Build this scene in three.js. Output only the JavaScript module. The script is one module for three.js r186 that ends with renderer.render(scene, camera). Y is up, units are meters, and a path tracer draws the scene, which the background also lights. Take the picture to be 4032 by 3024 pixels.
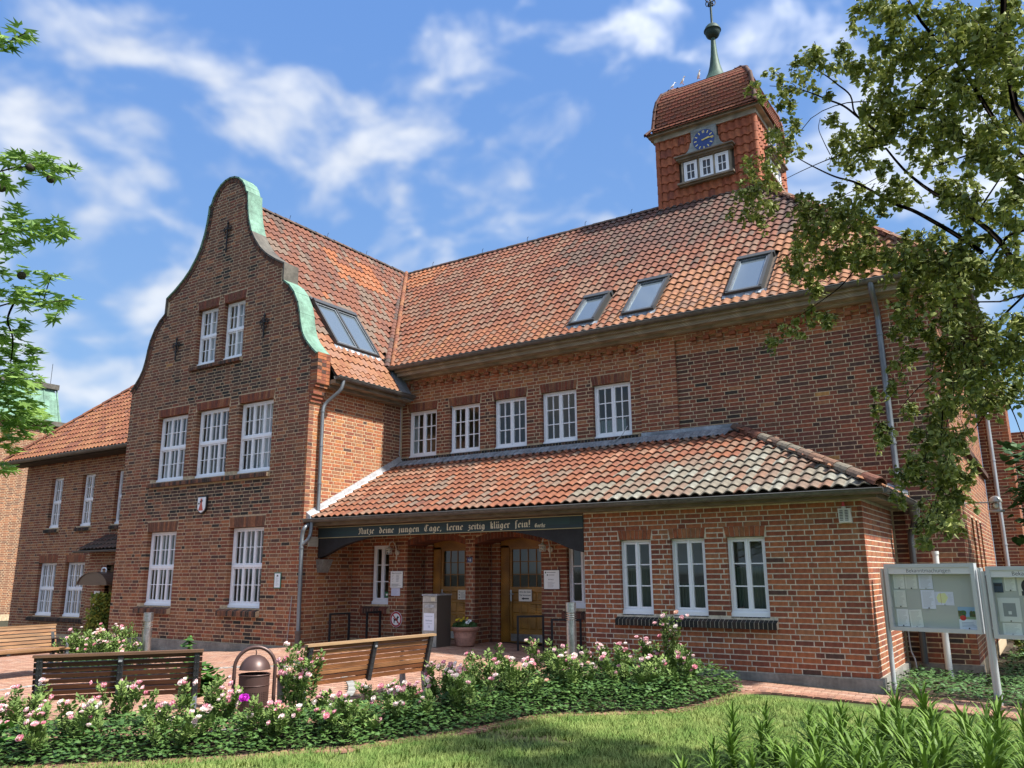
import * as THREE from 'three';
import { ImprovedNoise } from 'three/addons/math/ImprovedNoise.js';
import { mergeGeometries } from 'three/addons/utils/BufferGeometryUtils.js';

// ---------------------------------------------------------------- camera, sky, sun, exposure
const scene = new THREE.Scene();
const renderer = new THREE.WebGLRenderer({ antialias: true });
renderer.setSize(1024, 768);
renderer.toneMapping = THREE.LinearToneMapping;
renderer.toneMappingExposure = 2.8;
renderer.shadowMap.enabled = true;
const V3 = (x = 0, y = 0, z = 0) => new THREE.Vector3(x, y, z);
const EYE = V3(12.902, 1.431, 14.811), YAW = -0.5774, PITCH = 0.2288, ROLL = -0.0066, FOCAL = 3183.83;
const FWD = V3(Math.sin(YAW) * Math.cos(PITCH), Math.sin(PITCH), -Math.cos(YAW) * Math.cos(PITCH));
const R0 = V3(Math.cos(YAW), 0, Math.sin(YAW)), U0 = R0.clone().cross(FWD);
const RIGHT = R0.clone().multiplyScalar(Math.cos(ROLL)).addScaledVector(U0, Math.sin(ROLL));
const UP = U0.clone().multiplyScalar(Math.cos(ROLL)).addScaledVector(R0, -Math.sin(ROLL));
const camera = new THREE.PerspectiveCamera(2 * Math.atan(1512 / FOCAL) * 180 / Math.PI, 4 / 3, 0.1, 2000);
camera.position.copy(EYE);
camera.quaternion.setFromRotationMatrix(new THREE.Matrix4().makeBasis(RIGHT, UP, FWD.clone().negate()));
scene.add(camera);
// a pixel of the 4032 x 3024 photograph gives a direction; distances come from what the thing touches or its size
const ray = (u, v) => FWD.clone().multiplyScalar(FOCAL).addScaledVector(RIGHT, u - 2016).addScaledVector(UP, -(v - 1512)).normalize();
const at = (u, v, d) => EYE.clone().addScaledVector(ray(u, v), d);
function project(p) { const d = p.clone().sub(EYE), z = d.dot(FWD); return [2016 + FOCAL * d.dot(RIGHT) / z, 1512 - FOCAL * d.dot(UP) / z, z]; }

function rngOf(s) { return () => { s |= 0; s = s + 0x6D2B79F5 | 0; let t = Math.imul(s ^ s >>> 15, 1 | s); t = t + Math.imul(t ^ t >>> 7, 61 | t) ^ t; return ((t ^ t >>> 14) >>> 0) / 4294967296; }; }
const noise3 = new ImprovedNoise();
const fbm = (x, y, z, o = 5) => { let a = 0.5, s = 0, f = 1; for (let i = 0; i < o; i++) { s += a * noise3.noise(x * f + 7.3 * i, y * f + 1.7 * i, z * f - 3.1 * i); f *= 2.03; a *= 0.52; } return s; };
const smooth = (a, b, x) => { const t = Math.min(1, Math.max(0, (x - a) / (b - a))); return t * t * (3 - 2 * t); };
const clamp = (x, a, b) => Math.min(b, Math.max(a, x));

const SUN = V3(Math.cos(0.93) * Math.cos(0.07), Math.sin(0.93), -Math.cos(0.93) * Math.sin(0.07)).normalize();
{
  const W = 2048, Hh = 1024, data = new Float32Array(W * Hh * 4), d = V3();
  // wispy cloud banks where the photograph shows them: pixel, angular radius (rad), weight
  const banks = [[420, 330, .09, .6], [560, 700, .16, .75], [420, 930, .15, .85], [760, 1000, .1, .7], [150, 1230, .12, .5], [900, 560, .12, .5],
    [1680, 450, .1, .95], [1400, 520, .08, .8], [2050, 520, .1, 1], [2250, 560, .06, .8], [1900, 330, .1, .6], [2200, 170, .09, .5], [2480, 60, .06, .5], [1560, 1000, .07, 1], [1950, 760, .07, .45],
    [2450, 790, .08, .9], [2120, 760, .05, .6], [3200, 700, .16, 1.1], [3550, 850, .14, 1.2], [3300, 480, .1, .5], [3900, 700, .16, .9], [3000, 120, .1, .3], [250, 1530, .1, .55], [600, 1200, .09, .35], [1200, 760, .07, .3]]
    .map(([u, v, r, w]) => [ray(u, v), r, w]);
  for (let j = 0; j < Hh; j++) for (let i = 0; i < W; i++) {
    const lat = ((j + .5) / Hh - .5) * Math.PI, lon = ((i + .5) / W - .5) * 2 * Math.PI, k = (j * W + i) * 4;
    d.set(Math.cos(lat) * Math.cos(lon), Math.sin(lat), Math.cos(lat) * Math.sin(lon));
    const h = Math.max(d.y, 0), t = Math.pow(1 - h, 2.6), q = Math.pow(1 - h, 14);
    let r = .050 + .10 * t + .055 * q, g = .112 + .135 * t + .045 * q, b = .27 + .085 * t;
    const cs = Math.max(0, d.dot(SUN)), glow = .22 * Math.pow(cs, 4) + .35 * Math.pow(cs, 40); r += glow; g += glow * .98; b += glow * .93;  // glow round the sun strengthened to add fill light
    if (d.y > -.05) {
      // soft drifting cloud: low-frequency body, finer wisps, stretched along the horizon
      const X = d.x * 1.0 + d.y * .35, Y = d.y * 1.75 - d.x * .25, Zc = d.z;
      const wx = fbm(X * 3 + 3, Y * 3, Zc * 3, 3), wy = fbm(X * 3 - 5, Y * 3 + 9, Zc * 3 + 4, 3);
      const n1 = fbm(X * 7 + wx * 1.1, Y * 7 + wy * 1.1, Zc * 7, 6), n2 = fbm(X * 17 + wx * 2.5, Y * 17 + wy * 2.5, Zc * 17, 4);
      let m = 0; for (const [c, rad, w] of banks) { const a = c.dot(d); if (a > .8) { const e = Math.acos(Math.min(1, a)) / rad; m += w * Math.exp(-e * e); } }
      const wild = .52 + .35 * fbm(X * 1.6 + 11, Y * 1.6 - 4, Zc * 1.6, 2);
      const seen = clamp(d.dot(FWD) * 3.2 - 1.75, 0, 1);
      const cov = seen * (Math.min(m, 1.1) * .62 - .42) + (1 - seen) * (wild - .2);
      let c = smooth(.04, .8, cov + 1.15 * n1 + .5 * n2) * .82;
      c *= smooth(-.03, .05, d.y);
      const lum = (.325 + .09 * n1) * (1 + 2.4 * cs * cs), w = [lum * .95, lum * .985, lum * 1.04];  // clouds brightened toward the sun, beyond the view, for added fill
      r = r * (1 - c) + w[0] * c; g = g * (1 - c) + w[1] * c; b = b * (1 - c) + w[2] * c;
    } else { r = .16; g = .17; b = .15; }
    data[k] = r; data[k + 1] = g; data[k + 2] = b; data[k + 3] = 1;
  }
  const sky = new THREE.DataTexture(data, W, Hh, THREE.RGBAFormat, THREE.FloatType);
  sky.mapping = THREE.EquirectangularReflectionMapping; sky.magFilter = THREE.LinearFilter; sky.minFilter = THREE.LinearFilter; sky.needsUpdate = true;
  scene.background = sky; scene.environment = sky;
}
const sun = new THREE.DirectionalLight(new THREE.Color().setRGB(1, .955, .87), 3.4);
sun.position.copy(SUN).multiplyScalar(60).add(V3(3, 0, 4)); sun.target.position.set(3, 0, 4);
sun.castShadow = true; sun.shadow.radius = 5; sun.shadow.mapSize.set(4096, 4096);
Object.assign(sun.shadow.camera, { left: -32, right: 32, top: 32, bottom: -32, near: 1, far: 140 });
scene.add(sun, sun.target);

// ---------------------------------------------------------------- helpers
const taken = new Map();
function numbered(n) { const k = taken.get(n) ?? 0; taken.set(n, k + 1); return k ? n + '_' + String(k).padStart(3, '0') : n; }
function tag(o, label, category, group) { o.userData.label = label; o.userData.category = category; if (group) o.userData.group = group; return o; }
function thing(name, label, category, pos = [0, 0, 0], turn = 0, group) {
  const o = new THREE.Group(); o.name = numbered(name); o.position.set(...pos); o.rotation.y = turn; scene.add(o); return tag(o, label, category, group);
}
function mesh(name, geo, mat, parent) { const m = new THREE.Mesh(geo, mat); m.name = parent && parent !== scene ? name : numbered(name); (parent ?? scene).add(m); return m; }
function struct(name, geo, mat) { const m = mesh(name, geo, mat, scene); m.userData.kind = 'structure'; return m; }
const lin = (r, g, b) => new THREE.Color().setRGB(r, g, b);

class MB {
  constructor() { this.p = []; this.n = []; this.t = []; this.c = []; this.i = []; this.col = [1, 1, 1]; }
  color(c) { this.col = c.isColor ? [c.r, c.g, c.b] : c; return this; }
  quad(a, b, c, d, nrm) {
    const n = nrm ?? V3().subVectors(b, a).cross(V3().subVectors(d ?? c, a)).normalize(), k = this.p.length / 3, ax = Math.abs(n.x), ay = Math.abs(n.y), az = Math.abs(n.z);
    for (const q of d ? [a, b, c, d] : [a, b, c]) {
      this.p.push(q.x, q.y, q.z); this.n.push(n.x, n.y, n.z); this.c.push(...this.col);
      if (ax >= ay && ax >= az) this.t.push(q.z, q.y); else if (ay >= az) this.t.push(q.x, q.z); else this.t.push(q.x, q.y);
    }
    this.i.push(k, k + 1, k + 2); if (d) this.i.push(k, k + 2, k + 3); return this;
  }
  hexa(v) { // v: 8 points, bottom 0-3 counter-clockwise from above, top 4-7
    const [a, b, c, d, e, f, g, h] = v;
    this.quad(a, d, c, b).quad(e, f, g, h).quad(a, b, f, e).quad(b, c, g, f).quad(c, d, h, g).quad(d, a, e, h); return this;
  }
  box(x0, x1, y0, y1, z0, z1) { return this.hexa([V3(x0, y0, z1), V3(x1, y0, z1), V3(x1, y0, z0), V3(x0, y0, z0), V3(x0, y1, z1), V3(x1, y1, z1), V3(x1, y1, z0), V3(x0, y1, z0)]); }
  beam(a, b, w, h, up = V3(0, 1, 0)) { // box along a-b
    const d = V3().subVectors(b, a).normalize(), s = V3().crossVectors(d, up).normalize().multiplyScalar(w / 2), u = V3().crossVectors(s, d).normalize().multiplyScalar(h / 2);
    const P = (o, i, j) => o.clone().addScaledVector(s, i).addScaledVector(u, j);
    return this.hexa([P(a, -1, -1), P(a, 1, -1), P(b, 1, -1), P(b, -1, -1), P(a, -1, 1), P(a, 1, 1), P(b, 1, 1), P(b, -1, 1)]);
  }
  add(geo, m, color) {
    const g = geo, k = this.p.length / 3, pa = g.attributes.position, na = g.attributes.normal, ua = g.attributes.uv, nm = new THREE.Matrix3().getNormalMatrix(m ?? new THREE.Matrix4()), v = V3(), c = color ? [color.r, color.g, color.b] : this.col;
    for (let i = 0; i < pa.count; i++) {
      v.fromBufferAttribute(pa, i); if (m) v.applyMatrix4(m); this.p.push(v.x, v.y, v.z);
      v.fromBufferAttribute(na, i).applyMatrix3(nm).normalize(); this.n.push(v.x, v.y, v.z);
      this.t.push(ua ? ua.getX(i) : 0, ua ? ua.getY(i) : 0); this.c.push(...c);
    }
    if (g.index) for (let i = 0; i < g.index.count; i++) this.i.push(k + g.index.getX(i)); else for (let i = 0; i < pa.count; i++) this.i.push(k + i);
    return this;
  }
  geo(colors = false) {
    const g = new THREE.BufferGeometry();
    g.setAttribute('position', new THREE.Float32BufferAttribute(this.p, 3)); g.setAttribute('normal', new THREE.Float32BufferAttribute(this.n, 3)); g.setAttribute('uv', new THREE.Float32BufferAttribute(this.t, 2));
    if (colors) g.setAttribute('color', new THREE.Float32BufferAttribute(this.c, 3));
    g.setIndex(this.i); return g;
  }
}
const tube = (pts, r, seg = 6, closed = false, tension = .5, n) => new THREE.TubeGeometry(new THREE.CatmullRomCurve3(pts, closed, 'catmullrom', tension), n ?? Math.max(6, pts.length * 4), r, seg, closed);
function polyTube(mb, pts, r, seg = 8) { // straight runs with small elbows
  const path = new THREE.CurvePath(); for (let i = 0; i + 1 < pts.length; i++) path.add(new THREE.LineCurve3(pts[i], pts[i + 1]));
  const q = []; for (let i = 0; i < pts.length; i++) { if (i === 0 || i === pts.length - 1) q.push(pts[i]); else { const a = pts[i].clone().lerp(pts[i - 1], Math.min(.4, .09 / pts[i].distanceTo(pts[i - 1]))), b = pts[i].clone().lerp(pts[i + 1], Math.min(.4, .09 / pts[i].distanceTo(pts[i + 1]))); q.push(a, pts[i].clone().lerp(a.clone().add(b).multiplyScalar(.5), .5), b); } }
  mb.add(new THREE.TubeGeometry(new THREE.CatmullRomCurve3(q, false, 'catmullrom', .05), q.length * 5, r, seg)); return mb;
}
function taper(pts, r0, r1, seg = 6) { // tapered branch
  const curve = new THREE.CatmullRomCurve3(pts), n = Math.max(4, pts.length * 4), fr = curve.computeFrenetFrames(n), mb = new MB(), g = new THREE.BufferGeometry(), P = [], N = [], T = [], I = [], L = curve.getLength();
  for (let i = 0; i <= n; i++) { const c = curve.getPointAt(i / n), r = r0 + (r1 - r0) * i / n; for (let k = 0; k <= seg; k++) { const a = k / seg * Math.PI * 2, d = fr.normals[i].clone().multiplyScalar(Math.cos(a)).addScaledVector(fr.binormals[i], Math.sin(a)); P.push(c.x + d.x * r, c.y + d.y * r, c.z + d.z * r); N.push(d.x, d.y, d.z); T.push(k / seg * .3, i / n * L); } }
  for (let i = 0; i < n; i++) for (let k = 0; k < seg; k++) { const a = i * (seg + 1) + k, b = a + seg + 1; I.push(a, b, a + 1, b, b + 1, a + 1); }
  g.setAttribute('position', new THREE.Float32BufferAttribute(P, 3)); g.setAttribute('normal', new THREE.Float32BufferAttribute(N, 3)); g.setAttribute('uv', new THREE.Float32BufferAttribute(T, 2)); g.setIndex(I); return g;
}

// ---------------------------------------------------------------- textures and materials
function noiseTex(size, fn, srgb = true, rep = 1) {
  const d = new Uint8Array(size * size * 4);
  for (let j = 0; j < size; j++) for (let i = 0; i < size; i++) { const c = fn(i / size, j / size), k = (j * size + i) * 4; d[k] = clamp(c[0], 0, 1) * 255; d[k + 1] = clamp(c[1] ?? c[0], 0, 1) * 255; d[k + 2] = clamp(c[2] ?? c[0], 0, 1) * 255; d[k + 3] = 255; }
  const t = new THREE.DataTexture(d, size, size); t.wrapS = t.wrapT = THREE.RepeatWrapping; t.magFilter = THREE.LinearFilter; t.minFilter = THREE.LinearMipmapLinearFilter; t.generateMipmaps = true; if (srgb) t.colorSpace = THREE.SRGBColorSpace; t.repeat.set(rep, rep); t.needsUpdate = true; return t;
}
const per = (x, y, f, s) => { // periodic noise in the unit square
  const a = x * Math.PI * 2, b = y * Math.PI * 2, R = f / (2 * Math.PI); return noise3.noise(Math.cos(a) * R + s, Math.sin(a) * R + s * 1.7, Math.cos(b) * R + 31 + s) * .6 + noise3.noise(Math.sin(b) * R - s, Math.sin(a) * R + 13, Math.cos(b) * R + 5 * s) * .6;
};
const rt = rngOf(11);
const grainTex = noiseTex(256, (x, y) => { const v = .86 + .16 * per(x, y, 6, 1) + .12 * per(x, y, 22, 2) + .1 * (rt() - .5); return [v, v, v]; }, true, 2.5);
const grainBump = noiseTex(256, (x, y) => [.5 + .3 * per(x, y, 10, 3) + .3 * per(x, y, 34, 4) + .25 * (rt() - .5)], false, 3);
const blotchTex = noiseTex(512, (x, y) => { const v = .8 + .22 * per(x, y, 4, 5) + .14 * per(x, y, 13, 6) + .12 * per(x, y, 40, 7) + .06 * (rt() - .5); return [v, v, v]; }, true, .7);
const woodTex = noiseTex(256, (x, y) => { const w = per(x, y, 3, 8) * 1.2, s = Math.sin((y * 34 + w * 5) * 2 * Math.PI) * .5 + .5, v = .68 + .2 * s * (.6 + .6 * per(x, y * 2 % 1, 9, 9)) + .22 * per(x, y, 5, 10) + .05 * (rt() - .5); return [v, v * .95, v * .88]; }, true, 1);
const M = (o) => new THREE.MeshStandardMaterial({ roughness: .85, ...o });
const matt = {
  brickField: M({ color: lin(1, 1, 1), vertexColors: true, map: grainTex, bumpMap: grainBump, bumpScale: .002, roughness: .92 }),
  tileField: M({ color: lin(1, 1, 1), vertexColors: true, map: grainTex, bumpMap: grainBump, bumpScale: .0025, roughness: .8 }),
  mortar: M({ color: lin(.62, .48, .31), map: grainTex, bumpMap: grainBump, bumpScale: .003, roughness: .97 }),
  mortarGrey: M({ color: lin(.72, .63, .50), map: grainTex, bumpMap: grainBump, bumpScale: .003, roughness: .97 }),
  sootMortar: M({ color: lin(.17, .13, .10), map: grainTex, roughness: .97 }),
  concrete: M({ color: lin(.30, .29, .26), map: blotchTex, bumpMap: grainBump, bumpScale: .004, roughness: .95 }),
  whitePaint: M({ color: lin(.80, .82, .86), roughness: .42 }),
  glass: new THREE.MeshPhysicalMaterial({ color: lin(.92, .96, .95), transmission: 1, thickness: 0, roughness: .015, ior: 1.52 }),
  zinc: M({ color: lin(.30, .33, .36), metalness: .6, roughness: .5, map: blotchTex }),
  zincDark: M({ color: lin(.17, .165, .155), metalness: .2, roughness: .5, map: blotchTex }),
  lead: M({ color: lin(.36, .40, .45), metalness: .35, roughness: .55, map: blotchTex }),
  copper: M({ color: lin(.20, .37, .275), map: blotchTex, bumpMap: grainBump, bumpScale: .002, roughness: .7, metalness: .1 }),
  copperDull: M({ color: lin(.15, .135, .11), map: blotchTex, roughness: .7, metalness: .2 }),
  copperDark: M({ color: lin(.035, .075, .06), map: blotchTex, roughness: .6, metalness: .3 }),
  greyWood: M({ color: lin(.36, .33, .29), map: woodTex, roughness: .85 }),
  paleWood: M({ color: lin(.50, .48, .43), map: woodTex, roughness: .85 }),
  darkFrame: M({ color: lin(.06, .063, .065), roughness: .45, metalness: .3 }),
  signBeam: M({ color: lin(.014, .030, .034), map: blotchTex, roughness: .6 }),
  beamDark: M({ color: lin(.022, .023, .027), map: blotchTex, roughness: .75 }),
  cream: M({ color: lin(.60, .53, .36), roughness: .7 }),
  oak: M({ color: lin(.64, .34, .06), map: woodTex, roughness: .45 }),
  oakDark: M({ color: lin(.56, .28, .045), map: woodTex, roughness: .45 }),
  iron: M({ color: lin(.022, .022, .024), roughness: .6, metalness: .4 }),
  steel: M({ color: lin(.62, .64, .66), metalness: .95, roughness: .28, map: grainTex }),
  soot: M({ color: lin(.10, .075, .06), roughness: .95 }),
  room: M({ color: lin(.42, .40, .37), roughness: .95 }),
  curtain: M({ color: lin(.55, .56, .58), roughness: .95 }),
  galv: M({ color: lin(.55, .57, .60), metalness: .5, roughness: .45, map: grainTex }),
};

// ---------------------------------------------------------------- ground heights
const GB = [[-9, -.34], [-4.4, -.29], [-2, -.16], [0, .02], [3, .1], [6.3, .0], [8.56, -.09], [10.8, -.17], [13, -.24], [16, -.28]];
const gB = (x) => { if (x <= -9) return -.34; for (let i = 0; i + 1 < GB.length; i++) { const [a, p] = GB[i], [b, q] = GB[i + 1]; if (x <= b) return p + (q - p) * smooth(0, 1, (x - a) / (b - a)) * .5 + (q - p) * .5 * (x - a) / (b - a); } return -.28; };
const gY = (x, z) => { const f = Math.exp(-((Math.max(0, z - 2.5) / 2.7) ** 2)), base = -.28 - .03 * smooth(1, -6, x); return base + (gB(x) - base) * f; };
const gmap = (x, z) => [EYE.x + (x - EYE.x) * 1.043, EYE.z + (z - EYE.z) * 1.043];

// ---------------------------------------------------------------- brickwork
const ZA = 2.54, ZG = 2.9675, ZB = 1.493, XM = 11.77, XA = 10.753, XL = 6.33, COURSE = .077;
const rb = rngOf(21);
// brick tones (linear base colours)
const TONES = [[0.408, 0.137, 0.057], [0.347, 0.107, 0.049], [0.296, 0.09, 0.045], [0.367, 0.154, 0.072], [0.439, 0.181, 0.066], [0.245, 0.075, 0.043], [0.188, 0.064, 0.043], [0.185, 0.079, 0.046], [0.102, 0.053, 0.04], [0.047, 0.034, 0.027], [0.022, 0.022, 0.02], [0.48, 0.249, 0.082], [0.344, 0.142, 0.069], [0.249, 0.105, 0.058], [0.181, 0.084, 0.053]];
const toneMat = TONES.map((c) => M({ color: lin(...c), map: grainTex, bumpMap: grainBump, bumpScale: .002, roughness: .92 }));
const pick = (w) => { let s = 0; for (const [, p] of w) s += p; let r = rb() * s; for (const [i, p] of w) { r -= p; if (r <= 0) return i; } return w[0][0]; };
const BRICK = (() => { // unit brick: x,y in -.5..+.5, front at z = 0, chamfered edges for a 0.25 x 0.065 stretcher
  const mk = (w, h) => { const m = new MB(), cx = .004 / w, cy = .004 / h, a = .5, f = [V3(-a + cx, -a + cy, 0), V3(a - cx, -a + cy, 0), V3(a - cx, a - cy, 0), V3(-a + cx, a - cy, 0)], g = [V3(-a, -a, -.06), V3(a, -a, -.06), V3(a, a, -.06), V3(-a, a, -.06)], b = g.map((v) => v.clone().setZ(-1));
    m.quad(...f); for (let i = 0; i < 4; i++) { const j = (i + 1) % 4; m.quad(g[i], g[j], f[j], f[i]); m.quad(b[i], b[j], g[j], g[i]); } const q = m.geo(); const uv = q.attributes.uv; for (let i = 0; i < uv.count; i++) uv.setXY(i, uv.getX(i) * w, uv.getY(i) * h); return q; };
  return [mk(.25, .065), mk(.12, .065)];
})();
class Wall { // u along the wall, v up, n out; bricks stand 7 mm proud of the mortar sheet
  constructor(parent, name, o, U, N, opt = {}) {
    Object.assign(this, { parent, name, o, U, N, V: V3(0, 1, 0), list: [], opt }); this.extra = new MB();
    this.part = new THREE.Group(); this.q = new THREE.Quaternion().setFromRotationMatrix(new THREE.Matrix4().makeBasis(U, this.V, N));
  }
  P(u, v, n = 0) { return this.o.clone().addScaledVector(this.U, u).addScaledVector(this.V, v).addScaledVector(this.N, n); }
  sheet(mb, pts, holes = [], n = -.005) {
    const s = new THREE.Shape(pts.map(([a, b]) => new THREE.Vector2(a, b))); for (const h of holes) s.holes.push(new THREE.Path(h.map(([a, b]) => new THREE.Vector2(a, b))));
    const g = new THREE.ShapeGeometry(s), m = new THREE.Matrix4().makeBasis(this.U, this.V, this.N).setPosition(this.P(0, 0, n)); mb.add(g, m); return mb;
  }
  brick(u0, u1, v0, v1, tone, n = 0, depth = .06) { this.list.push([u0, u1, v0, v1, tone, n, depth]); }
  // running courses with two stretchers and a header in turn
  courses(v0, v1, spans, tone, o = {}) {
    const J = .0145, n = Math.round((v1 - v0) / COURSE); const h = (v1 - v0) / n;
    for (let c = 0; c < n; c++) {
      const a = v0 + c * h, b = a + h, mid = (a + b) / 2, off = ((c % 2) * .325 + ((c * 37) % 5) * .004 + (o.off ?? 0));
      for (const [s0, s1] of spans(mid)) {
        if (s1 - s0 < .03) continue;
        let e = Math.floor((s0 - off) / .65) * .65 + off; const cuts = [];
        for (; e < s1 + .65; e += .65) for (const d of [0, .26, .52]) if (e + d > s0 + .045 && e + d < s1 - .045) cuts.push(e + d);
        const ed = [s0, ...cuts, s1];
        for (let k = 0; k + 1 < ed.length; k++) { const jit = (rb() - .5) * .004, L = k === 0, R = k + 2 === ed.length; this.brick(ed[k] + (L ? 0 : J / 2 + jit * .4), ed[k + 1] - (R ? 0 : J / 2), a + J / 2 + jit * .3, b - J / 2 + jit * .3, tone((ed[k] + ed[k + 1]) / 2, mid), jit * .5 - .001, (L || R) ? (o.edge ?? .13) : .06); }
      }
    }
  }
  lintel(u0, u1, v0, v1, tones, n = .002, splay = .05) {
    const k = Math.round((u1 - u0 + splay) / .0765), w0 = (u1 - u0) / k, w1 = (u1 - u0 + 2 * splay) / k;
    for (let i = 0; i < k; i++) { // splayed upright bricks
      const a = u0 + i * w0 + .005, b = u0 + (i + 1) * w0 - .005, c = u0 - splay + (i + 1) * w1 - .005, d = u0 - splay + i * w1 + .005, t = tones[Math.floor(rb() * tones.length)], z = n + (rb() - .5) * .003;
      this.extra.color(TONES[t]).hexa([this.P(a, v0, z), this.P(b, v0, z), this.P(b, v0, -.13), this.P(a, v0, -.13), this.P(d, v1 - .006, z), this.P(c, v1 - .006, z), this.P(c, v1 - .006, -.1), this.P(d, v1 - .006, -.1)]);
    }
  }
  sill(u0, u1, top, bot, proj, tones, inset = .1, w = .0765) { // sloping row of bricks on edge
    const k = Math.round((u1 - u0) / w), d = (u1 - u0) / k, fr = top - (top - bot) * .45;
    for (let i = 0; i < k; i++) { const a = u0 + i * d + .005, b = u0 + (i + 1) * d - .005, t = tones[Math.floor(rb() * tones.length)], z = proj + (rb() - .5) * .004; this.extra.color(TONES[t]).hexa([this.P(a, bot, z), this.P(b, bot, z), this.P(b, bot, -inset), this.P(a, bot, -inset), this.P(a, fr, z), this.P(b, fr, z), this.P(b, top, -inset), this.P(a, top, -inset)]); }
    this.joints ??= new MB(); this.joints.hexa([this.P(u0 + .004, bot + .004, proj - .006), this.P(u1 - .004, bot + .004, proj - .006), this.P(u1 - .004, bot + .004, -inset), this.P(u0 + .004, bot + .004, -inset), this.P(u0 + .004, fr - .004, proj - .006), this.P(u1 - .004, fr - .004, proj - .006), this.P(u1 - .004, top - .004, -inset), this.P(u0 + .004, top - .004, -inset)]);
  }
  finish(mortarGeo, mortarMat, most = 300) {
    const wall = mesh(this.name, mortarGeo, mortarMat, this.parent); if (this.opt.label) wall.userData.label = this.opt.label;
    // the bricks that show largest become meshes of their own, the rest are one field
    const score = this.list.map((b, i) => { const p = this.P((b[0] + b[1]) / 2, (b[2] + b[3]) / 2, b[5]), [x, y, z] = project(p), v = EYE.clone().sub(p), d = v.length(); const inside = z > 0 && x > -30 && x < 4060 && y > -30 && y < 3050; return [i, inside ? (b[1] - b[0]) * v.dot(this.N) / d / (d * d) * (this.opt.weight?.((b[0] + b[1]) / 2, (b[2] + b[3]) / 2) ?? 1) : 0]; });
    score.sort((a, b) => b[1] - a[1]); const single = new Set(score.slice(0, most).filter((s) => s[1] > 0).map((s) => s[0])), field = new MB();
    this.list.forEach((b, i) => {
      const [u0, u1, v0, v1, t, n, dep] = b, w = u1 - u0, h = v1 - v0, g = BRICK[w > .18 ? 0 : 1];
      const vary = .9 + .2 * rb();
      if (single.has(i)) { const m = mesh('brick', g, toneMat[t], wall); m.position.copy(this.P((u0 + u1) / 2, (v0 + v1) / 2, n)); m.quaternion.copy(this.q); m.scale.set(w, h, dep); }
      else { const mt = new THREE.Matrix4().compose(this.P((u0 + u1) / 2, (v0 + v1) / 2, n), this.q, V3(w, h, dep)), k = field.t.length; field.add(g, mt, lin(TONES[t][0] * vary, TONES[t][1] * vary, TONES[t][2] * vary)); const ou = (i * .37) % 1, ov = (i * .61) % 1; for (let j = k; j < field.t.length; j += 2) { field.t[j] += ou; field.t[j + 1] += ov; } }
    });
    if (field.p.length) { const f = mesh('brick_field', field.geo(true), matt.brickField, wall); f.userData.kind = 'stuff'; }
    if (this.extra.p.length) { const f = mesh('soldier_bricks', this.extra.geo(true), matt.brickField, wall); f.userData.kind = 'stuff'; }
    if (this.joints) mesh('sill_joints', this.joints.geo(), mortarMat, wall);
    return wall;
  }
}
// spans of a row between a and b with openings cut out
const cut = (a, b, holes, v) => { let s = [[a, b]]; for (const [u0, u1, v0, v1] of holes) if (v > v0 && v < v1) s = s.flatMap(([p, q]) => (u1 <= p || u0 >= q) ? [[p, q]] : [[p, u0], [u1, q]].filter(([x, y]) => y - x > .02)); return s; };
const rect = (u0, u1, v0, v1) => [[u0, v0], [u1, v0], [u1, v1], [u0, v1]];
function reveals(w, mb, holes, d = .2) { for (const [u0, u1, v0, v1] of holes) { const e = .004; mb.quad(w.P(u0 - e, v0, -.008), w.P(u0 - e, v0, -d), w.P(u0 - e, v1, -d), w.P(u0 - e, v1, -.008)).quad(w.P(u1 + e, v0, -d), w.P(u1 + e, v0, -.008), w.P(u1 + e, v1, -.008), w.P(u1 + e, v1, -d)).quad(w.P(u0, v1 + e, -.008), w.P(u0, v1 + e, -d), w.P(u1, v1 + e, -d), w.P(u1, v1 + e, -.008)).quad(w.P(u0, v0 - e, -d), w.P(u0, v0 - e, -.008), w.P(u1, v0 - e, -.008), w.P(u1, v0 - e, -d)); } return mb; }

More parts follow.
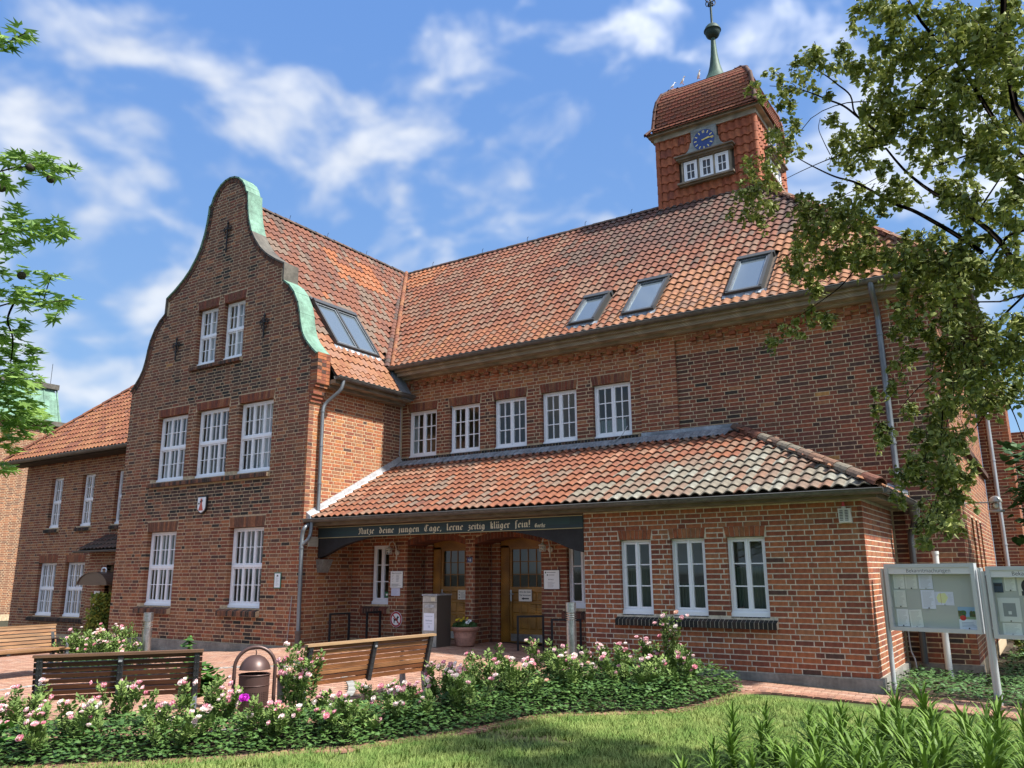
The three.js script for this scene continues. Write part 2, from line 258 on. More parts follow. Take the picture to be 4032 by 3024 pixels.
// ---------------------------------------------------------------- windows
const winCache = new Map();
function windowGeos(s) {
  const key = JSON.stringify(s); if (winCache.has(key)) return winCache.get(key);
  const { w, h, lights, tiers, cols, rows, fw = .05, sw = .045, bw = .022, foot = .09 } = s, fr = new MB(), bars = new MB(), panes = [];
  fr.box(-w / 2, -w / 2 + fw, 0, h, -.05, .012).box(w / 2 - fw, w / 2, 0, h, -.05, .012).box(-w / 2 + fw, w / 2 - fw, h - fw, h, -.05, .01).box(-w / 2 + fw, w / 2 - fw, 0, foot, -.05, .01);
  const iw = w - 2 * fw, ih = h - fw - foot, lw = iw / lights; let y = foot; const tr = tiers.length > 1 ? .055 : 0;
  tiers.forEach((f, ti) => {
    const th = (ih - tr * (tiers.length - 1)) * f;
    if (ti) { fr.box(-w / 2 + fw, w / 2 - fw, y, y + tr, -.05, .022); y += tr; }
    for (let l = 0; l < lights; l++) {
      const x0 = -iw / 2 + l * lw + .003, x1 = x0 + lw - .006, gx0 = x0 + sw, gx1 = x1 - sw, gy0 = y + sw, gy1 = y + th - sw;
      fr.box(x0, gx0, y + .003, y + th - .003, -.045, .004).box(gx1, x1, y + .003, y + th - .003, -.045, .004).box(gx0, gx1, y + .003, gy0, -.045, .004).box(gx0, gx1, gy1, y + th - .003, -.045, .004);
      const R = rows[ti], pw = (gx1 - gx0 - bw * (cols - 1)) / cols, ph = (gy1 - gy0 - bw * (R - 1)) / R;
      for (let c = 1; c < cols; c++) bars.box(gx0 + c * pw + (c - 1) * bw, gx0 + c * pw + c * bw, gy0, gy1, -.035, -.004);
      for (let r = 1; r < R; r++) bars.box(gx0, gx1, gy0 + r * ph + (r - 1) * bw, gy0 + r * ph + r * bw, -.034, -.006);
      for (let c = 0; c < cols; c++) for (let r = 0; r < R; r++) panes.push([gx0 + c * (pw + bw) + pw / 2, gy0 + r * (ph + bw) + ph / 2, pw, ph]);
    }
    if (ti === 0 && lights > 1) for (let l = 1; l < lights; l++) fr.box(-iw / 2 + l * lw - .012, -iw / 2 + l * lw + .012, foot, h - fw, -.01, .018);
    y += th;
  });
  const board = new MB(); board.box(-w / 2 - .012, w / 2 + .012, -.012, .045, -.05, .045); board.box(-w / 2, w / 2, .045, .062, -.05, .028);
  const pg = new THREE.PlaneGeometry(1, 1); const out = { fr: fr.geo(), bars: bars.p.length ? bars.geo() : null, panes, board: board.geo(), pg }; winCache.set(key, out); return out;
}
const paneGeo = new THREE.PlaneGeometry(1, 1);
function addWindow(parent, pos, turn, spec, o = {}) {
  const g = windowGeos(spec), win = new THREE.Group(); win.name = 'window'; win.position.copy(pos); win.rotation.y = turn; parent.add(win);
  if (o.label) win.userData.label = o.label;
  mesh('frame', g.fr, o.mat ?? matt.whitePaint, win); if (g.bars) mesh('glazing_bars', g.bars, o.mat ?? matt.whitePaint, win);
  if (o.board !== false) mesh('sill_board', g.board, o.mat ?? matt.whitePaint, win);
  for (const [x, y, w, h] of g.panes) { const m = mesh('pane', paneGeo, matt.glass, win); m.position.set(x, y, -.022); m.scale.set(w + .006, h + .006, 1); m.rotation.set((rb() - .5) * .006, (rb() - .5) * .008, 0); }
  if (o.curtain) { const cm = new MB(), folds = Math.round(o.curtain[1] * spec.w / .05); const [c0, c1, b0 = 0, b1 = 1] = o.curtain; const x0 = -spec.w / 2 + spec.w * c0, ww = spec.w * (c1 - c0), N = Math.max(6, Math.round(ww / .025)); for (let i = 0; i < N; i++) { const a = x0 + ww * i / N, b = x0 + ww * (i + 1) / N, za = -.16 - .02 * (i % 2), zb = -.16 - .02 * ((i + 1) % 2); cm.quad(V3(a, spec.h * b0, za), V3(b, spec.h * b0, zb), V3(b, spec.h * b1, zb), V3(a, spec.h * b1, za)); } mesh('curtain', cm.geo(), o.curtainMat ?? matt.curtain, win); }
  return win;
}

// ---------------------------------------------------------------- roof tiles
const TILE = (w, L, amp, seg = 8) => { // S-shaped pantile: x across, y up the slope, z out
  const m = new MB(), prof = (t) => amp * (.5 - .5 * Math.cos(2 * Math.PI * (t - .12))) * (1 + .25 * Math.sin(2 * Math.PI * t)), zf = .036, th = .018;
  const P = (i, up, dz) => { const t = i / seg, x = (t - .5) * w * 1.04; return V3(x, (up ? L : 0) - (up ? 0 : .012 * Math.cos(2 * Math.PI * (t - .12))), prof(t) + (up ? .002 : zf) + dz); };
  for (let i = 0; i < seg; i++) { const k = m.p.length / 3; m.quad(P(i, 0, 0), P(i + 1, 0, 0), P(i + 1, 1, 0), P(i, 1, 0)); m.quad(P(i, 0, -th), P(i + 1, 0, -th), P(i + 1, 0, 0), P(i, 0, 0)); }
  const g = m.geo(); // smooth normals over the top
  const n = g.attributes.normal; for (let i = 0; i < seg; i++) for (const [v, e] of [[0, 0], [1, 1], [2, 1], [3, 0]]) { const t = (i + e) / seg, dt = .01, s = -(prof(t + dt) - prof(t - dt)) / (2 * dt * w); const nn = V3(s, .1, 1).normalize(); n.setXYZ(i * 8 + v, nn.x, nn.y, nn.z); }
  return g;
};
const TTONES = [[0.287, 0.105, 0.045], [0.26, 0.089, 0.04], [0.226, 0.077, 0.039], [0.315, 0.132, 0.054], [0.185, 0.068, 0.04], [0.151, 0.062, 0.042], [0.109, 0.052, 0.039], [0.086, 0.054, 0.041], [0.064, 0.048, 0.04], [0.233, 0.124, 0.077], [0.205, 0.136, 0.096], [0.214, 0.184, 0.139], [0.257, 0.247, 0.202], [0.342, 0.147, 0.07], [0.356, 0.116, 0.039], [0.13, 0.077, 0.054], [0.116, 0.113, 0.07], [0.322, 0.155, 0.093], [0.405, 0.11, 0.041], [0.354, 0.092, 0.036], [0.442, 0.132, 0.05], [0.276, 0.075, 0.036]];
const ttoneMat = TTONES.map((c) => M({ color: lin(...c), map: grainTex, bumpMap: grainBump, bumpScale: .0025, roughness: .78 }));
const ramp = (list, t) => list[Math.floor(clamp(t, 0, .999) * list.length)];
function roofField(parent, name, o, U, Vv, W, L, tw, ex, inside, tone, sheetPts, opt = {}) {
  const N = U.clone().cross(Vv).normalize(), q = new THREE.Quaternion().setFromRotationMatrix(new THREE.Matrix4().makeBasis(U, Vv, N)), P = (u, v, n = 0) => o.clone().addScaledVector(U, u).addScaledVector(Vv, v).addScaledVector(N, n);
  const sh = new MB(); const s = new THREE.Shape(sheetPts.map(([a, b]) => new THREE.Vector2(a, b))); sh.add(new THREE.ShapeGeometry(s), new THREE.Matrix4().makeBasis(U, Vv, N).setPosition(P(0, 0, -.025)));
  const roof = mesh(name, sh.geo(), opt.underMat ?? matt.soot, parent), g = TILE(tw, ex + .05, opt.amp ?? .042, opt.seg ?? 8), tiles = [];
  const nu = Math.ceil(W / tw), rowsV = []; for (let v = 0, j = 0; v < L; j++) { rowsV.push(v); v += j < (opt.kick ?? 0) ? ex * .62 : ex; }
  for (const v of rowsV) for (let i = 0; i < nu; i++) { const u = (i + .5) * tw; if (!inside(u, v + ex / 2)) continue; tiles.push([u + (rb() - .5) * .007, v + (rb() - .5) * .012, (rb() - .5) * .03, tone(u, v), (rb() - .2) * .006, (rb() - .5) * .014]); }
  const sc = tiles.map((t, i) => { const p = P(t[0], t[1]), [x, y, z] = project(p), vv = EYE.clone().sub(p), d = vv.length(); return [i, z > 0 && x > -40 && x < 4070 && y > -40 ? Math.max(.05, vv.dot(N) / d) / (d * d) * (opt.weight?.(t[0], t[1]) ?? 1) : 0]; }).sort((a, b) => b[1] - a[1]);
  const single = new Set(sc.slice(0, opt.most ?? 300).filter((e) => e[1] > 0).map((e) => e[0])), f = new MB();
  tiles.forEach((t, i) => {
    const qq = q.clone().multiply(new THREE.Quaternion().setFromEuler(new THREE.Euler(t[5], t[4] * 2, t[2]))), pos = P(t[0], t[1], t[4] * .6), vary = .9 + .2 * rb(), c = TTONES[t[3]];
    if (single.has(i)) { const m = mesh('roof_tile', g, ttoneMat[t[3]], roof); m.position.copy(pos); m.quaternion.copy(qq); }
    else f.add(g, new THREE.Matrix4().compose(pos, qq, V3(1, 1, 1)), lin(c[0] * vary, c[1] * vary, c[2] * vary));
  });
  if (f.p.length) { const m = mesh('tile_field', f.geo(true), matt.tileField, roof); m.userData.kind = 'stuff'; }
  return { roof, P, N };
}
// half-round ridge tiles along a line
const HALFROUND = (r, L) => { const m = new MB(), S = 7; for (let i = 0; i < S; i++) { const a = Math.PI * (i / S), b = Math.PI * ((i + 1) / S), p = (t, z, k) => V3(Math.cos(t) * r * k, Math.sin(t) * r * k, z); m.quad(p(a, 0, 1.1), p(a, -L, .92), p(b, -L, .92), p(b, 0, 1.1)); m.quad(p(a, 0, .9), p(a, 0, 1.1), p(b, 0, 1.1), p(b, 0, .9)); } return m.geo(); };
function ridgeTiles(parent, name, a, b, up, r, step, tones) {
  const d = V3().subVectors(a, b), L = d.length(), n = Math.round(L / step), zz = d.clone().normalize(), xx = up.clone().cross(zz).normalize(), yy = zz.clone().cross(xx), g = HALFROUND(r, L / n + .05), q0 = new THREE.Quaternion().setFromRotationMatrix(new THREE.Matrix4().makeBasis(xx, yy, zz));
  for (let i = 0; i < n; i++) { const m = mesh(name, g, ttoneMat[tones[Math.floor(rb() * tones.length)]], parent); m.position.copy(a).addScaledVector(zz, -L * i / n); m.quaternion.copy(q0).multiply(new THREE.Quaternion().setFromEuler(new THREE.Euler((rb() - .3) * .05, (rb() - .5) * .05, (rb() - .5) * .08))); }
}
// half-round gutter from a to b (open side up)
function gutter(parent, a, b, r, mat, brk = .75) {
  const d = V3().subVectors(b, a), L = d.length(), zz = d.clone().normalize(), xx = V3(0, 1, 0).cross(zz).normalize(), yy = zz.clone().cross(xx), m = new MB(), S = 8, P = (t, l, k) => a.clone().addScaledVector(zz, l).addScaledVector(xx, Math.cos(t) * r * k).addScaledVector(yy, Math.sin(t) * r * k);
  for (let i = 0; i < S; i++) { const t0 = Math.PI * (1 + i / S), t1 = Math.PI * (1 + (i + 1) / S); m.quad(P(t0, 0, 1), P(t1, 0, 1), P(t1, L, 1), P(t0, L, 1)).quad(P(t1, 0, .96), P(t0, 0, .96), P(t0, L, .96), P(t1, L, .96)); m.quad(P(t0, 0, 1), a, P(t1, 0, 1)).quad(P(t1, L, 1), b, P(t0, L, 1)); }
  const gt = mesh('gutter', m.geo(), mat, parent);
  const rim = new MB(); for (const t of [Math.PI, 2 * Math.PI]) rim.add(new THREE.CylinderGeometry(.011, .011, L, 6), new THREE.Matrix4().compose(P(t, L / 2, 1), new THREE.Quaternion().setFromUnitVectors(V3(0, 1, 0), zz), V3(1, 1, 1)));
  for (let l = .3; l < L; l += brk) for (let i = 0; i < S; i++) { const t0 = Math.PI * (1 + i / S), t1 = Math.PI * (1 + (i + 1) / S); rim.quad(P(t0, l, 1.045), P(t1, l, 1.045), P(t1, l + .03, 1.045), P(t0, l + .03, 1.045)); }
  mesh('gutter_brackets', rim.geo(), mat, gt); return gt;
}
function downpipe(parent, pts, r, mat, clips = []) { const m = new MB(); polyTube(m, pts, r, 10); for (const c of clips) m.add(new THREE.CylinderGeometry(r * 1.22, r * 1.22, .035, 10), new THREE.Matrix4().setPosition(c)); return mesh('downpipe', m.geo(), mat, parent); }

// ================================================================ the town hall
const hall = thing('town_hall', 'red brick town hall with curved gable, clock tower and tiled porch roof', 'building');
const X1 = V3(1, 0, 0), Y1 = V3(0, 1, 0), Z1 = V3(0, 0, 1);
const nz = (u, v, s, f = 1) => fbm(u * f + s, v * f - s, s * 1.3, 3);

// ---- curved gable wall
const GC = -3.25, PROF = [[0, 11.18], [.17, 11.155], [.34, 11.08], [.49, 10.95], [.60, 10.79], [.665, 10.62], [.735, 10.58], [.75, 10.35], [.79, 10.08], [.86, 9.8], [.97, 9.5], [1.12, 9.25], [1.33, 8.99], [1.58, 8.77], [1.88, 8.57], [2.2, 8.40], [2.21, 7.98], [2.42, 7.83], [2.60, 7.62], [2.74, 7.36], [2.82, 7.1], [2.87, 6.84], [2.95, 6.6], [3.08, 6.4], [3.25, 6.22], [3.41, 6.08]];
const profD = (y) => { if (y >= 11.18) return 0; for (let i = 0; i + 1 < PROF.length; i++) { const [a, ya] = PROF[i], [b, yb] = PROF[i + 1]; if (y <= ya && y >= yb) return ya === yb ? b : a + (b - a) * (ya - y) / (ya - yb); } return 3.41; };
{
  const w = new Wall(hall, 'gable_wall', V3(0, 0, ZG), X1, Z1, { weight: (u, v) => v < 6 ? 1.6 : 1 });
  const holes = [[-5.376, -4.19, 3.63, 5.26], [-3.86, -2.66, 3.63, 5.26], [-2.31, -1.147, 3.63, 5.26], [-5.39, -4.25, .72, 2.435], [-2.33, -1.2, .72, 2.435], [-4.13, -3.35, 6.40, 7.84], [-3.13, -2.35, 6.40, 7.84]];
  const lints = [[-5.376, -4.19, 5.26, 5.45], [-3.86, -2.66, 5.26, 5.45], [-2.31, -1.147, 5.26, 5.45], [-5.39, -4.25, 2.435, 2.67], [-2.33, -1.2, 2.435, 2.67], [-4.13, -3.35, 7.84, 8.06], [-3.13, -2.35, 7.84, 8.06]];
  const sills = [[-5.5, -1.12, 3.50, 3.66, .09], [-5.55, -4.235, .55, .75, .10], [-2.49, -1.187, .55, .75, .10], [-4.24, -2.32, 6.28, 6.42, .08]];
  const cuts = [...holes, ...lints.map(([a, b, c, d]) => [a - .04, b + .04, c, d]), ...sills.map(([a, b, c, d]) => [a, b, c + .0, d])];
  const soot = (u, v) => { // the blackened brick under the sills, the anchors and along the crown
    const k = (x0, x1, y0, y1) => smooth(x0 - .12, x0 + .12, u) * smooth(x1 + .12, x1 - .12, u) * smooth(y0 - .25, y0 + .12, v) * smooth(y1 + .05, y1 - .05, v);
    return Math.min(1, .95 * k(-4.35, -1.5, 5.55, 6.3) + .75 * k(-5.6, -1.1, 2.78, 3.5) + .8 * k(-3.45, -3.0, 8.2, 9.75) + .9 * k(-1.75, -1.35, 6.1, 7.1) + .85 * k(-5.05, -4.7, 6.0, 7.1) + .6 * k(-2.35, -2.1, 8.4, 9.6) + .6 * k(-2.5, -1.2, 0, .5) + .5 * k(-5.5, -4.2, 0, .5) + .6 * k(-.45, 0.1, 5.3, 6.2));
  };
  const tone = (u, v) => {
    const s = soot(u, v), n = nz(u, v, 3, .8) * 1.3;
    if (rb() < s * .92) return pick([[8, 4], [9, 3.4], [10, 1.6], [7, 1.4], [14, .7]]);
    if (v > 5.5) return pick([[7, 3], [13, 3], [14, 3 + 3 * Math.max(0, -n)], [6, 2], [5, 1.5 + 2 * Math.max(0, n)], [8, 1.2], [12, 1.2], [11, .06]]);
    if (v < 2.7) return pick([[2, 2], [12, 2.5], [5, 1.6], [13, 2], [3, 1.4], [6, 1], [0, .5 + 4 * Math.max(0, smooth(-1.6, -.2, u) * smooth(1.3, .2, v))], [8, .55], [9, .25]]);
    return pick([[12, 2], [13, 2.4], [7, 1.8], [5, 2], [6, 1.6], [14, 1.6], [2, 1 + Math.max(0, n) * 3], [8, .7]]);
  };
  const span = (v) => { const d = profD(v); return v < 6.08 ? [-6.66, 0] : [Math.max(-6.66, GC - d + .1), GC + d - .1]; };
  w.courses(0, 11.088, (v) => cut(...span(v), cuts, v), tone);
  for (const [a, b, c, d] of lints) w.lintel(a, b, c + .002, d, c > 7 ? [6, 7, 5] : c > 5 ? [5, 12, 2, 6] : [13, 12, 14, 7], .003, .035);
  for (const [a, b, c, d, p] of sills) w.sill(a, b, d, c, p, [14, 13, 9, 8], .16, .07);
  // edge bricks that follow the curve of the gable
  for (const s of [-1, 1]) for (let i = 0; i + 1 < PROF.length; i++) {
    const a = V3(GC + s * PROF[i][0], PROF[i][1], 0), b = V3(GC + s * PROF[i + 1][0], PROF[i + 1][1], 0), L = a.distanceTo(b), n = Math.max(1, Math.round(L / .077)), t = b.clone().sub(a).normalize(), inn = V3(-t.y, t.x, 0).multiplyScalar(s > 0 ? -1 : 1); if (i === 15) continue;
    for (let k = 0; k < n; k++) { const p = a.clone().lerp(b, (k + .06) / n), q = a.clone().lerp(b, (k + .94) / n), d = .115, z = .012 + rb() * .003; w.extra.color(TONES[pick([[8, 2], [7, 2], [14, 2], [9, 1]])]); const pi = p.clone().addScaledVector(inn, d), qi = q.clone().addScaledVector(inn, d), A = (v, zz) => V3(v.x, v.y, ZG + zz); const ring = s > 0 ? [pi, p, q, qi] : [p, pi, qi, q]; w.extra.hexa([A(ring[3], z), A(ring[2], z), A(ring[2], -.08), A(ring[3], -.08), A(ring[0], z), A(ring[1], z), A(ring[1], -.08), A(ring[0], -.08)]); }
  }
  const out = []; out.push([-6.66, -.3], [0, -.3], [0, 6.08]); for (let i = PROF.length - 1; i >= 0; i--) out.push([GC + PROF[i][0] - .01, PROF[i][1]]); for (let i = 1; i < PROF.length; i++) out.push([Math.max(-6.66, GC - PROF[i][0] + .01), PROF[i][1]]);
  const mo = new MB(); w.sheet(mo, out, holes.map((h) => rect(...h))); reveals(w, mo, holes, .2);
  w.sheet(mo, out.map(([a, b]) => [a, Math.max(b, 5.2)]).filter(([, b], i, arr) => true), [], -.36);
  mo.quad(V3(-6.66, -.3, ZG - .007), V3(-6.66, -.3, -4), V3(-6.66, 6, -4), V3(-6.66, 6, ZG - .007));
  const gw = w.finish(mo.geo(), matt.mortar);
  // coping sheets of copper along both shoulders
  for (const s of [-1, 1]) for (let i = 0; i + 1 < PROF.length; i++) {
    const P0 = V3(GC + s * PROF[i][0], PROF[i][1], 0), P1 = V3(GC + s * PROF[i + 1][0], PROF[i + 1][1], 0), t = P1.clone().sub(P0).normalize(), o = V3(t.y, -t.x, 0).multiplyScalar(s > 0 ? -1 : 1), m = new MB(), L = P0.distanceTo(P1); if (L < .02) continue;
    const q = [P0.clone().addScaledVector(t, -.012), P1.clone().addScaledVector(t, .012)], z0 = ZG + .045, z1 = ZG - .39, h = .028 + .003 * (i % 2), low = .01;
    const A = (v, k, z) => V3(v.x + o.x * k, v.y + o.y * k, z);
    const lo = s > 0 ? [A(q[0], -low, z0), A(q[1], -low, z0), A(q[1], -low, z1), A(q[0], -low, z1)] : [A(q[1], -low, z0), A(q[0], -low, z0), A(q[0], -low, z1), A(q[1], -low, z1)], hi = s > 0 ? [A(q[0], h, z0), A(q[1], h, z0), A(q[1], h, z1), A(q[0], h, z1)] : [A(q[1], h, z0), A(q[0], h, z0), A(q[0], h, z1), A(q[1], h, z1)];
    m.hexa([...lo, ...hi]); const dull = s > 0 ? (i >= 10 && i <= 15) : (i >= 15);
    mesh('coping_sheet', m.geo(), dull ? matt.copperDull : matt.copper, hall);
  }
  // stepped kneeler on the corner
  const kn = new MB(); const kn2 = (y0, y1, x1, z0) => { for (let y = y0; y < y1 - .02; y += COURSE) for (let z = ZG; z > z0 + .05; z -= .126) { kn.color(TONES[pick([[0, 2], [3, 1], [5, 1], [2, 2], [8, .6]])]).box(-.02, x1, y + .006, y + COURSE - .006, Math.max(z - .12, z0), z + .004); } };
  kn2(5.02, 5.1, .035, 2.62); kn2(5.1, 5.19, .07, 2.62); kn2(5.19, 5.34, .11, 2.62); kn2(5.34, 5.42, .16, 2.62); kn2(5.42, 6.08, .2, 2.58);
  const kne = mesh('kneeler', kn.geo(true), matt.brickField, hall); const km = new MB(); km.box(-.02, .19, 5.42, 6.06, 2.585, ZG - .002).box(-.02, .1, 5.19, 5.42, 2.63, ZG - .003).box(-.02, .03, 5.02, 5.19, 2.63, ZG - .003); mesh('kneeler_joints', km.geo(), matt.mortar, kne);
  // iron wall anchors
  for (const [x, y, h] of [[-3.2, 9.9, .72], [-1.6, 7.2, .5], [-4.88, 7.17, .5]]) {
    const m = new MB(), z = ZG + .03; m.beam(V3(x, y - h, z), V3(x, y + .06, z), .03, .02, Z1); m.beam(V3(x - .12, y - .12, z + .01), V3(x + .12, y - .12, z + .01), .025, .02, Z1);
    for (const s of [-1, 1]) { const pts = []; for (let k = 0; k <= 10; k++) { const a = k / 10 * Math.PI * 1.5; pts.push(V3(x + s * (.02 + .06 * (1 - Math.cos(a))), y - .13 + .075 * Math.sin(a) + .03 * k / 10, z)); } m.add(tube(pts, .012, 6)); m.add(tube([V3(x, y - .3, z), V3(x + s * .07, y - .26, z), V3(x + s * .075, y - .2, z)], .011, 6)); }
    m.add(new THREE.ConeGeometry(.035, .1, 6), new THREE.Matrix4().setPosition(x, y + .08, z)); m.add(new THREE.SphereGeometry(.03, 8, 6), new THREE.Matrix4().setPosition(x, y - .12, z + .01));
    mesh('wall_anchor', m.geo(), matt.iron, hall);
  }
  const S3 = { w: 1.15, h: 1.6, lights: 3, tiers: [.5, .5], cols: 2, rows: [2, 2], fw: .045, sw: .032, bw: .016, foot: .06 };
  const winAt = (x, y, spec, o) => addWindow(hall, V3(x, y, ZG - .125), 0, spec, o);
  winAt(-4.783, 3.645, S3, { curtain: [0, .1] }); winAt(-3.26, 3.645, S3, { curtain: [.72, .98, 0, .55] }); winAt(-1.728, 3.645, S3, { curtain: [.4, 1] });
  const S4 = { ...S3, w: 1.11, h: 1.69, foot: .09 }; winAt(-4.82, .735, S4); winAt(-1.765, .735, S4, { curtain: [.85, 1, 0, .3] });
  const S5 = { w: .76, h: 1.42, lights: 2, tiers: [.5, .5], cols: 2, rows: [2, 2], fw: .04, sw: .03, bw: .016, foot: .06 }; winAt(-3.74, 6.415, S5, { curtain: [.3, .9, 0, .8] }); winAt(-2.74, 6.415, S5, { curtain: [.35, .95] });
}
// ---- side wall of the gable wing, facing the forecourt
{
  const w = new Wall(hall, 'gable_side_wall', V3(0, 0, 0), V3(0, 0, -1), X1, { weight: (u, v) => v > 2.2 ? 1.5 : 1 });
  const tone = (u, v) => { const z = -u; if (z < .62 && v > 3.9) return pick([[5, 2], [7, 2.5], [13, 2], [6, 2], [2, 1.2], [8, .6]]); if (v < 2.3) return pick([[0, 3], [1, 2], [3, 3], [2, 2], [4, 1.5], [5, .8], [7, .4]]); return pick([[0, 3.4], [3, 3], [4, 1.6], [1, 2], [2, 1.6], [12, .8], [13, .4], [5, .6], [8, .12]]); };  // darker mix by the inner corner paints in the shadow of the eaves
  w.courses(0, 5.544, (v) => v < 2.4 ? [[-ZG, -ZB]] : v < 4 ? [[-ZG, -Math.max(0, (4.0 - v) / .514 - .2)]] : [[-ZG, 0]], tone, { off: .11, edge: .06 });
  const mo = new MB(); w.sheet(mo, rect(-ZG + .007, 3.9, -.3, 5.6)); w.finish(mo.geo(), matt.mortar);
}
// ---- main front: pilasters at the face, two panels set back
{
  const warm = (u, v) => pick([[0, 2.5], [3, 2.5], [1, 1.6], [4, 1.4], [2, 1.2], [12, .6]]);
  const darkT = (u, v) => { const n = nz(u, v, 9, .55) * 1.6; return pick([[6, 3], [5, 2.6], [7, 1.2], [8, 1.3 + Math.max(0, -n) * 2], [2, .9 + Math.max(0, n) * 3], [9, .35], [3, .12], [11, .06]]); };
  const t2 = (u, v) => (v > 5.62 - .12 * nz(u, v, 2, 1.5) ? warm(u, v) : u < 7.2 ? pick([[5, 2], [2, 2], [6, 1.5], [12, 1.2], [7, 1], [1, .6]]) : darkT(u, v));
  const minX = (v) => v >= 4 ? 0 : 8.28 + (4 - v) / .527 - .25;
  const w = new Wall(hall, 'main_wall', V3(0, 0, 0), X1, Z1, { weight: (u, v) => v > 2 ? 1.3 : .6 });
  const lowEnd = 10.753;
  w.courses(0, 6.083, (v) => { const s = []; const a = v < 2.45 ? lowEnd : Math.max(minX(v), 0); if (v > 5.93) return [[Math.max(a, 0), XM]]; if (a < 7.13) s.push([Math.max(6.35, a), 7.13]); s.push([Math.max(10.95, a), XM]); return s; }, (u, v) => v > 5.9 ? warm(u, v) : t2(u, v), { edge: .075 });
  const mo = new MB(); w.sheet(mo, rect(6.352, 7.128, 3.4, 6.1)); w.sheet(mo, rect(10.952, XM - .007, -.3, 6.1)); w.sheet(mo, rect(0, 6.352, 5.932, 6.1)); w.sheet(mo, rect(7.128, 10.952, 5.932, 6.1));
  for (const [a, b] of [[0, 6.352], [7.128, 10.952]]) mo.quad(V3(a, 5.932, -.007), V3(a, 5.932, -.08), V3(b, 5.932, -.08), V3(b, 5.932, -.007));
  for (const x of [6.352, 7.128, 10.952]) mo.quad(V3(x, 0, -.007), V3(x, 0, -.09), V3(x, 5.932, -.09), V3(x, 5.932, -.007));
  // dentil bricks under the frieze
  for (let x = .13; x < 10.8; x += .262) { if (x > 6.25 && x < 7.25) continue; w.brick(x, x + .115, 5.932 - .072, 5.932, pick([[0, 2], [3, 2], [1, 1]]), .02, .12); w.brick(x + .13, x + .255, 5.932 + .003, 5.932 + .075, pick([[0, 2], [3, 2]]), .012, .05); w.brick(x + .002, x + .112, 5.932 - .146, 5.932 - .08, pick([[0, 2], [3, 2], [1, 1]]), -.03, .08); }
  w.finish(mo.geo(), matt.mortar, 300);
  const p = new Wall(hall, 'main_wall_panel', V3(0, 0, -.06), X1, Z1, { weight: (u) => u > 7 ? 1 : .8 });
  const holes = []; for (let i = 0; i < 5; i++) holes.push([.19 + 1.26 * i, 1.067 + 1.26 * i, 4.10, 5.26]);
  const lints = holes.map(([a, b]) => [a, b, 5.26, 5.455]), cuts = [...holes, ...lints.map(([a, b, c, d]) => [a - .04, b + .04, c, d])];
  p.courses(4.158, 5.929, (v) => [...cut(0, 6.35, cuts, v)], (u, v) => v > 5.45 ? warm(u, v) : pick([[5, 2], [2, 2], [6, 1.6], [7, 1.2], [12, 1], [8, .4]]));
  p.courses(0, 2.387, () => [[10.77, 10.95]], () => pick([[8, 2], [6, 2], [9, 1]]));  // dark bricks put the black shade of this narrow gap into the colour
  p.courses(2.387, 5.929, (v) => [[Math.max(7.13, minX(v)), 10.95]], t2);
  for (const [a, b, c, d] of lints) p.lintel(a, b, c + .002, d, [5, 12, 6, 13], .004, .035);
  p.sill(.0, 6.3, 4.15, 4.03, .12, [9, 8, 10], .1);
  const pm = new MB(); p.sheet(pm, rect(0, 6.352, 3.9, 5.94), holes.map((h) => rect(...h))); p.sheet(pm, rect(7.128, 10.952, 2.3, 5.94)); p.sheet(pm, rect(10.7, 10.952, -.3, 2.3)); reveals(p, pm, holes, .2);
  p.finish(pm.geo(), matt.mortar, 300);
  const S2 = { w: .852, h: 1.13, lights: 2, tiers: [1], cols: 2, rows: [3], fw: .04, sw: .04, bw: .02, foot: .075 };
  for (let i = 0; i < 5; i++) addWindow(hall, V3(.628 + 1.26 * i, 4.125, -.06 - .1), 0, S2, i === 4 ? { curtain: [0, .72, 0, .36], curtainMat: M({ color: lin(.24, .30, .30), roughness: .9 }) } : i === 0 ? { curtain: [.0, .12] } : {});
  // closing walls behind, floor and ceilings of the dark rooms
  const bk = new MB(); bk.quad(V3(-6.66, -.3, -7.7), V3(XM, -.3, -7.7), V3(XM, 6.2, -7.7), V3(-6.66, 6.2, -7.7)); bk.quad(V3(-6.6, 3.3, -7.6), V3(-6.6, 3.3, ZG - .3), V3(-.03, 3.3, ZG - .3), V3(-.03, 3.3, -7.6)); bk.quad(V3(-.03, 3.6, -7.6), V3(-.03, 3.6, -.1), V3(XM - .1, 3.6, -.1), V3(XM - .1, 3.6, -7.6)); bk.quad(V3(-.02, 3.6, -2.2), V3(XM - .05, 3.6, -2.2), V3(XM - .05, 6.0, -2.2), V3(-.02, 6.0, -2.2)); bk.quad(V3(-6.6, -.2, 0), V3(-.05, -.2, 0), V3(-.05, 5.6, 0), V3(-6.6, 5.6, 0)).quad(V3(-6.5, 5.6, 0), V3(-.3, 5.6, 0), V3(-2.2, 8.6, 0), V3(-4.4, 8.6, 0));
  bk.quad(V3(-6.6, 5.75, ZG - .4), V3(-.02, 5.75, ZG - .4), V3(-.02, 5.75, -.01), V3(-6.6, 5.75, -.01)); bk.quad(V3(0, 6.0, -.1), V3(XM - .05, 6.0, -.1), V3(XM - .05, 6.0, -7), V3(0, 6.0, -7));
  mesh('inner_walls', bk.geo(), matt.room, hall);
}
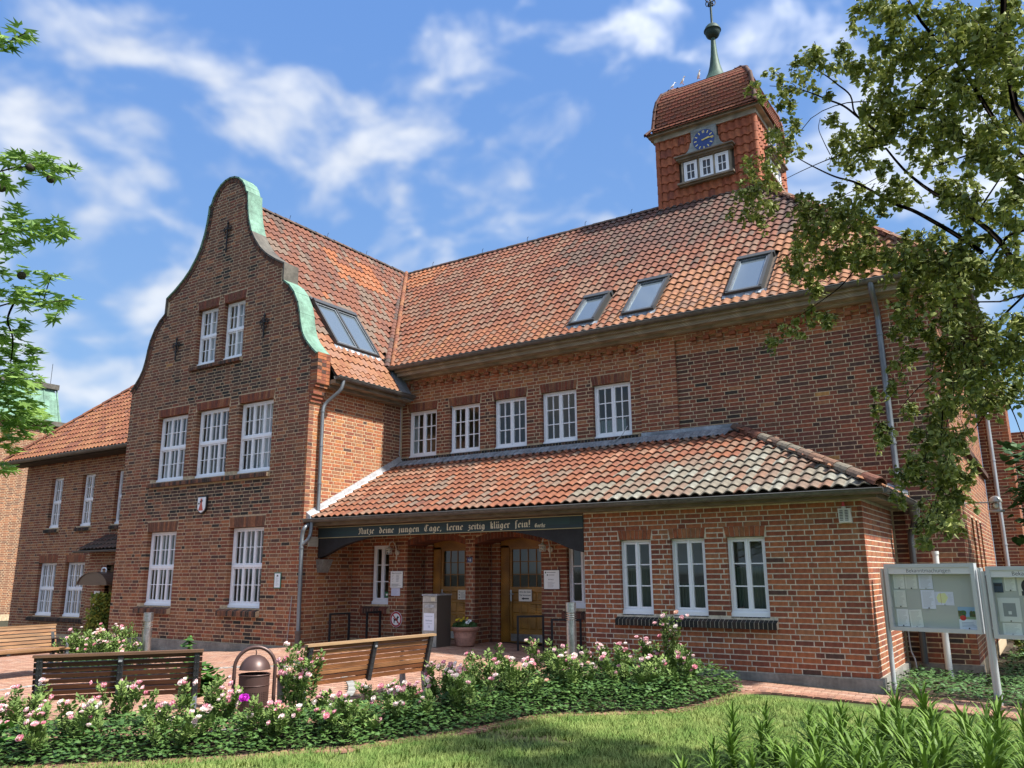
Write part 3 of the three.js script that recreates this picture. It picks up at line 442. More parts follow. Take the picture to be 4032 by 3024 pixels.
// ---- right-hand flank and the block behind it
{
  const w = new Wall(hall, 'flank_wall', V3(XM, 0, 0), V3(0, 0, -1), X1, { weight: () => .5 });
  const holes = [[2.0, 2.5, .3, 2.35], [3.0, 3.5, .3, 2.35], [4.0, 4.5, .3, 2.35]];
  w.courses(0, 6.083, (v) => cut(0, 7.9, [...holes, [1.4, 7.9, 3.55, 3.75]], v), () => pick([[3, 2], [0, 2], [2, 2], [5, 1.5], [6, 1], [12, 1]]), { off: .2, edge: .1 });
  w.sill(1.4, 7.9, 3.75, 3.55, .09, [9, 8, 14], .06);
  const mo = new MB(); w.sheet(mo, rect(0, 8, -.3, 6.1), holes.map((h) => rect(...h))); reveals(w, mo, holes, .25); mo.quad(V3(XM - .25, 0, -1.9), V3(XM - .25, 0, -4.7), V3(XM - .25, 2.5, -4.7), V3(XM - .25, 2.5, -1.9));
  w.finish(mo.geo(), matt.mortar, 60);
  const b = new Wall(hall, 'rear_block_wall', V3(0, 0, -8), X1, Z1, { weight: () => .4 });
  b.courses(0, 6.006, () => [[XM, 12.4]], () => pick([[6, 2], [5, 2], [7, 1], [2, 1]])); const bm = new MB(); b.sheet(bm, rect(XM, 12.393, -.3, 6)); b.finish(bm.geo(), matt.mortar, 60);  // shade on this face is put into the darker brick mix
  const c = new Wall(hall, 'rear_block_side_wall', V3(12.4, 0, -8), V3(0, 0, -1), X1, { weight: () => .3 }); c.courses(0, 6.006, () => [[0, 2.5]], () => pick([[3, 2], [0, 2], [2, 2]])); const cm = new MB(); c.sheet(cm, rect(.007, 2.6, -.3, 6)); c.finish(cm.geo(), matt.mortar, 20);  // sunlight on this side is put into the lighter brick mix
  const e = new Wall(hall, 'rear_wing_wall', V3(0, 0, -10.5), X1, Z1, { weight: () => .3 }); e.courses(0, 5.005, () => [[12.4, 15]], () => pick([[6, 2], [5, 2], [7, 1], [2, 1]])); const em = new MB(); e.sheet(em, rect(12.4, 18, -.3, 5)); e.finish(em.geo(), matt.mortar, 40);  // darker brick mix again carries the shade of a front face
}
// ---- front wall of the low porch building
{
  const w = new Wall(hall, 'annex_wall', V3(0, 0, ZA), X1, Z1);
  const holes = [[6.985, 7.54, .755, 1.935], [7.868, 8.432, .755, 1.935], [8.77, 9.36, .755, 1.935]], lints = holes.map(([a, b, , d]) => [a, b, d, d + .155]);
  const cuts = [...holes, ...lints.map(([a, b, c, d]) => [a - .03, b + .03, c, d]), [6.9, 9.47, .60, .745]];
  w.courses(0, 2.387, (v) => cut(XL, XA, cuts, v), (u, v) => { const up = v > 1.95, n = nz(u, v, 5, 1.2) * 1.4; return up ? pick([[3, 1.6], [0, 3], [1, 2.2], [2, .8], [5, .3]]) : pick([[0, 3], [1, 2.8], [2, 2.2 + Math.max(0, n) * 2], [3, .8], [5, 1.1 + Math.max(0, -n) * 3 + (v < .5 ? 1 : 0)], [6, .4 + (v < .5 ? .8 : 0)], [8, .15], [11, .05]]); });
  for (const [a, b, c, d] of lints) w.lintel(a, b, c + .002, d, [3, 0, 1], .004, .025);
  w.sill(6.9, 9.47, .765, .60, .085, [10, 10, 9], .1, .0655);
  const mo = new MB(); w.sheet(mo, rect(XL, XA - .007, -.05, 2.5), holes.map((h) => rect(...h))); reveals(w, mo, holes, .16); mo.quad(V3(XL, -.05, ZA - .006), V3(XL, -.05, ZB), V3(XL, 2.5, ZB), V3(XL, 2.5, ZA - .006));
  w.finish(mo.geo(), matt.mortarGrey, 320);
  const S1 = (ww) => ({ w: ww, h: 1.15, lights: 2, tiers: [1], cols: 1, rows: [3], fw: .032, sw: .034, bw: .018, foot: .07 });
  const green = M({ color: lin(.10, .135, .11), roughness: .9 });
  addWindow(hall, V3(7.262, .778, ZA - .095), 0, S1(.55), { curtain: [.02, .98, 0, .62], curtainMat: green }); addWindow(hall, V3(8.15, .778, ZA - .095), 0, S1(.56), { curtain: [.02, .98, .02, .4], curtainMat: green }); addWindow(hall, V3(9.065, .778, ZA - .095), 0, S1(.585), { curtain: [.02, .98, 0, .62], curtainMat: green });
  const pl = new MB(); pl.box(XL + .02, XA - 2.05, -.4, 0, ZA - .2, ZA + .045).box(XA - 2.04, XA + .045, -.4, -.004, ZA - .2, ZA + .05).box(XA - .2, XA + .046, -.4, -.003, -.0, ZA - .2); mesh('plinth', pl.geo(), matt.concrete, hall);
  const s = new Wall(hall, 'annex_side_wall', V3(XA, 0, 0), V3(0, 0, -1), X1, { weight: () => .8 });
  s.courses(0, 2.387, () => [[-ZA, 0]], (u, v) => pick([[3, 2], [0, 2], [1, 2], [2, 1.6], [5, 1], [12, .8]]), { off: .2, edge: .06 }); const sm = new MB(); s.sheet(sm, rect(-ZA + .007, 0, -.05, 2.5)); s.finish(sm.geo(), matt.mortarGrey, 120);
}
// ---- porch: back wall with two deep door recesses
{
  const w = new Wall(hall, 'porch_wall', V3(0, 0, ZB), X1, Z1, { weight: (u, v) => v > .1 ? 1 : .3 });
  const arch = (x0, x1) => (x) => 1.98 + .12 * (1 - ((x - (x0 + x1) / 2) / ((x1 - x0) / 2)) ** 2);
  const A1 = arch(1.58, 3.09), A2 = arch(3.32, 4.85), holes = [[.56, 1.07, .79, 2.02], [5.4, 5.98, .79, 1.92]];
  const T = (u, v) => pick([[1, 2.4], [2, 2.4], [5, 1.8], [6, 1], [0, .8], [3, .5], [7, .5]]);
  w.courses(.077, 2.387, (v) => { let s = cut(0, XL, [...holes, [.54, 1.09, .6, .79], [.34, 1.12, .58, .78], [5.3, 6.1, .6, .79]], v); for (const [x0, x1] of [[1.58, 3.09], [3.32, 4.85]]) { const top = v - .13; if (top < 1.98) s = s.flatMap(([a, b]) => cut(a, b, [[x0, x1, -1, 9]], v)); else if (top < 2.1) { const k = Math.sqrt(Math.max(0, 1 - (top - 1.98) / .12)) * (x1 - x0) / 2, c = (x0 + x1) / 2; s = s.flatMap(([a, b]) => cut(a, b, [[c - k, c + k, -1, 9]], v)); } } return s; }, T);
  for (const [x0, x1, f] of [[1.58, 3.09, A1], [3.32, 4.85, A2]]) { const n = 20; for (let i = 0; i < n; i++) { const a = x0 + (x1 - x0) * (i + .07) / n, b = x0 + (x1 - x0) * (i + .93) / n; w.extra.color(TONES[pick([[5, 2], [6, 2], [2, 1.5]])]).hexa([V3(a, f(a), ZB + .004), V3(b, f(b), ZB + .004), V3(b, f(b), ZB - .58), V3(a, f(a), ZB - .58), V3(a, f(a) + .125, ZB + .004), V3(b, f(b) + .125, ZB + .004), V3(b, f(b) + .125, ZB - .1), V3(a, f(a) + .125, ZB - .1)]); } }
  w.sill(.35, 1.115, .79, .6, .09, [6, 5, 8], .1); w.sill(5.3, 6.1, .79, .6, .06, [8, 6], .1);
  const mo = new MB(); const archPts = (x0, x1, f) => { const p = [[x0, -.2]]; for (let i = 0; i <= 14; i++) { const x = x0 + (x1 - x0) * i / 14; p.push([x, f(x) + .004]); } p.push([x1, -.2]); return p; };
  w.sheet(mo, rect(-.0, XL, -.3, 2.5), [...holes.map((h) => rect(...h)), archPts(1.58, 3.09, A1), archPts(3.32, 4.85, A2)]); reveals(w, mo, holes, .18);
  w.finish(mo.geo(), matt.mortar, 300);
  const jam = (name, X, N, u0, u1, o2) => { const j = new Wall(hall, name, V3(X, 0, 0), V3(0, 0, -N), V3(N, 0, 0), { weight: () => .8 }); const r0 = N > 0 ? [-ZB, -.91] : [.91, ZB]; j.courses(.077, 2.156, () => [r0], T, { off: .05, edge: .05 }); const m = new MB(); j.sheet(m, rect(r0[0], r0[1], -.1, 2.2)); j.finish(m.geo(), matt.mortar, 40); };
  jam('door_jamb_wall', 1.58, 1); jam('door_jamb_wall', 3.09, -1); jam('door_jamb_wall', 3.32, 1); jam('door_jamb_wall', 4.85, -1);
  const st = new Wall(hall, 'door_reveal_wall', V3(0, 0, .91), X1, Z1, { weight: () => .6 }); st.courses(.077, 2.156, () => [[1.58, 1.78], [2.9, 3.09], [3.32, 3.52], [4.66, 4.85]], T, { edge: .08 }); const sm = new MB(); for (const [a, b] of [[1.58, 1.78], [2.9, 3.09], [3.32, 3.52], [4.66, 4.85]]) st.sheet(sm, rect(a, b, -.1, 2.2)); st.finish(sm.geo(), matt.mortar, 40);
  const SP = (ww, hh) => ({ w: ww, h: hh, lights: 2, tiers: [1], cols: 1, rows: [3], fw: .035, sw: .036, bw: .018, foot: .08 });
  addWindow(hall, V3(.815, .80, ZB - .1), 0, SP(.5, 1.21)); addWindow(hall, V3(5.69, .80, ZB - .1), 0, SP(.57, 1.11));
  // dark hall behind the doors, porch floor slab and ceiling
  const dk = new MB(); dk.box(0, XL, 2.42, 2.46, 0, ZA - .02); mesh('porch_ceiling', dk.geo(), matt.greyWood, hall);
  const dr = new MB(); dr.quad(V3(0, -.1, .05), V3(XA, -.1, .05), V3(XA, 2.4, .05), V3(0, 2.4, .05)); dr.quad(V3(6.4, -.1, ZA - .9), V3(XA - .05, -.1, ZA - .9), V3(XA - .05, 2.4, ZA - .9), V3(6.4, 2.4, ZA - .9)); dr.quad(V3(6.35, 2.415, ZA), V3(XA, 2.415, ZA), V3(XA, 2.415, 0), V3(6.35, 2.415, 0)); mesh('entrance_hall_walls', dr.geo(), matt.room, hall);
  // doors
  const door = (x0, x1, label, handleSide) => {
    const d = new THREE.Group(); d.name = 'door'; d.position.set((x0 + x1) / 2, .09, .84); d.userData.label = label; hall.add(d);
    const W = x1 - x0, h = 1.93, fr = new MB(), side = .2; const top = (x) => h + .085 * (1 - (x / (W / 2)) ** 2) - .05;
    // frame with curved head
    fr.box(-W / 2, -W / 2 + side, 0, h - .06, -.05, .03).box(W / 2 - .07, W / 2, 0, h - .06, -.05, .03);
    for (let i = 0; i < 12; i++) { const a = -W / 2 + W * i / 12, b = -W / 2 + W * (i + 1) / 12; fr.hexa([V3(a, h - .10, .03), V3(b, h - .10, .03), V3(b, h - .10, -.05), V3(a, h - .10, -.05), V3(a, top(a) + .1, .03), V3(b, top(b) + .1, .03), V3(b, top(b) + .1, -.05), V3(a, top(a) + .1, -.05)]); }
    mesh('door_frame', fr.geo(), matt.oakDark, d);
    const L0 = -W / 2 + side + .004, L1 = W / 2 - .074, lw = L1 - L0, leaf = new MB(), gl0 = 1.06, gl1 = h - .14, st = .055;
    leaf.box(L0, L0 + st, 0, h - .10, -.03, .012).box(L1 - st, L1, 0, h - .10, -.03, .012).box(L0 + st, L1 - st, gl1, h - .10, -.03, .012).box(L0 + st, L1 - st, gl0 - .09, gl0, -.03, .012).box(L0 + st, L1 - st, 0, .2, -.03, .012).box(L0 + st, L1 - st, .2, gl0 - .09, -.03, -.012);
    mesh('leaf', leaf.geo(), matt.oak, d);
    const iw = lw - 2 * st, pw = (iw - 3 * .03) / 4; // raised panels in three rows of four
    const rows = [[.25, .5], [.55, .74], [.79, .96]]; for (const [a, b] of rows) for (let c = 0; c < 4; c++) { const xx = L0 + st + c * (pw + .03) + .004, m = new MB(); m.hexa([V3(xx, a, -.012), V3(xx + pw, a, -.012), V3(xx + pw, a, -.02), V3(xx, a, -.02), V3(xx, b, -.012), V3(xx + pw, b, -.012), V3(xx + pw, b, -.02), V3(xx, b, -.02)]); m.hexa([V3(xx + .02, a + .02, .006), V3(xx + pw - .02, a + .02, .006), V3(xx + pw, a, -.012), V3(xx, a, -.012), V3(xx + .02, b - .02, .006), V3(xx + pw - .02, b - .02, .006), V3(xx + pw, b, -.012), V3(xx, b, -.012)]); mesh('door_panel', m.geo(), matt.oak, d); }
    const bars = new MB(), gw = (iw - 3 * .016) / 4, gh = (gl1 - gl0 - 2 * .016) / 3; for (let c = 1; c < 4; c++) bars.box(L0 + st + c * gw + (c - 1) * .016, L0 + st + c * gw + c * .016, gl0, gl1, -.02, .002); for (let r = 1; r < 3; r++) bars.box(L0 + st, L1 - st, gl0 + r * gh + (r - 1) * .016, gl0 + r * gh + r * .016, -.019, .001); mesh('glazing_bars', bars.geo(), matt.oakDark, d);
    for (let c = 0; c < 4; c++) for (let r = 0; r < 3; r++) { const m = mesh('pane', paneGeo, matt.glass, d); m.position.set(L0 + st + c * (gw + .016) + gw / 2, gl0 + r * (gh + .016) + gh / 2, -.012); m.scale.set(gw + .004, gh + .004, 1); }
    const kp = new MB(); kp.box(L0 + .02, L1 - .02, .02, .16, .012, .016); mesh('kick_plate', kp.geo(), matt.steel, d);
    const hd = new MB(), hx = handleSide < 0 ? L0 + .03 : L1 - .03; hd.box(hx - .02, hx + .02, .78, 1.0, .012, .02); hd.add(tube([V3(hx, .92, .02), V3(hx, .92, .06), V3(hx - handleSide * .1, .92, .065)], .01, 8)); mesh('handle', hd.geo(), matt.steel, d);
  };
  door(1.78, 2.9, 'oak door behind the grey letterbox column', -1); door(3.52, 4.66, 'oak door with white arrow notice', -1);
}

// ---- roofs
const onZ = (u, v, Z) => { const d = ray(u, v); return EYE.clone().addScaledVector(d, (Z - EYE.z) / d.z); };
const mainPt = (y) => .42 - (y - 6.3) * (4.30 / 4.44);
const skyl = [[4.87, 5.48, 6.53, 7.38], [6.12, 6.83, 6.53, 7.54], [8.3, 9.0, 6.54, 7.59]];
{
  // main front slope
  const s = 6.181, Vv = V3(0, 4.44 / s, -4.30 / s), o = V3(-3.6, 6.30, .42), yOf = (v) => 6.3 + v * 4.44 / s;
  const val = (y) => -3.3 + (10.74 - y) * .719, hip = (y) => 12.2 - (y - 6.3) * (4.30 / 4.44);
  roofField(hall, 'main_roof', o, X1, Vv, 15.9, s, .1765, .268, (u, v) => { const x = o.x + u, y = yOf(v); return v < s + .1 && x > val(y) + .12 && x < hip(y) + .1 && !skyl.some(([a, b, c, d]) => x > a - .02 && x < b + .02 && y > c - .06 && y < d + .05); },
    (u, v) => {
      const x = o.x + u, y = yOf(v), n = nz(x, y, 4, .5) * 1.5, n2 = nz(x, y, 12, 2.2);
      const streak = nz(x * 5, y * .4, 21, 1); // weathering runs down the slope
      const fresh = x > 6.0 + (y > 7.6 ? 3 : 0) && y < 8.1 + .08 * n && x > 5.3 + (y - 6.3) * .5; // relaid tiles round the skylights
      if (fresh) return ramp([17, 13, 3, 9, 0], .35 + .3 * n2 + (rb() - .5) * .5);
      if (x < -1.7 + .8 * n2 && y > 9.6) return pick([[14, 2], [13, 1.5], [0, 1]]);
      return ramp([13, 3, 0, 1, 9, 2, 4, 15, 5, 6, 7, 8], .40 + .12 * n + .22 * streak + .10 * n2 + (rb() - .5) * .2 + .36 * smooth(7.7, 9.4, y) * smooth(.5, 6.2, x) + .12 * smooth(9.9, 10.7, y) - .14 * smooth(7.6, 6.4, y));
    }, [[3.6 + val(6.3) - .3, 0], [3.6 + 12.2, 0], [3.6 + 7.95, s], [.25, s]], { kick: 5, amp: .036 });
  // gable slope towards the forecourt
  const s2 = 6.305, V2 = V3(-3.68 / s2, 5.12 / s2, 0), o2 = V3(.38, 5.62, 2.6), y2 = (v) => 5.62 + v * 5.12 / s2;
  roofField(hall, 'gable_roof', o2, V3(0, 0, -1), V2, 6.6, s2, .1765, .268, (u, v) => { const y = y2(v), z = 2.6 - u; if (v > s2) return false; if (z < (y < 6.3 ? .5 : mainPt(y) + .14)) return false; const x = .38 - v * 3.68 / s2; return !(z > .58 && z < 2.08 && y > 6.5 && y < 7.82); },
    (u, v) => { const y = y2(v), z = 2.6 - u, n = nz(z, y, 8, .7) * 1.5, n2 = nz(z, y, 2, 2.5); if (y > 9.1 && y < 10.2 && z < .2 && z > -1.9 && n2 > -.12) return pick([[14, 3], [13, 1]]); if (n2 > .42 && y > 7.5) return 14; if (y < 6.6) return pick([[3, 2], [13, 2], [17, 2], [0, 1]]); return ramp([17, 9, 10, 2, 4, 15, 5, 6], .42 + .16 * n + .2 * nz(z * 5, y * .4, 27, 1) + (rb() - .5) * .32 + .14 * smooth(9.4, 10.6, y)); },
    [[0, 0], [2.5, 0], [2.3, .84], [6.48, s2], [0, s2]], { amp: .036, kick: 2 });
  const bk = new MB(); bk.quad(V3(-3.3, 10.72, 2.6), V3(-3.3, 10.72, -3.9), V3(-7.1, 5.5, -3.9), V3(-7.1, 5.5, 2.6)); bk.quad(V3(-3.6, 10.72, -3.88), V3(7.9, 10.72, -3.88), V3(12.2, 6.28, -8.2), V3(-3.6, 6.28, -8.2)); mesh('rear_roof', bk.geo(), ttoneMat[4], hall);
  // hipped end
  const s3 = 6.181; roofField(hall, 'hip_roof', V3(12.2, 6.3, .42), V3(0, 0, -1), V3(-4.30 / s3, 4.44 / s3, 0), 8.6, s3, .1765, .268, (u, v) => { const k = v / s3 * 4.3; return v < s3 && u > k - .1 && u < 8.6 - k; }, () => pick([[3, 2], [13, 2], [9, 1], [2, 2]]), [[0, 0], [8.6, 0], [4.3, s3]], { most: 40, weight: () => .3 });
  // low roof over the porch
  const s4 = 3.204, V4 = V3(0, 1.465 / s4, -2.85 / s4), o4 = V3(.02, 2.535, 2.87);
  roofField(hall, 'porch_roof', o4, X1, V4, 11.2, s4 - .06, .1735, .27, (u, v) => v < s4 - .1 && u < 11.06 - v / s4 * 2.75 + .04, (u, v) => {
    const x = u, n = nz(x, v, 6, .9) * 1.5, n2 = nz(x, v, 15, 2.4), li = smooth(5.2, 7.6, x) * smooth(2.3, 1.0, v) + .4 * smooth(8, 9.6, x) + .45 * smooth(3.6, 6, x) * smooth(1.0, .2, v) - .12; // lichen on the lower right
    const streak = nz(x * 5, v * .5, 31, 1);
    if (li * .9 + .55 * n2 + .3 * streak + (rb() - .5) * .34 > .52) return pick([[11, 3], [10, 2.6], [12, 1.5], [9, 1.2]]);
    return ramp([13, 3, 17, 9, 1, 2, 10, 4, 15, 5, 6, 7], .40 + .14 * n + .2 * streak + (rb() - .5) * .26 + .34 * smooth(2.5, 3.0, v) - .1 * smooth(3, 0, x));
  }, [[0, 0], [11.03, 0], [8.28, s4], [0, s4]], { amp: .038, most: 320 });
  roofField(hall, 'porch_hip_roof', V3(11.05, 2.535, 2.87), V3(0, 0, -1), V3(-2.75 / 3.116, 1.465 / 3.116, 0), 2.87, 3.116, .1735, .27, (u, v) => u > v / 3.116 * 2.87 - .1 && v < 3.0, () => pick([[3, 2], [9, 2], [11, 1], [2, 1]]), [[0, 0], [2.87, 0], [2.87, 3.116]], { most: 60, weight: () => .6 });
  // ridges, hips, valley
  const dk = [6, 7, 8, 15, 7];
  ridgeTiles(hall, 'ridge_tile', V3(-3.3, 10.73, -3.88), V3(5.6, 10.73, -3.88), Y1, .085, .36, dk);
  ridgeTiles(hall, 'ridge_tile', V3(-3.3, 10.73, 2.6), V3(-3.3, 10.73, -3.88), Y1, .085, .36, dk);
  ridgeTiles(hall, 'hip_tile', V3(12.2, 6.32, .42), V3(8.0, 10.68, -3.8), V3(.4, 1, .4).normalize(), .085, .36, [2, 4, 13, 9]);
  ridgeTiles(hall, 'hip_tile', V3(11.08, 2.55, 2.9), V3(8.25, 4.03, .0), V3(.35, 1, .35).normalize(), .1, .34, [10, 11, 15, 4, 9]);
  { const up = V3(.55, .62, .55).normalize(), al = V3(.6, 0, -.8), A = V3(.05, 6.26, .42), B = V3(-3.28, 10.76, -3.86), dir = B.clone().sub(A).normalize(), lat = dir.clone().cross(up).normalize(), sh = (p, l, h) => p.clone().addScaledVector(lat, l).addScaledVector(up, h);
    ridgeTiles(hall, 'valley_tile', sh(A, 0, .05), sh(B, 0, .05), up, .062, .215, [0, 1, 2, 3]); for (const l of [-.13, .13]) ridgeTiles(hall, 'valley_tile', sh(A, l, -.0), sh(B, l, -.0), up, .085, .215, [5, 6, 7, 4]); }
  // bird spikes / snow hooks along the ridge
  const hk = new MB(); for (const x of [-2.2, -.3, 1.3, 3.2, 4.6]) hk.add(tube([V3(x, 10.78, -3.86), V3(x + .02, 10.9, -3.84), V3(x + .06, 10.93, -3.84)], .008, 4)); for (const z of [2.3, 1, -.4, -2]) hk.add(tube([V3(-3.28, 10.8, z), V3(-3.26, 10.9, z), V3(-3.24, 10.93, z)], .008, 4)); mesh('ridge_hooks', hk.geo(), matt.iron, hall);
  // zinc flashing: wavy lead strip at the top of the porch roof, the side strip on the gable wall, corner pieces
  const fl = new MB(), Nn = V3(0, 2.85 / s4, 1.465 / s4), base = (x, v, n) => o4.clone().addScaledVector(X1, x - .02).addScaledVector(V4, v).addScaledVector(Nn, n);
  for (let x = .1; x < 8.2; x += .054) { const wv = (t) => .052 + .02 * Math.sin(t / .1735 * 2 * Math.PI), lo = (t) => 2.82 + .018 * Math.sin(t / .1735 * 2 * Math.PI); fl.quad(base(x, lo(x), wv(x)), base(x + .054, lo(x + .054), wv(x + .054)), base(x + .054, 3.13, .075), base(x, 3.13, .075)); }
  fl.quad(V3(.02, 3.985, .10), V3(8.3, 3.985, .10), V3(8.3, 4.06, .012), V3(.02, 4.06, .012)).quad(V3(6.34, 4.06, .014), V3(8.32, 4.06, .014), V3(8.3, 4.13, .012), V3(6.34, 4.13, .012));
  fl.quad(V3(8.2, 4.1, .02), V3(8.26, 3.97, .09), V3(11.05, 2.60, .09), V3(11.05, 2.70, .02));
  mesh('lead_flashing', fl.geo(), matt.lead, hall);
  const sf = new MB(); sf.hexa([V3(.0, 2.52, 2.9), V3(.16, 2.50, 2.9), V3(.16, 4.0, .02), V3(.0, 4.02, .02), V3(.0, 2.68, 2.9), V3(.12, 2.605, 2.9), V3(.12, 4.09, .02), V3(.0, 4.17, .02)]); mesh('side_flashing', sf.geo(), matt.galv, hall);
  const vf = new MB(); vf.quad(V3(.38, 5.66, .52), V3(.40, 5.66, .08), V3(-.1, 6.32, .08), V3(-.1, 6.32, .52)); vf.hexa([V3(.02, 5.45, .42), V3(.42, 5.5, .42), V3(.42, 5.5, .02), V3(.02, 5.45, .02), V3(-.1, 6.22, .40), V3(.02, 6.22, .40), V3(.02, 6.22, .02), V3(-.1, 6.22, .02)]); mesh('valley_flashing', vf.geo(), matt.lead, hall);
  // eaves boards
  const ev = new MB(); ev.box(.1, 12.1, 6.085, 6.17, -.02, .30).box(.1, 12.15, 6.17, 6.255, -.02, .385).box(.1, 12.08, 6.03, 6.085, -.02, .12); mesh('eaves_board', ev.geo(), matt.paleWood, hall);
  const ev2 = new MB(); ev2.box(-.02, .36, 5.46, 5.55, .05, 2.58).box(-.02, .18, 5.39, 5.46, .05, 2.6); mesh('eaves_board', ev2.geo(), matt.greyWood, hall);
  const ev3 = new MB(); ev3.box(.03, 11.0, 2.40, 2.48, 2.48, 2.80).box(10.8, 11.0, 2.40, 2.479, .05, 2.48); mesh('eaves_board', ev3.geo(), matt.greyWood, hall);
  gutter(hall, V3(-.1, 6.285, .46), V3(12.25, 6.285, .46), .075, matt.zincDark); gutter(hall, V3(.44, 5.60, .06), V3(.44, 5.60, 2.62), .075, matt.zincDark); gutter(hall, V3(.0, 2.525, 2.93), V3(11.12, 2.505, 2.93), .07, matt.zincDark); gutter(hall, V3(11.11, 2.505, 2.96), V3(11.11, 2.50, .1), .07, matt.zincDark);
  gutter(hall, V3(12.27, 6.285, .46), V3(12.27, 6.285, -8), .075, matt.zincDark);
  // downpipes
  const gp = (y) => ZG + .06;
  downpipe(hall, [V3(.44, 5.55, 2.42), V3(.42, 5.33, 2.45), V3(.11, 5.02, 2.62), V3(.09, 4.9, 2.66), V3(.09, 2.62, 2.66), V3(.12, 2.5, 2.74), V3(.13, 2.36, 3.05), V3(.075, 2.22, 3.05), V3(.07, .28, 3.02)], .042, matt.zinc, [V3(.09, 4.85, 2.66), V3(.09, 4.1, 2.66), V3(.09, 3.3, 2.66), V3(.075, 1.95, 3.05), V3(.073, 1.2, 3.035)]);
  downpipe(hall, [V3(.22, 2.46, 2.93), V3(.22, 2.2, 2.96), V3(.2, 2.1, 3.0), V3(.08, 2.0, 3.045)], .038, matt.zinc);
  const base1 = new MB(); base1.add(new THREE.CylinderGeometry(.055, .06, .34, 10), new THREE.Matrix4().setPosition(.07, .13, 3.02)).add(new THREE.CylinderGeometry(.068, .068, .05, 10), new THREE.Matrix4().setPosition(.07, .29, 3.02)); mesh('pipe_foot', base1.geo(), M({ color: lin(.10, .075, .065), roughness: .7 }), hall);
  downpipe(hall, [V3(10.9, 6.24, .46), V3(10.9, 6.1, .44), V3(10.9, 5.78, .08), V3(10.9, 5.6, .075), V3(10.92, 2.7, .075)], .05, matt.zinc, [V3(10.9, 5.4, .075), V3(10.91, 4.4, .075), V3(10.915, 3.5, .075)]);
  downpipe(hall, [V3(11.11, 2.45, .2), V3(11.11, 2.15, .16), V3(11.02, 2.0, .1), V3(11.02, .0, .1)], .05, M({ color: lin(.05, .055, .06), metalness: .3, roughness: .5 }), [V3(11.02, 1.5, .1), V3(11.02, .5, .1)]);
  const hop = new MB(); hop.add(new THREE.CylinderGeometry(.12, .05, .32, 10), new THREE.Matrix4().setPosition(11.13, 2.33, .22)); mesh('rain_hopper', hop.geo(), matt.zincDark, hall);
  const pp = new MB(); pp.add(tube([V3(10.82, .62, .06), V3(10.83, .2, .06), V3(10.88, .05, .1), V3(10.9, -.2, .12)], .014, 6)); mesh('conduit', pp.geo(), matt.galv, hall);
  const vp = new MB(); vp.add(new THREE.CylinderGeometry(.045, .05, 1.95, 12), new THREE.Matrix4().setPosition(11.35, .74, .14)).add(new THREE.CylinderGeometry(.055, .055, .05, 12), new THREE.Matrix4().setPosition(11.35, 1.69, .14)); mesh('vent_pipe', vp.geo(), M({ color: lin(.62, .62, .60), roughness: .5 }), hall);
  downpipe(hall, [V3(12.0, 6.4, -7.93), V3(12.0, -.2, -7.93)], .05, matt.galv, [V3(12, 4, -7.93), V3(12, 2, -7.93)]);
  // lightning conductor cable beside the pipe and on the annex corner
  for (const pts of [[V3(0.012, 5.4, .02), V3(.012, 4.4, .025), V3(.02, 4.25, .06), V3(.15, 4.1, .14), V3(.17, 4.02, .2)], [V3(6.05, 4.3, .02), V3(5.98, 4.1, .16), V3(5.8, 3.97, .2)], [V3(-.28, .0, 3.0), V3(-.24, .3, 3.0), V3(-.22, .55, 3.0), V3(-.2, .98, 2.99)]]) mesh('lightning_cable', tube(pts, .009, 5), matt.galv, hall);
  const pl = new MB(); pl.box(-6.72, .02, -.45, -.01, ZG - .1, ZG + .05); mesh('plinth', pl.geo(), matt.concrete, hall);
  const pl2 = new MB(); pl2.box(XM - .85, XM + .05, -.4, -.002, -.1, .05); mesh('plinth', pl2.geo(), matt.concrete, hall);
}
// ---- roof windows
function roofWindow(cx, cy, cz, U, Vv, w, h, panes) {
  const N = U.clone().cross(Vv).normalize(), g = new THREE.Group(); g.name = 'roof_window'; g.position.set(cx, cy, cz); g.quaternion.setFromRotationMatrix(new THREE.Matrix4().makeBasis(U, Vv, N)); hall.add(g);
  const f = new MB(), t = .055; f.box(-w / 2, w / 2, h - .12, h, -.02, .14).box(-w / 2, w / 2, 0, .05, -.02, .11); for (let i = 0; i <= panes; i++) { const x = -w / 2 + (w - t) * i / panes; f.box(x, x + t, .05, h - .12, -.02, .12); }
  f.box(-w / 2 - .03, w / 2 + .03, h, h + .09, -.02, .085); mesh('casing', f.geo(), matt.darkFrame, g);
  for (let i = 0; i < panes; i++) { const x0 = -w / 2 + (w - t) * i / panes + t, x1 = -w / 2 + (w - t) * (i + 1) / panes, s = new MB(); s.box(x0 + .004, x0 + .035, .055, h - .125, .03, .1).box(x1 - .035, x1 - .004, .055, h - .125, .03, .1).box(x0 + .035, x1 - .035, .055, .09, .03, .1).box(x0 + .035, x1 - .035, h - .16, h - .125, .03, .1); mesh('sash', s.geo(), matt.zinc, g);
    const p = mesh('pane', paneGeo, M({ color: lin(.20, .25, .29), roughness: .05, metalness: .55 }), g); p.position.set((x0 + x1) / 2, (h - .07) / 2, .07); p.scale.set(x1 - x0 - .06, h - .24, 1); }
  const fl = new MB(); for (let x = -w / 2 - .06; x < w / 2 + .06; x += .05) { const q = (t) => .03 + .016 * Math.sin(t * 29); fl.quad(V3(x, -.1, q(x)), V3(x + .05, -.1, q(x + .05)), V3(x + .05, .0, .05), V3(x, .0, .05)); } mesh('flashing_apron', fl.geo(), matt.lead, g);
}
for (const [a, b, c, d] of skyl) roofWindow((a + b) / 2, c, mainPt(c), X1, V3(0, 4.44 / 6.181, -4.30 / 6.181), b - a, (d - c) * 6.181 / 4.44, 1);
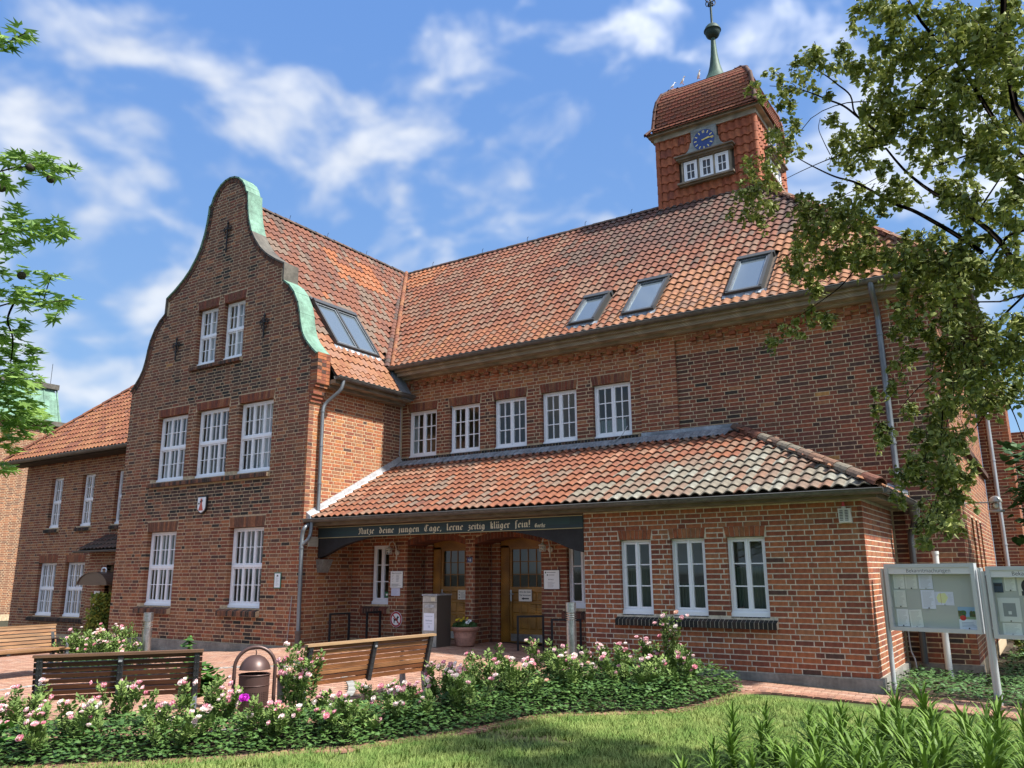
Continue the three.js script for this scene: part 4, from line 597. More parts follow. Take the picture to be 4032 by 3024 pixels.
roofWindow(.38 - (6.52 - 5.62) * .719, 6.52, 1.33, V3(0, 0, -1), V3(-3.68 / 6.305, 5.12 / 6.305, 0), 1.44, 1.54, 2);

// ---- clock tower
{
  const TX = 6.78, TZ = -5.09, H = 1.285, y0 = 9.6, yb = 10.62, yt = 12.6;
  const core = new MB(); core.box(TX - H + .03, TX + H - .03, y0, yt + .2, TZ - H + .03, TZ + H - .03); mesh('tower_core', core.geo(), matt.soot, hall);
  const sides = [[V3(TX - H, yb, TZ + H), X1, 0], [V3(TX + H, yb, TZ + H), V3(0, 0, -1), 1], [V3(TX + H, yb, TZ - H), V3(-1, 0, 0), 2], [V3(TX - H, yb, TZ - H), Z1, 3]];
  const tt = () => pick([[18, 3], [19, 2.4], [20, 2], [21, .7]]);
  for (const [o, U, k] of sides) roofField(hall, 'tower_wall', o.clone().addScaledVector(U.clone().cross(Y1), .0), U, Y1, 2 * H, yt - yb + .1, .1836, .242, (u, v) => !(k < 2 && Math.abs(u - H) < (v > 1.2 ? .36 : .72) && v > .56 && v < 2.0) && v < yt - yb + .1, tt, [[0, 0], [2 * H, 0], [2 * H, yt - yb + .15], [0, yt - yb + .15]], { amp: .05, most: k === 0 ? 120 : k === 1 ? 80 : 0, seg: 6 });
  // corner tiles
  for (const [sx, sz] of [[-1, 1], [1, 1], [1, -1]]) ridgeTiles(hall, 'corner_tile', V3(TX + sx * H, yb, TZ + sz * H), V3(TX + sx * H, yt, TZ + sz * H), V3(sx, 0, sz).normalize(), .075, .242, [18, 19, 20]);
  // cornice
  const co = new MB(); co.box(TX - H - .08, TX + H + .08, yt - .02, yt + .12, TZ - H - .08, TZ + H + .08).box(TX - H - .2, TX + H + .2, yt + .12, yt + .19, TZ - H - .2, TZ + H + .2); mesh('tower_cornice', co.geo(), matt.paleWood, hall);
  // bell-shaped roof of plain tiles
  const BP = [[1.53, yt + .16], [1.43, yt + .23], [1.37, yt + .36], [1.345, yt + .6], [1.32, yt + .88], [1.28, yt + 1.13], [1.21, yt + 1.34], [1.09, yt + 1.51], [.91, yt + 1.64], [.66, yt + 1.76], [.4, yt + 1.86], [.12, yt + 1.95]];
  const bell = new THREE.CatmullRomCurve3(BP.map(([h, y]) => V3(h, y, 0))), LB = bell.getLength(), rows = Math.round(LB / .104);
  const shell = new MB(); for (let i = 0; i + 1 < BP.length; i++) for (let k = 0; k < 4; k++) { const q = (j, s) => { const [h, y] = BP[j], a = k * Math.PI / 2; return V3(TX + (s * Math.cos(a) + Math.sin(a)) * (h - .015), y - .01, TZ + (-s * Math.sin(a) + Math.cos(a)) * (h - .015)); }; const sc = (j, s) => { const [h, y] = BP[j], a = k * Math.PI / 2, e = h - .02; return V3(TX + s * e * Math.cos(a) + e * Math.sin(a), y - .012, TZ - s * e * Math.sin(a) + e * Math.cos(a)); }; shell.quad(sc(i, -1), sc(i, 1), sc(i + 1, 1), sc(i + 1, -1)); }
  const tr = mesh('tower_roof', shell.geo(), matt.soot, hall), rest = new MB();
  const flat = (() => { const m = new MB(), w = .158, L = .15, z = .026; m.quad(V3(-w / 2, .018, z), V3(w / 2, .018, z), V3(w / 2, L, 0), V3(-w / 2, L, 0), V3(0, .12, 1).normalize()); m.quad(V3(-w / 2, .018, z), V3(-w * .22, 0, z + .002), V3(w * .22, 0, z + .002), V3(w / 2, .018, z), V3(0, .12, 1).normalize()); m.quad(V3(-w / 2, .018, z - .022), V3(-w * .22, 0, z - .02), V3(-w * .22, 0, z + .002), V3(-w / 2, .018, z)).quad(V3(-w * .22, 0, z - .012), V3(w * .22, 0, z - .012), V3(w * .22, 0, z + .002), V3(-w * .22, 0, z + .002)).quad(V3(w * .22, 0, z - .012), V3(w / 2, .018, z - .014), V3(w / 2, .018, z), V3(w * .22, 0, z + .002)); return m.geo(); })();
  let cnt = 0;
  for (let k = 0; k < 4; k++) for (let r = 0; r < rows; r++) {
    const c = bell.getPointAt(r / rows), t = bell.getTangentAt(r / rows), a = k * Math.PI / 2, out = V3(Math.sin(a), 0, Math.cos(a)), lat = V3(Math.cos(a), 0, -Math.sin(a)), up = out.clone().multiplyScalar(t.x).addScaledVector(Y1, t.y).normalize(), N = lat.clone().cross(up), n = Math.max(1, Math.round(2 * c.x / .163)), st = 2 * c.x / n;
    const q = new THREE.Quaternion().setFromRotationMatrix(new THREE.Matrix4().makeBasis(lat, up, N));
    for (let i = 0; i <= n - (r % 2 ? 0 : 1); i++) { const l = -c.x + (i + (r % 2 ? 0 : .5)) * st; if (Math.abs(l) > c.x - .03) continue; const pos = V3(TX, c.y, TZ).addScaledVector(out, c.x).addScaledVector(lat, l), tn = ramp([18, 19, 1, 21, 2, 4, 5, 6], .42 + .2 * nz(l * 1.4, c.y, 41, 1) + (rb() - .5) * .36 + (c.y > yt + 1.45 ? .18 : 0)); if (k === 0 && cnt < 260) { cnt++; const m = mesh('roof_tile', flat, ttoneMat[tn], tr); m.position.copy(pos); m.quaternion.copy(q); m.scale.x = st / .163; } else rest.add(flat, new THREE.Matrix4().compose(pos, q, V3(st / .163, 1, 1)), lin(...TTONES[tn])); }
  }
  const rf = mesh('tile_field', rest.geo(true), matt.tileField, tr); rf.userData.kind = 'stuff';
  for (const [sx, sz] of [[-1, 1], [1, 1], [1, -1], [-1, -1]]) for (let i = 0; i < 9; i++) { const a = bell.getPointAt(i / 9.4), b = bell.getPointAt((i + 1) / 9.4); ridgeTiles(tr, 'hip_tile', V3(TX + sx * a.x, a.y, TZ + sz * a.x), V3(TX + sx * b.x, b.y, TZ + sz * b.x), V3(sx, .8, sz).normalize(), .06, .27, [4, 5, 2, 6]); }
  // spire: flared copper cone, ball, rod and wrought ornament
  const sp = new MB(); sp.add(new THREE.LatheGeometry([[.42, 14.62], [.30, 14.75], [.21, 14.95], [.145, 15.2], [.10, 15.5], [.075, 15.8], [.065, 16.0], [.06, 16.1], [.10, 16.12], [.11, 16.15], [.02, 16.16]].map(([r, y]) => new THREE.Vector2(r, y)), 20), new THREE.Matrix4().setPosition(TX, 0, TZ)); mesh('spire', sp.geo(), M({ color: lin(.055, .12, .085), map: blotchTex, roughness: .6, metalness: .25 }), hall);
  const bl = new MB(); bl.add(new THREE.LatheGeometry([[.0, 16.05], [.10, 16.07], [.17, 16.13], [.205, 16.22], [.215, 16.29], [.24, 16.295], [.24, 16.32], [.215, 16.325], [.20, 16.40], [.15, 16.47], [.07, 16.51], [.04, 16.53], [.033, 16.6], [.03, 17.3], [.025, 17.6], [0, 17.6]].map(([r, y]) => new THREE.Vector2(r, y)), 24), new THREE.Matrix4().setPosition(TX, 0, TZ)); mesh('spire_ball', bl.geo(), matt.copperDark, hall);
  const or = new MB(); for (let k = 0; k < 4; k++) { const a = k * Math.PI / 2 + .5, P = (r, y) => V3(TX + Math.cos(a) * r, y, TZ + Math.sin(a) * r); or.add(tube([P(.02, 17.25), P(.13, 17.2), P(.19, 17.3), P(.14, 17.38), P(.09, 17.32)], .014, 6)); or.add(tube([P(.02, 17.45), P(.12, 17.42), P(.2, 17.55), P(.14, 17.63), P(.1, 17.55)], .013, 6)); or.add(new THREE.SphereGeometry(.03, 8, 6), new THREE.Matrix4().setPosition(P(.07, 17.16))); } or.add(new THREE.CylinderGeometry(.02, .02, .9, 8), new THREE.Matrix4().setPosition(TX, 17.9, TZ)); mesh('spire_ornament', or.geo(), matt.iron, hall);
  // clock dormers
  const face = (() => { const c = document.createElement('canvas'); c.width = c.height = 256; const g = c.getContext('2d'); g.fillStyle = '#26407c'; g.fillRect(0, 0, 256, 256); g.translate(128, 128); g.fillStyle = '#e2d28a'; for (let i = 0; i < 12; i++) { g.save(); g.rotate(i * Math.PI / 6); if (i === 0) { g.fillRect(-12, -118, 8, 34); g.fillRect(4, -118, 8, 34); } else g.fillRect(-6, -116, 12, 32); g.restore(); } const t = new THREE.CanvasTexture(c); t.colorSpace = THREE.SRGBColorSpace; return t; })();
  for (const [px, pz, turn] of [[TX, TZ + H, 0], [TX + H, TZ, Math.PI / 2]]) {
    const d = new THREE.Group(); d.name = 'clock_dormer'; d.position.set(px, 0, pz); d.rotation.y = turn; hall.add(d);
    const s = new THREE.Shape(); s.moveTo(-.64, 11.9); s.lineTo(.64, 11.9); s.lineTo(.64, 11.95); s.bezierCurveTo(.45, 11.98, .38, 12.1, .37, 12.25); s.lineTo(.33, 12.26); s.lineTo(.33, 12.6); s.lineTo(-.33, 12.6); s.lineTo(-.33, 12.26); s.lineTo(-.37, 12.25); s.bezierCurveTo(-.38, 12.1, -.45, 11.98, -.64, 11.95);
    mesh('clock_board', new THREE.ExtrudeGeometry(s, { depth: .1, bevelEnabled: true, bevelSize: .008, bevelThickness: .008, bevelSegments: 1 }), M({ color: lin(.33, .36, .35), map: blotchTex, roughness: .8 }), d);
    const cb = new MB(); cb.box(-.74, .74, 11.82, 11.88, -.1, .2).box(-.78, .78, 11.88, 11.915, -.1, .26).box(-.70, .70, 11.79, 11.82, -.1, .15); mesh('dormer_cornice', cb.geo(), matt.greyWood, d);
    const sb = new MB(); sb.box(-.74, .74, 11.13, 11.18, -.1, .2).box(-.70, .70, 11.09, 11.13, -.1, .14); mesh('dormer_sill', sb.geo(), matt.greyWood, d);
    const bd = new MB(); bd.box(-.66, .66, 11.18, 11.79, -.12, .03); for (const x of [-.645, -.2, .2, .6]) bd.box(x, x + .045, 11.18, 11.79, .03, .09); mesh('dormer_frame', bd.geo(), matt.paleWood, d);
    for (const x of [-.405, .02, .425]) { const w = addWindow(d, V3(x, 11.2, .075), 0, { w: .35, h: .57, lights: 1, tiers: [1], cols: 2, rows: [2], fw: .03, sw: .045, bw: .02, foot: .04 }, { board: false }); w.name = 'tower_window'; for (const ch of [...w.children]) if (ch.name === 'pane') ch.material = M({ color: lin(.035, .04, .05), roughness: .12 }); }
    const disc = mesh('clock_face', new THREE.CircleGeometry(.285, 40), M({ map: face, roughness: .5 }), d); disc.position.set(0, 12.245, .115);
    const hands = new MB(); const hand = (ang, L, w, z) => hands.beam(V3(-Math.sin(ang) * .05, 12.245 - Math.cos(ang) * .05, z), V3(Math.sin(ang) * L, 12.245 + Math.cos(ang) * L, z), w, .006, Z1); hand(2.33 * Math.PI / 6 + .1, .15, .035, .122); hand(14.2 / 60 * 2 * Math.PI, .265, .024, .128); mesh('clock_hands', hands.geo(), M({ color: lin(.72, .55, .16), metalness: .4, roughness: .4 }), d);
  }
}
// ---- the painted beam over the porch
{
  const PX = 2048, PH = 96, c = document.createElement('canvas'); c.width = PX; c.height = PH; const g = c.getContext('2d'), px = PX / 6.3;
  g.fillStyle = '#1c3034'; g.fillRect(0, 0, PX, PH); const rr = rngOf(5); for (let i = 0; i < 260; i++) { g.fillStyle = `rgba(${20 + rr() * 30},${40 + rr() * 40},${46 + rr() * 34},.18)`; g.fillRect(rr() * PX, rr() * PH, 30 + rr() * 160, 2 + rr() * 12); }
  g.fillStyle = 'rgba(40,85,80,.35)'; g.fillRect(PX * .87, 14, PX * .09, PH * .5);
  g.fillStyle = '#b3a67c'; g.fillRect(0, 0, PX, 5); g.fillRect(0, PH - 5, PX, 5);
  // broad-nib blackletter: each letter is a few pen strokes, in x-heights
  const m = (x) => [[x - .13, .86], [x, 1], [x, .12], [x + .15, .02]];
  const G = {
    n: [.78, [m(.12), [[.12, .82], [.45, 1.02], [.56, .84], [.56, .12], [.7, .02]]]], u: [.78, [[[0, .9], [.12, 1], [.12, .16], [.3, .0], [.56, .2]], m(.56)]], e: [.62, [[[.5, .14], [.3, 0], [.12, .18], [.12, .8], [.36, 1.02], [.54, .76], [.16, .46]]]],
    t: [.5, [[[.16, 1.25], [.16, .14], [.4, .02]], [[0, .96], [.42, .96]]]], z: [.58, [[[.04, .84], [.26, 1.02], [.46, .8], [.2, .52], [.48, .34], [.42, -.05], [.16, -.32], [.0, -.2]]]], d: [.76, [[[.36, 1], [.12, .8], [.12, .18], [.36, 0], [.58, .2], [.58, .72], [.3, 1.2], [.1, 1.55]], [[.36, 1], [.58, .8]]]],
    i: [.36, [m(.13), [[.1, 1.34], [.17, 1.4]]]], j: [.36, [[[0, .9], [.13, 1], [.13, -.1], [-.08, -.36]], [[.1, 1.34], [.17, 1.4]]]], g: [.76, [[[.34, 1.02], [.12, .82], [.12, .24], [.34, .06], [.56, .22]], [[.3, 1.02], [.56, .86], [.56, -.14], [.32, -.4], [.06, -.26]]]],
    a: [.78, [[[.34, 1.02], [.12, .8], [.12, .2], [.32, 0], [.56, .22]], [[.3, 1.02], [.56, .84], [.56, .12], [.7, .02]]]], l: [.42, [[[0, 1.5], [.14, 1.62], [.14, .14], [.32, .02]]]], r: [.56, [m(.12), [[.12, .82], [.36, 1.06], [.5, .9]]]],
    k: [.66, [[[0, 1.5], [.14, 1.62], [.14, .12], [.28, .02]], [[.14, 1.0], [.4, 1.12], [.5, .92], [.16, .62], [.42, .56], [.46, .14], [.58, .02]]]], s: [.44, [[[.44, 1.52], [.24, 1.62], [.14, 1.4], [.14, -.28]], [[.02, .92], [.3, .95]]]],
    h: [.74, [[[0, 1.5], [.14, 1.62], [.14, .1]], [[.14, .84], [.42, 1.02], [.54, .8], [.54, -.06], [.4, -.3]]]], o: [.7, [[[.34, 1.02], [.12, .8], [.12, .2], [.34, 0], [.56, .2], [.56, .8], [.34, 1.02]]]],
    N: [1.2, [[[-.05, 1.2], [.16, 1.5], [.34, 1.25], [.34, .2], [.14, -.05], [.0, .1]], [[.34, 1.2], [.68, 1.55], [.94, 1.25], [.9, .14], [1.08, .0]]]], T: [1.1, [[[.1, 1.3], [.45, 1.56], [1.0, 1.42]], [[.3, 1.2], [.1, .8], [.16, .24], [.5, 0], [.92, .26]], [[.56, 1.42], [.5, .36]]]], G: [1.1, [[[.95, 1.25], [.55, 1.55], [.15, 1.1], [.12, .4], [.5, 0], [.9, .25], [.88, .8], [.55, .75]], [[.5, 1.4], [.45, .3]]]],
    ',': [.34, [[[.1, .1], [.16, 0], [.06, -.25]]]], '!': [.4, [[[.16, 1.62], [.14, .45]], [[.12, .08], [.18, .02]]]], ' ': [.5, []],
  };
  G['ü'] = [.78, [...G.u[1], [[.08, 1.32], [.12, 1.55]], [[.48, 1.32], [.52, 1.55]]]];
  const write = (txt, x0, x1, base, xh) => {
    let tot = 0; for (const ch of txt) tot += G[ch][0] + .14; const sx = (x1 - x0) / tot, nib = [.105, .085]; let x = 0; g.fillStyle = '#d3cbb0';
    for (const ch of txt) { for (const st of G[ch][1]) for (let i = 0; i + 1 < st.length; i++) { const P = ([a, b], k) => [x0 + (x + a + k * nib[0]) * sx, base - (b + k * nib[1]) * xh], [a, b] = [st[i], st[i + 1]]; g.beginPath(); g.moveTo(...P(a, -1)); g.lineTo(...P(a, 1)); g.lineTo(...P(b, 1)); g.lineTo(...P(b, -1)); g.closePath(); g.fill(); g.lineWidth = 1.2; g.strokeStyle = '#d3cbb0'; g.stroke(); } x += G[ch][0] + .14; }
  };
  const U = (cx) => (onZ(1100 + cx * .60269, 1700 + 650 * .60269, ZA + .03).x - .03) * px;
  const words = [['Nutze', 518, 620], ['deine', 652, 750], ['jungen', 780, 915], ['Tage,', 945, 1062], ['lerne', 1092, 1202], ['zeitig', 1232, 1345], ['klüger', 1378, 1508], ['sein!', 1540, 1645]]; for (const [t, a, b] of words) write(t, U(a), U(b), 71, 32); write('Goethe', U(1668), U(1738), 76, 18);
  const tex = new THREE.CanvasTexture(c); tex.colorSpace = THREE.SRGBColorSpace; tex.anisotropy = 8;
  const b = new MB(); b.box(.03, 6.33, 2.15, 2.372, ZA - .12, ZA + .02); const sb = mesh('sign_beam', b.geo(), matt.signBeam, hall); sb.userData.label = 'dark green beam lettered with a motto over the porch';
  const pg = new THREE.PlaneGeometry(6.3, .222); const f = mesh('motto_panel', pg, M({ map: tex, roughness: .55 }), sb); f.position.set(3.18, 2.261, ZA + .024);
  const br = (x0, dir) => { const s = new THREE.Shape(); s.moveTo(x0, 2.148); s.lineTo(x0 + dir * 1.5, 2.148); s.quadraticCurveTo(x0 + dir * .85, 2.06, x0 + dir * .45, 1.90); s.quadraticCurveTo(x0 + dir * .2, 1.79, x0, 1.755); const m = mesh('brace', new THREE.ExtrudeGeometry(s, { depth: .11, bevelEnabled: true, bevelSize: .006, bevelThickness: .006, bevelSegments: 1 }), matt.beamDark, hall); m.position.z = ZA - .11; };
  br(.03, 1); br(6.32, -1);
  const co = new MB(); co.hexa([V3(0, 1.45, ZA - .02), V3(.12, 1.45, ZA - .02), V3(.12, 1.45, ZA - .22), V3(0, 1.45, ZA - .22), V3(0, 1.72, ZA + .03), V3(.24, 1.72, ZA + .03), V3(.24, 1.72, ZA - .24), V3(0, 1.72, ZA - .24)]); mesh('stone_corbel', co.geo(), matt.concrete, hall);
}

// ================================================================ neighbouring buildings
{ // lower wing beyond the gable
  const wg = thing('side_wing', 'low two-storey brick wing with orange hipped roof beyond the curved gable', 'building'), Z = 1.5, XL0 = -14.5, XR = -6.68;
  const w = new Wall(wg, 'wall', V3(0, 0, Z), X1, Z1, { weight: () => .8 });
  const holes = [[-12.92, -12.26, 2.84, 4.38], [-11.2, -10.52, 2.84, 4.38], [-9.42, -8.75, 2.84, 4.38], [-13.12, -12.1, .26, 1.8], [-11.62, -10.57, .26, 1.8]];
  const lints = holes.slice(3).map(([a, b]) => [a, b, 1.8, 2.02]);
  const cuts = [...holes, ...lints, ...holes.slice(0, 3).map(([a, b]) => [a - .06, b + .06, 2.70, 2.84]), [-13.35, -10.3, .12, .26]];
  w.courses(-.231, 5.005, (v) => cut(XL0, XR, cuts, v), (u, v) => pick([[2, 2], [3, 1.5], [12, 2], [5, 2], [6, 1.2], [13, 1.2], [4, .3], [8, .3]]));
  for (const [a, b, c, d] of lints) w.lintel(a, b, c + .002, d, [12, 2, 13], .004, .03);
  for (const [a, b] of holes.slice(0, 3)) w.sill(a - .06, b + .06, 2.85, 2.70, .07, [9, 10, 8], .12); w.sill(-13.35, -10.3, .27, .12, .08, [9, 10, 8], .12);
  const mo = new MB(); w.sheet(mo, rect(XL0, XR, -.5, 5.05), holes.map((h) => rect(...h))); reveals(w, mo, holes, .18); mo.quad(V3(XL0, -.5, -6), V3(XL0, -.5, Z - .007), V3(XL0, 5, Z - .007), V3(XL0, 5, -6)); mo.quad(V3(XL0, -.5, Z - 1.6), V3(XR, -.5, Z - 1.6), V3(XR, 5, Z - 1.6), V3(XL0, 5, Z - 1.6)).quad(V3(XL0, 2.4, Z), V3(XR, 2.4, Z), V3(XR, 2.4, Z - 1.6), V3(XL0, 2.4, Z - 1.6));
  w.finish(mo.geo(), matt.mortar, 200);
  const su = { w: .65, h: 1.52, lights: 2, tiers: [.5, .5], cols: 2, rows: [2, 2], fw: .035, sw: .028, bw: .016, foot: .06 }, sl = { ...su, w: 1.0, lights: 3, h: 1.52 };
  for (const [a, b, c] of holes) addWindow(wg, V3((a + b) / 2, c + .012, Z - .12), 0, b - a > .8 ? sl : su);
  const s = 5.6, c45 = Math.SQRT1_2, o = V3(-15.0, 4.98, 2.02);
  roofField(wg, 'roof', o, X1, V3(0, c45, -c45), 8.4, s, .1765, .268, (u, v) => u > v * c45 - .1, () => pick([[0, 2.6], [3, 2.4], [1, 2], [13, 1], [2, 1.4], [4, .5]]), [[0, 0], [8.4, 0], [8.4, s], [s * c45, s]], { most: 200, amp: .038 });
  const rr = new MB(); rr.quad(V3(-15, 4.95, 2.0), V3(-15, 4.95, -7), V3(-11.1, 8.9, -4), V3(-11.1, 8.9, -1.9)); rr.quad(V3(-11.1, 8.9, -1.9), V3(-6.6, 8.9, -1.9), V3(-6.6, 4.9, -6), V3(-11.1, 8.9, -4)); mesh('rear_roof', rr.geo(), ttoneMat[0], wg);
  ridgeTiles(wg, 'hip_tile', V3(-15.0, 5.02, 2.02), V3(-11.1, 8.95, -1.9), V3(-.4, 1, .4).normalize(), .08, .34, [2, 4, 0]);
  gutter(wg, V3(-15.05, 4.95, 2.08), V3(-6.9, 4.95, 2.08), .08, matt.zincDark, 1); const ev = new MB(); ev.box(-14.95, XR, 4.84, 4.93, Z - .02, 1.98); mesh('eaves_board', ev.geo(), M({ color: lin(.07, .05, .04), map: woodTex, roughness: .8 }), wg);
  // entrance bay with a lean-to roof and a rounded dark canopy
  const BZ = 2.0, bay = new Wall(wg, 'entrance_bay', V3(0, 0, BZ), X1, Z1, { weight: () => .7 }); bay.courses(-.308, 2.079, (v) => v > 1.7 ? [[-9.48, -6.75]] : [[-9.48, -8.62], [-7.5, -6.75]], () => pick([[3, 2], [2, 2], [12, 2], [5, 1.4]])); const bm = new MB(); bay.sheet(bm, rect(-9.48, -8.62, -.4, 2.1)); bay.sheet(bm, rect(-7.5, -6.7, -.4, 2.1)); bay.sheet(bm, rect(-8.62, -7.5, 1.7, 2.1)); bm.quad(V3(-9.48, -.4, 1.5), V3(-9.48, -.4, BZ - .007), V3(-9.48, 2.1, BZ - .007), V3(-9.48, 2.1, 1.5)); bm.quad(V3(-8.62, -.4, BZ - .01), V3(-8.62, -.4, 1.6), V3(-8.62, 1.7, 1.6), V3(-8.62, 1.7, BZ - .01)); bay.finish(bm.geo(), matt.mortar, 60);
  const wd = new MB(); wd.box(-8.6, -7.52, -.35, 1.68, 1.56, 1.62); mesh('door', wd.geo(), matt.oakDark, wg);
  roofField(wg, 'lean_to_roof', V3(-9.68, 2.10, 2.28), X1, V3(0, .46, -.888), 2.95, .9, .1765, .26, () => true, () => pick([[8, 2], [7, 2], [6, 2], [15, 1]]), [[0, 0], [2.95, 0], [2.95, .88], [0, .88]], { most: 40, amp: .035 }); gutter(wg, V3(-9.72, 2.07, 2.33), V3(-6.75, 2.07, 2.33), .045, matt.zincDark, 1);
  const can = new MB(), cx = -8.2; for (let i = 0; i < 12; i++) { const a = Math.PI * i / 12, b = Math.PI * (i + 1) / 12, P = (t, z, k) => V3(cx - Math.cos(t) * .7 * k, 1.18 + Math.sin(t) * .33 * k, z); can.quad(P(b, 2.02, 1), P(a, 2.02, 1), P(a, 2.62, 1), P(b, 2.62, 1)); can.quad(P(a, 2.02, .95), P(b, 2.02, .95), P(b, 2.62, .95), P(a, 2.62, .95)); can.quad(P(a, 2.62, 1), P(a, 2.62, .95), P(b, 2.62, .95), P(b, 2.62, 1)); can.quad(V3(cx, 1.18, 2.6), P(b, 2.6, .96), P(a, 2.6, .96)); } const cn = mesh('canopy', can.geo(), M({ color: lin(.075, .05, .04), roughness: .4 }), wg); cn.userData.label = 'dark brown rounded canopy over the wing entrance';
  const sg = new MB(); sg.add(tube([V3(cx - .1, 1.48, 2.3), V3(cx - .09, 1.6, 2.3), V3(cx + .08, 1.6, 2.3), V3(cx + .1, 1.48, 2.3)], .02, 6)); mesh('canopy_hoop', sg.geo(), matt.whitePaint, wg);
}
{ // pale brick block with copper penthouse far behind
  const fb = thing('copper_topped_building', 'pale brick building with green copper penthouse behind the wing', 'building'), X = -26;
  const w = new Wall(fb, 'wall', V3(X, 0, 0), V3(0, 0, -1), X1, { weight: () => 1 });
  const pale = () => pick([[13, 3], [12, 2], [14, 1.4]]); w.courses(-.231, 8.316, (v) => [[-7, 5.72]], pale, { off: .1 });
  const mo = new MB(); w.sheet(mo, rect(-14, 5.72, -.5, 8.35)); mo.quad(V3(X, -.5, -5.72), V3(X - 9, -.5, -5.72), V3(X - 9, 8.35, -5.72), V3(X, 8.35, -5.72)); w.finish(mo.geo(), matt.mortar, 80);
  const c = new MB(); c.box(X - 9, X + .25, 8.3, 8.52, -5.85, 12); mesh('cornice', c.geo(), matt.copperDull, fb);
  const p = new MB(); p.hexa([V3(X - .1, 8.5, 10), V3(X - .1, 8.5, -5.42), V3(X - 8, 8.5, -5.42), V3(X - 8, 8.5, 10), V3(X - .55, 10.2, 10), V3(X - .55, 10.2, -5.1), V3(X - 8, 10.2, -5.1), V3(X - 8, 10.2, 10)]); mesh('penthouse', p.geo(), matt.copper, fb);
  for (let z = -5.3; z < 4; z += .62) { const m = new MB(); m.beam(V3(X - .1, 8.5, z), V3(X - .54, 10.2, z + .1), .05, .06, Z1); mesh('standing_seam', m.geo(), matt.copper, fb); }
  const t = new MB(); t.box(X - 8, X - .4, 10.18, 10.42, -5.25, 10); mesh('parapet', t.geo(), matt.copperDull, fb); mesh('antenna', new THREE.CylinderGeometry(.012, .012, 1.1, 5).translate(X - .6, 10.9, -4.9), matt.iron, fb);
}

// ================================================================ ground
const EDGE = [[3.4, 12.4], [4.3, 11.6], [5.5, 10.55], [6.56, 9.44], [6.79, 9.06], [7.07, 8.72], [7.36, 7.96], [7.58, 7.41], [7.69, 6.93], [7.86, 6.45], [8.395, 6.03], [9.05, 5.55], [9.28, 4.93], [9.34, 4.42], [9.5, 4.02], [10.18, 3.90], [12.4, 3.95], [16, 4.05]].map(([x, z]) => { const q = gmap(x, z); return V3(q[0], 0, q[1]); });
const edgeCurve = new THREE.CatmullRomCurve3(EDGE, false, 'centripetal');
const edgePts = edgeCurve.getSpacedPoints(160);
const LAWN = [...edgePts.map((p) => [p.x, p.z]), [24, 4.1], [24, 24], [-4, 24], [-4, 14]];
const BED = [...edgePts.filter((p) => p.z > 3.7 && p.x < 9.4).map((p) => [p.x - .05, p.z - .02]), [9.1, 3.62], [8.6, 3.45], [8.0, 3.55], [7.3, 4.1], [6.75, 4.9], [6.4, 5.8], [6.2, 6.8], [6.0, 7.7], [5.55, 8.5], [4.75, 9.35], [3.6, 10.4], [1.8, 11.8]].map((q, i, a) => (i >= a.length - 12 ? gmap(...q) : q));
const inPoly = (poly, x, z) => { let c = false; for (let i = 0, j = poly.length - 1; i < poly.length; j = i++) { const [a, b] = poly[i], [p, q] = poly[j]; if ((b > z) !== (q > z) && x < (p - a) * (z - b) / (q - b) + a) c = !c; } return c; };
function groundSheet(poly, dy, step = .35) { // polygon draped over the ground, triangulated on a grid
  const m = new MB(); let x0 = 1e9, x1 = -1e9, z0 = 1e9, z1 = -1e9; for (const [x, z] of poly) { x0 = Math.min(x0, x); x1 = Math.max(x1, x); z0 = Math.min(z0, z); z1 = Math.max(z1, z); }
  const s = new THREE.Shape(poly.map(([a, b]) => new THREE.Vector2(a, b))), g = new THREE.ShapeGeometry(s), p = g.attributes.position; // coarse outline, refined by splitting long edges
  let tris = []; for (let i = 0; i < g.index.count; i += 3) tris.push([0, 1, 2].map((k) => { const q = g.index.getX(i + k); return [p.getX(q), p.getY(q)]; }));
  for (let it = 0; it < 12; it++) { const out = []; let any = false; for (const t of tris) { const L = [0, 1, 2].map((k) => Math.hypot(t[k][0] - t[(k + 1) % 3][0], t[k][1] - t[(k + 1) % 3][1])), b = L.indexOf(Math.max(...L)); const nearB = Math.max(...t.map((v) => -Math.hypot(v[0] - 4, v[1] - 5))); if (L[b] > (nearB > -14 ? step * 2 : 12)) { any = true; const A = t[b], B = t[(b + 1) % 3], C = t[(b + 2) % 3], mm = [(A[0] + B[0]) / 2, (A[1] + B[1]) / 2]; out.push([A, mm, C], [mm, B, C]); } else out.push(t); } tris = out; if (!any) break; }
  for (const t of tris) { const v = t.map(([x, z]) => V3(x, gY(x, z) + dy, z)); const n = V3().subVectors(v[1], v[0]).cross(V3().subVectors(v[2], v[0])); if (n.y < 0) m.quad(v[0], v[2], v[1], undefined, V3(0, 1, 0)); else m.quad(v[0], v[1], v[2], undefined, V3(0, 1, 0)); }
  return m.geo();
}
const dirtTex = noiseTex(512, (x, y) => { const v = .55 + .3 * per(x, y, 5, 12) + .2 * per(x, y, 22, 13) + .2 * (rt() - .5); return [v, v * .93, v * .82]; }, true, .5);
const soil = M({ color: lin(.11, .085, .055), map: dirtTex, roughness: 1 });
{ const g = new THREE.CircleGeometry(600, 48).rotateX(-Math.PI / 2).translate(0, -.52, 0); struct('ground', g, M({ color: lin(.10, .115, .06), map: dirtTex, roughness: 1 })); }
const plazaPoly = [[-30, 1.0], [XL, .7], [XL, 2.4], [10.7, 2.4], [10.75, 2.45], [12.0, 2.55], [24, 2.9], [24, 4.05], ...[...edgePts].reverse().filter((p) => p.x < 15.9).map((p) => [p.x, p.z]), [-4, 14], [-30, 14]];
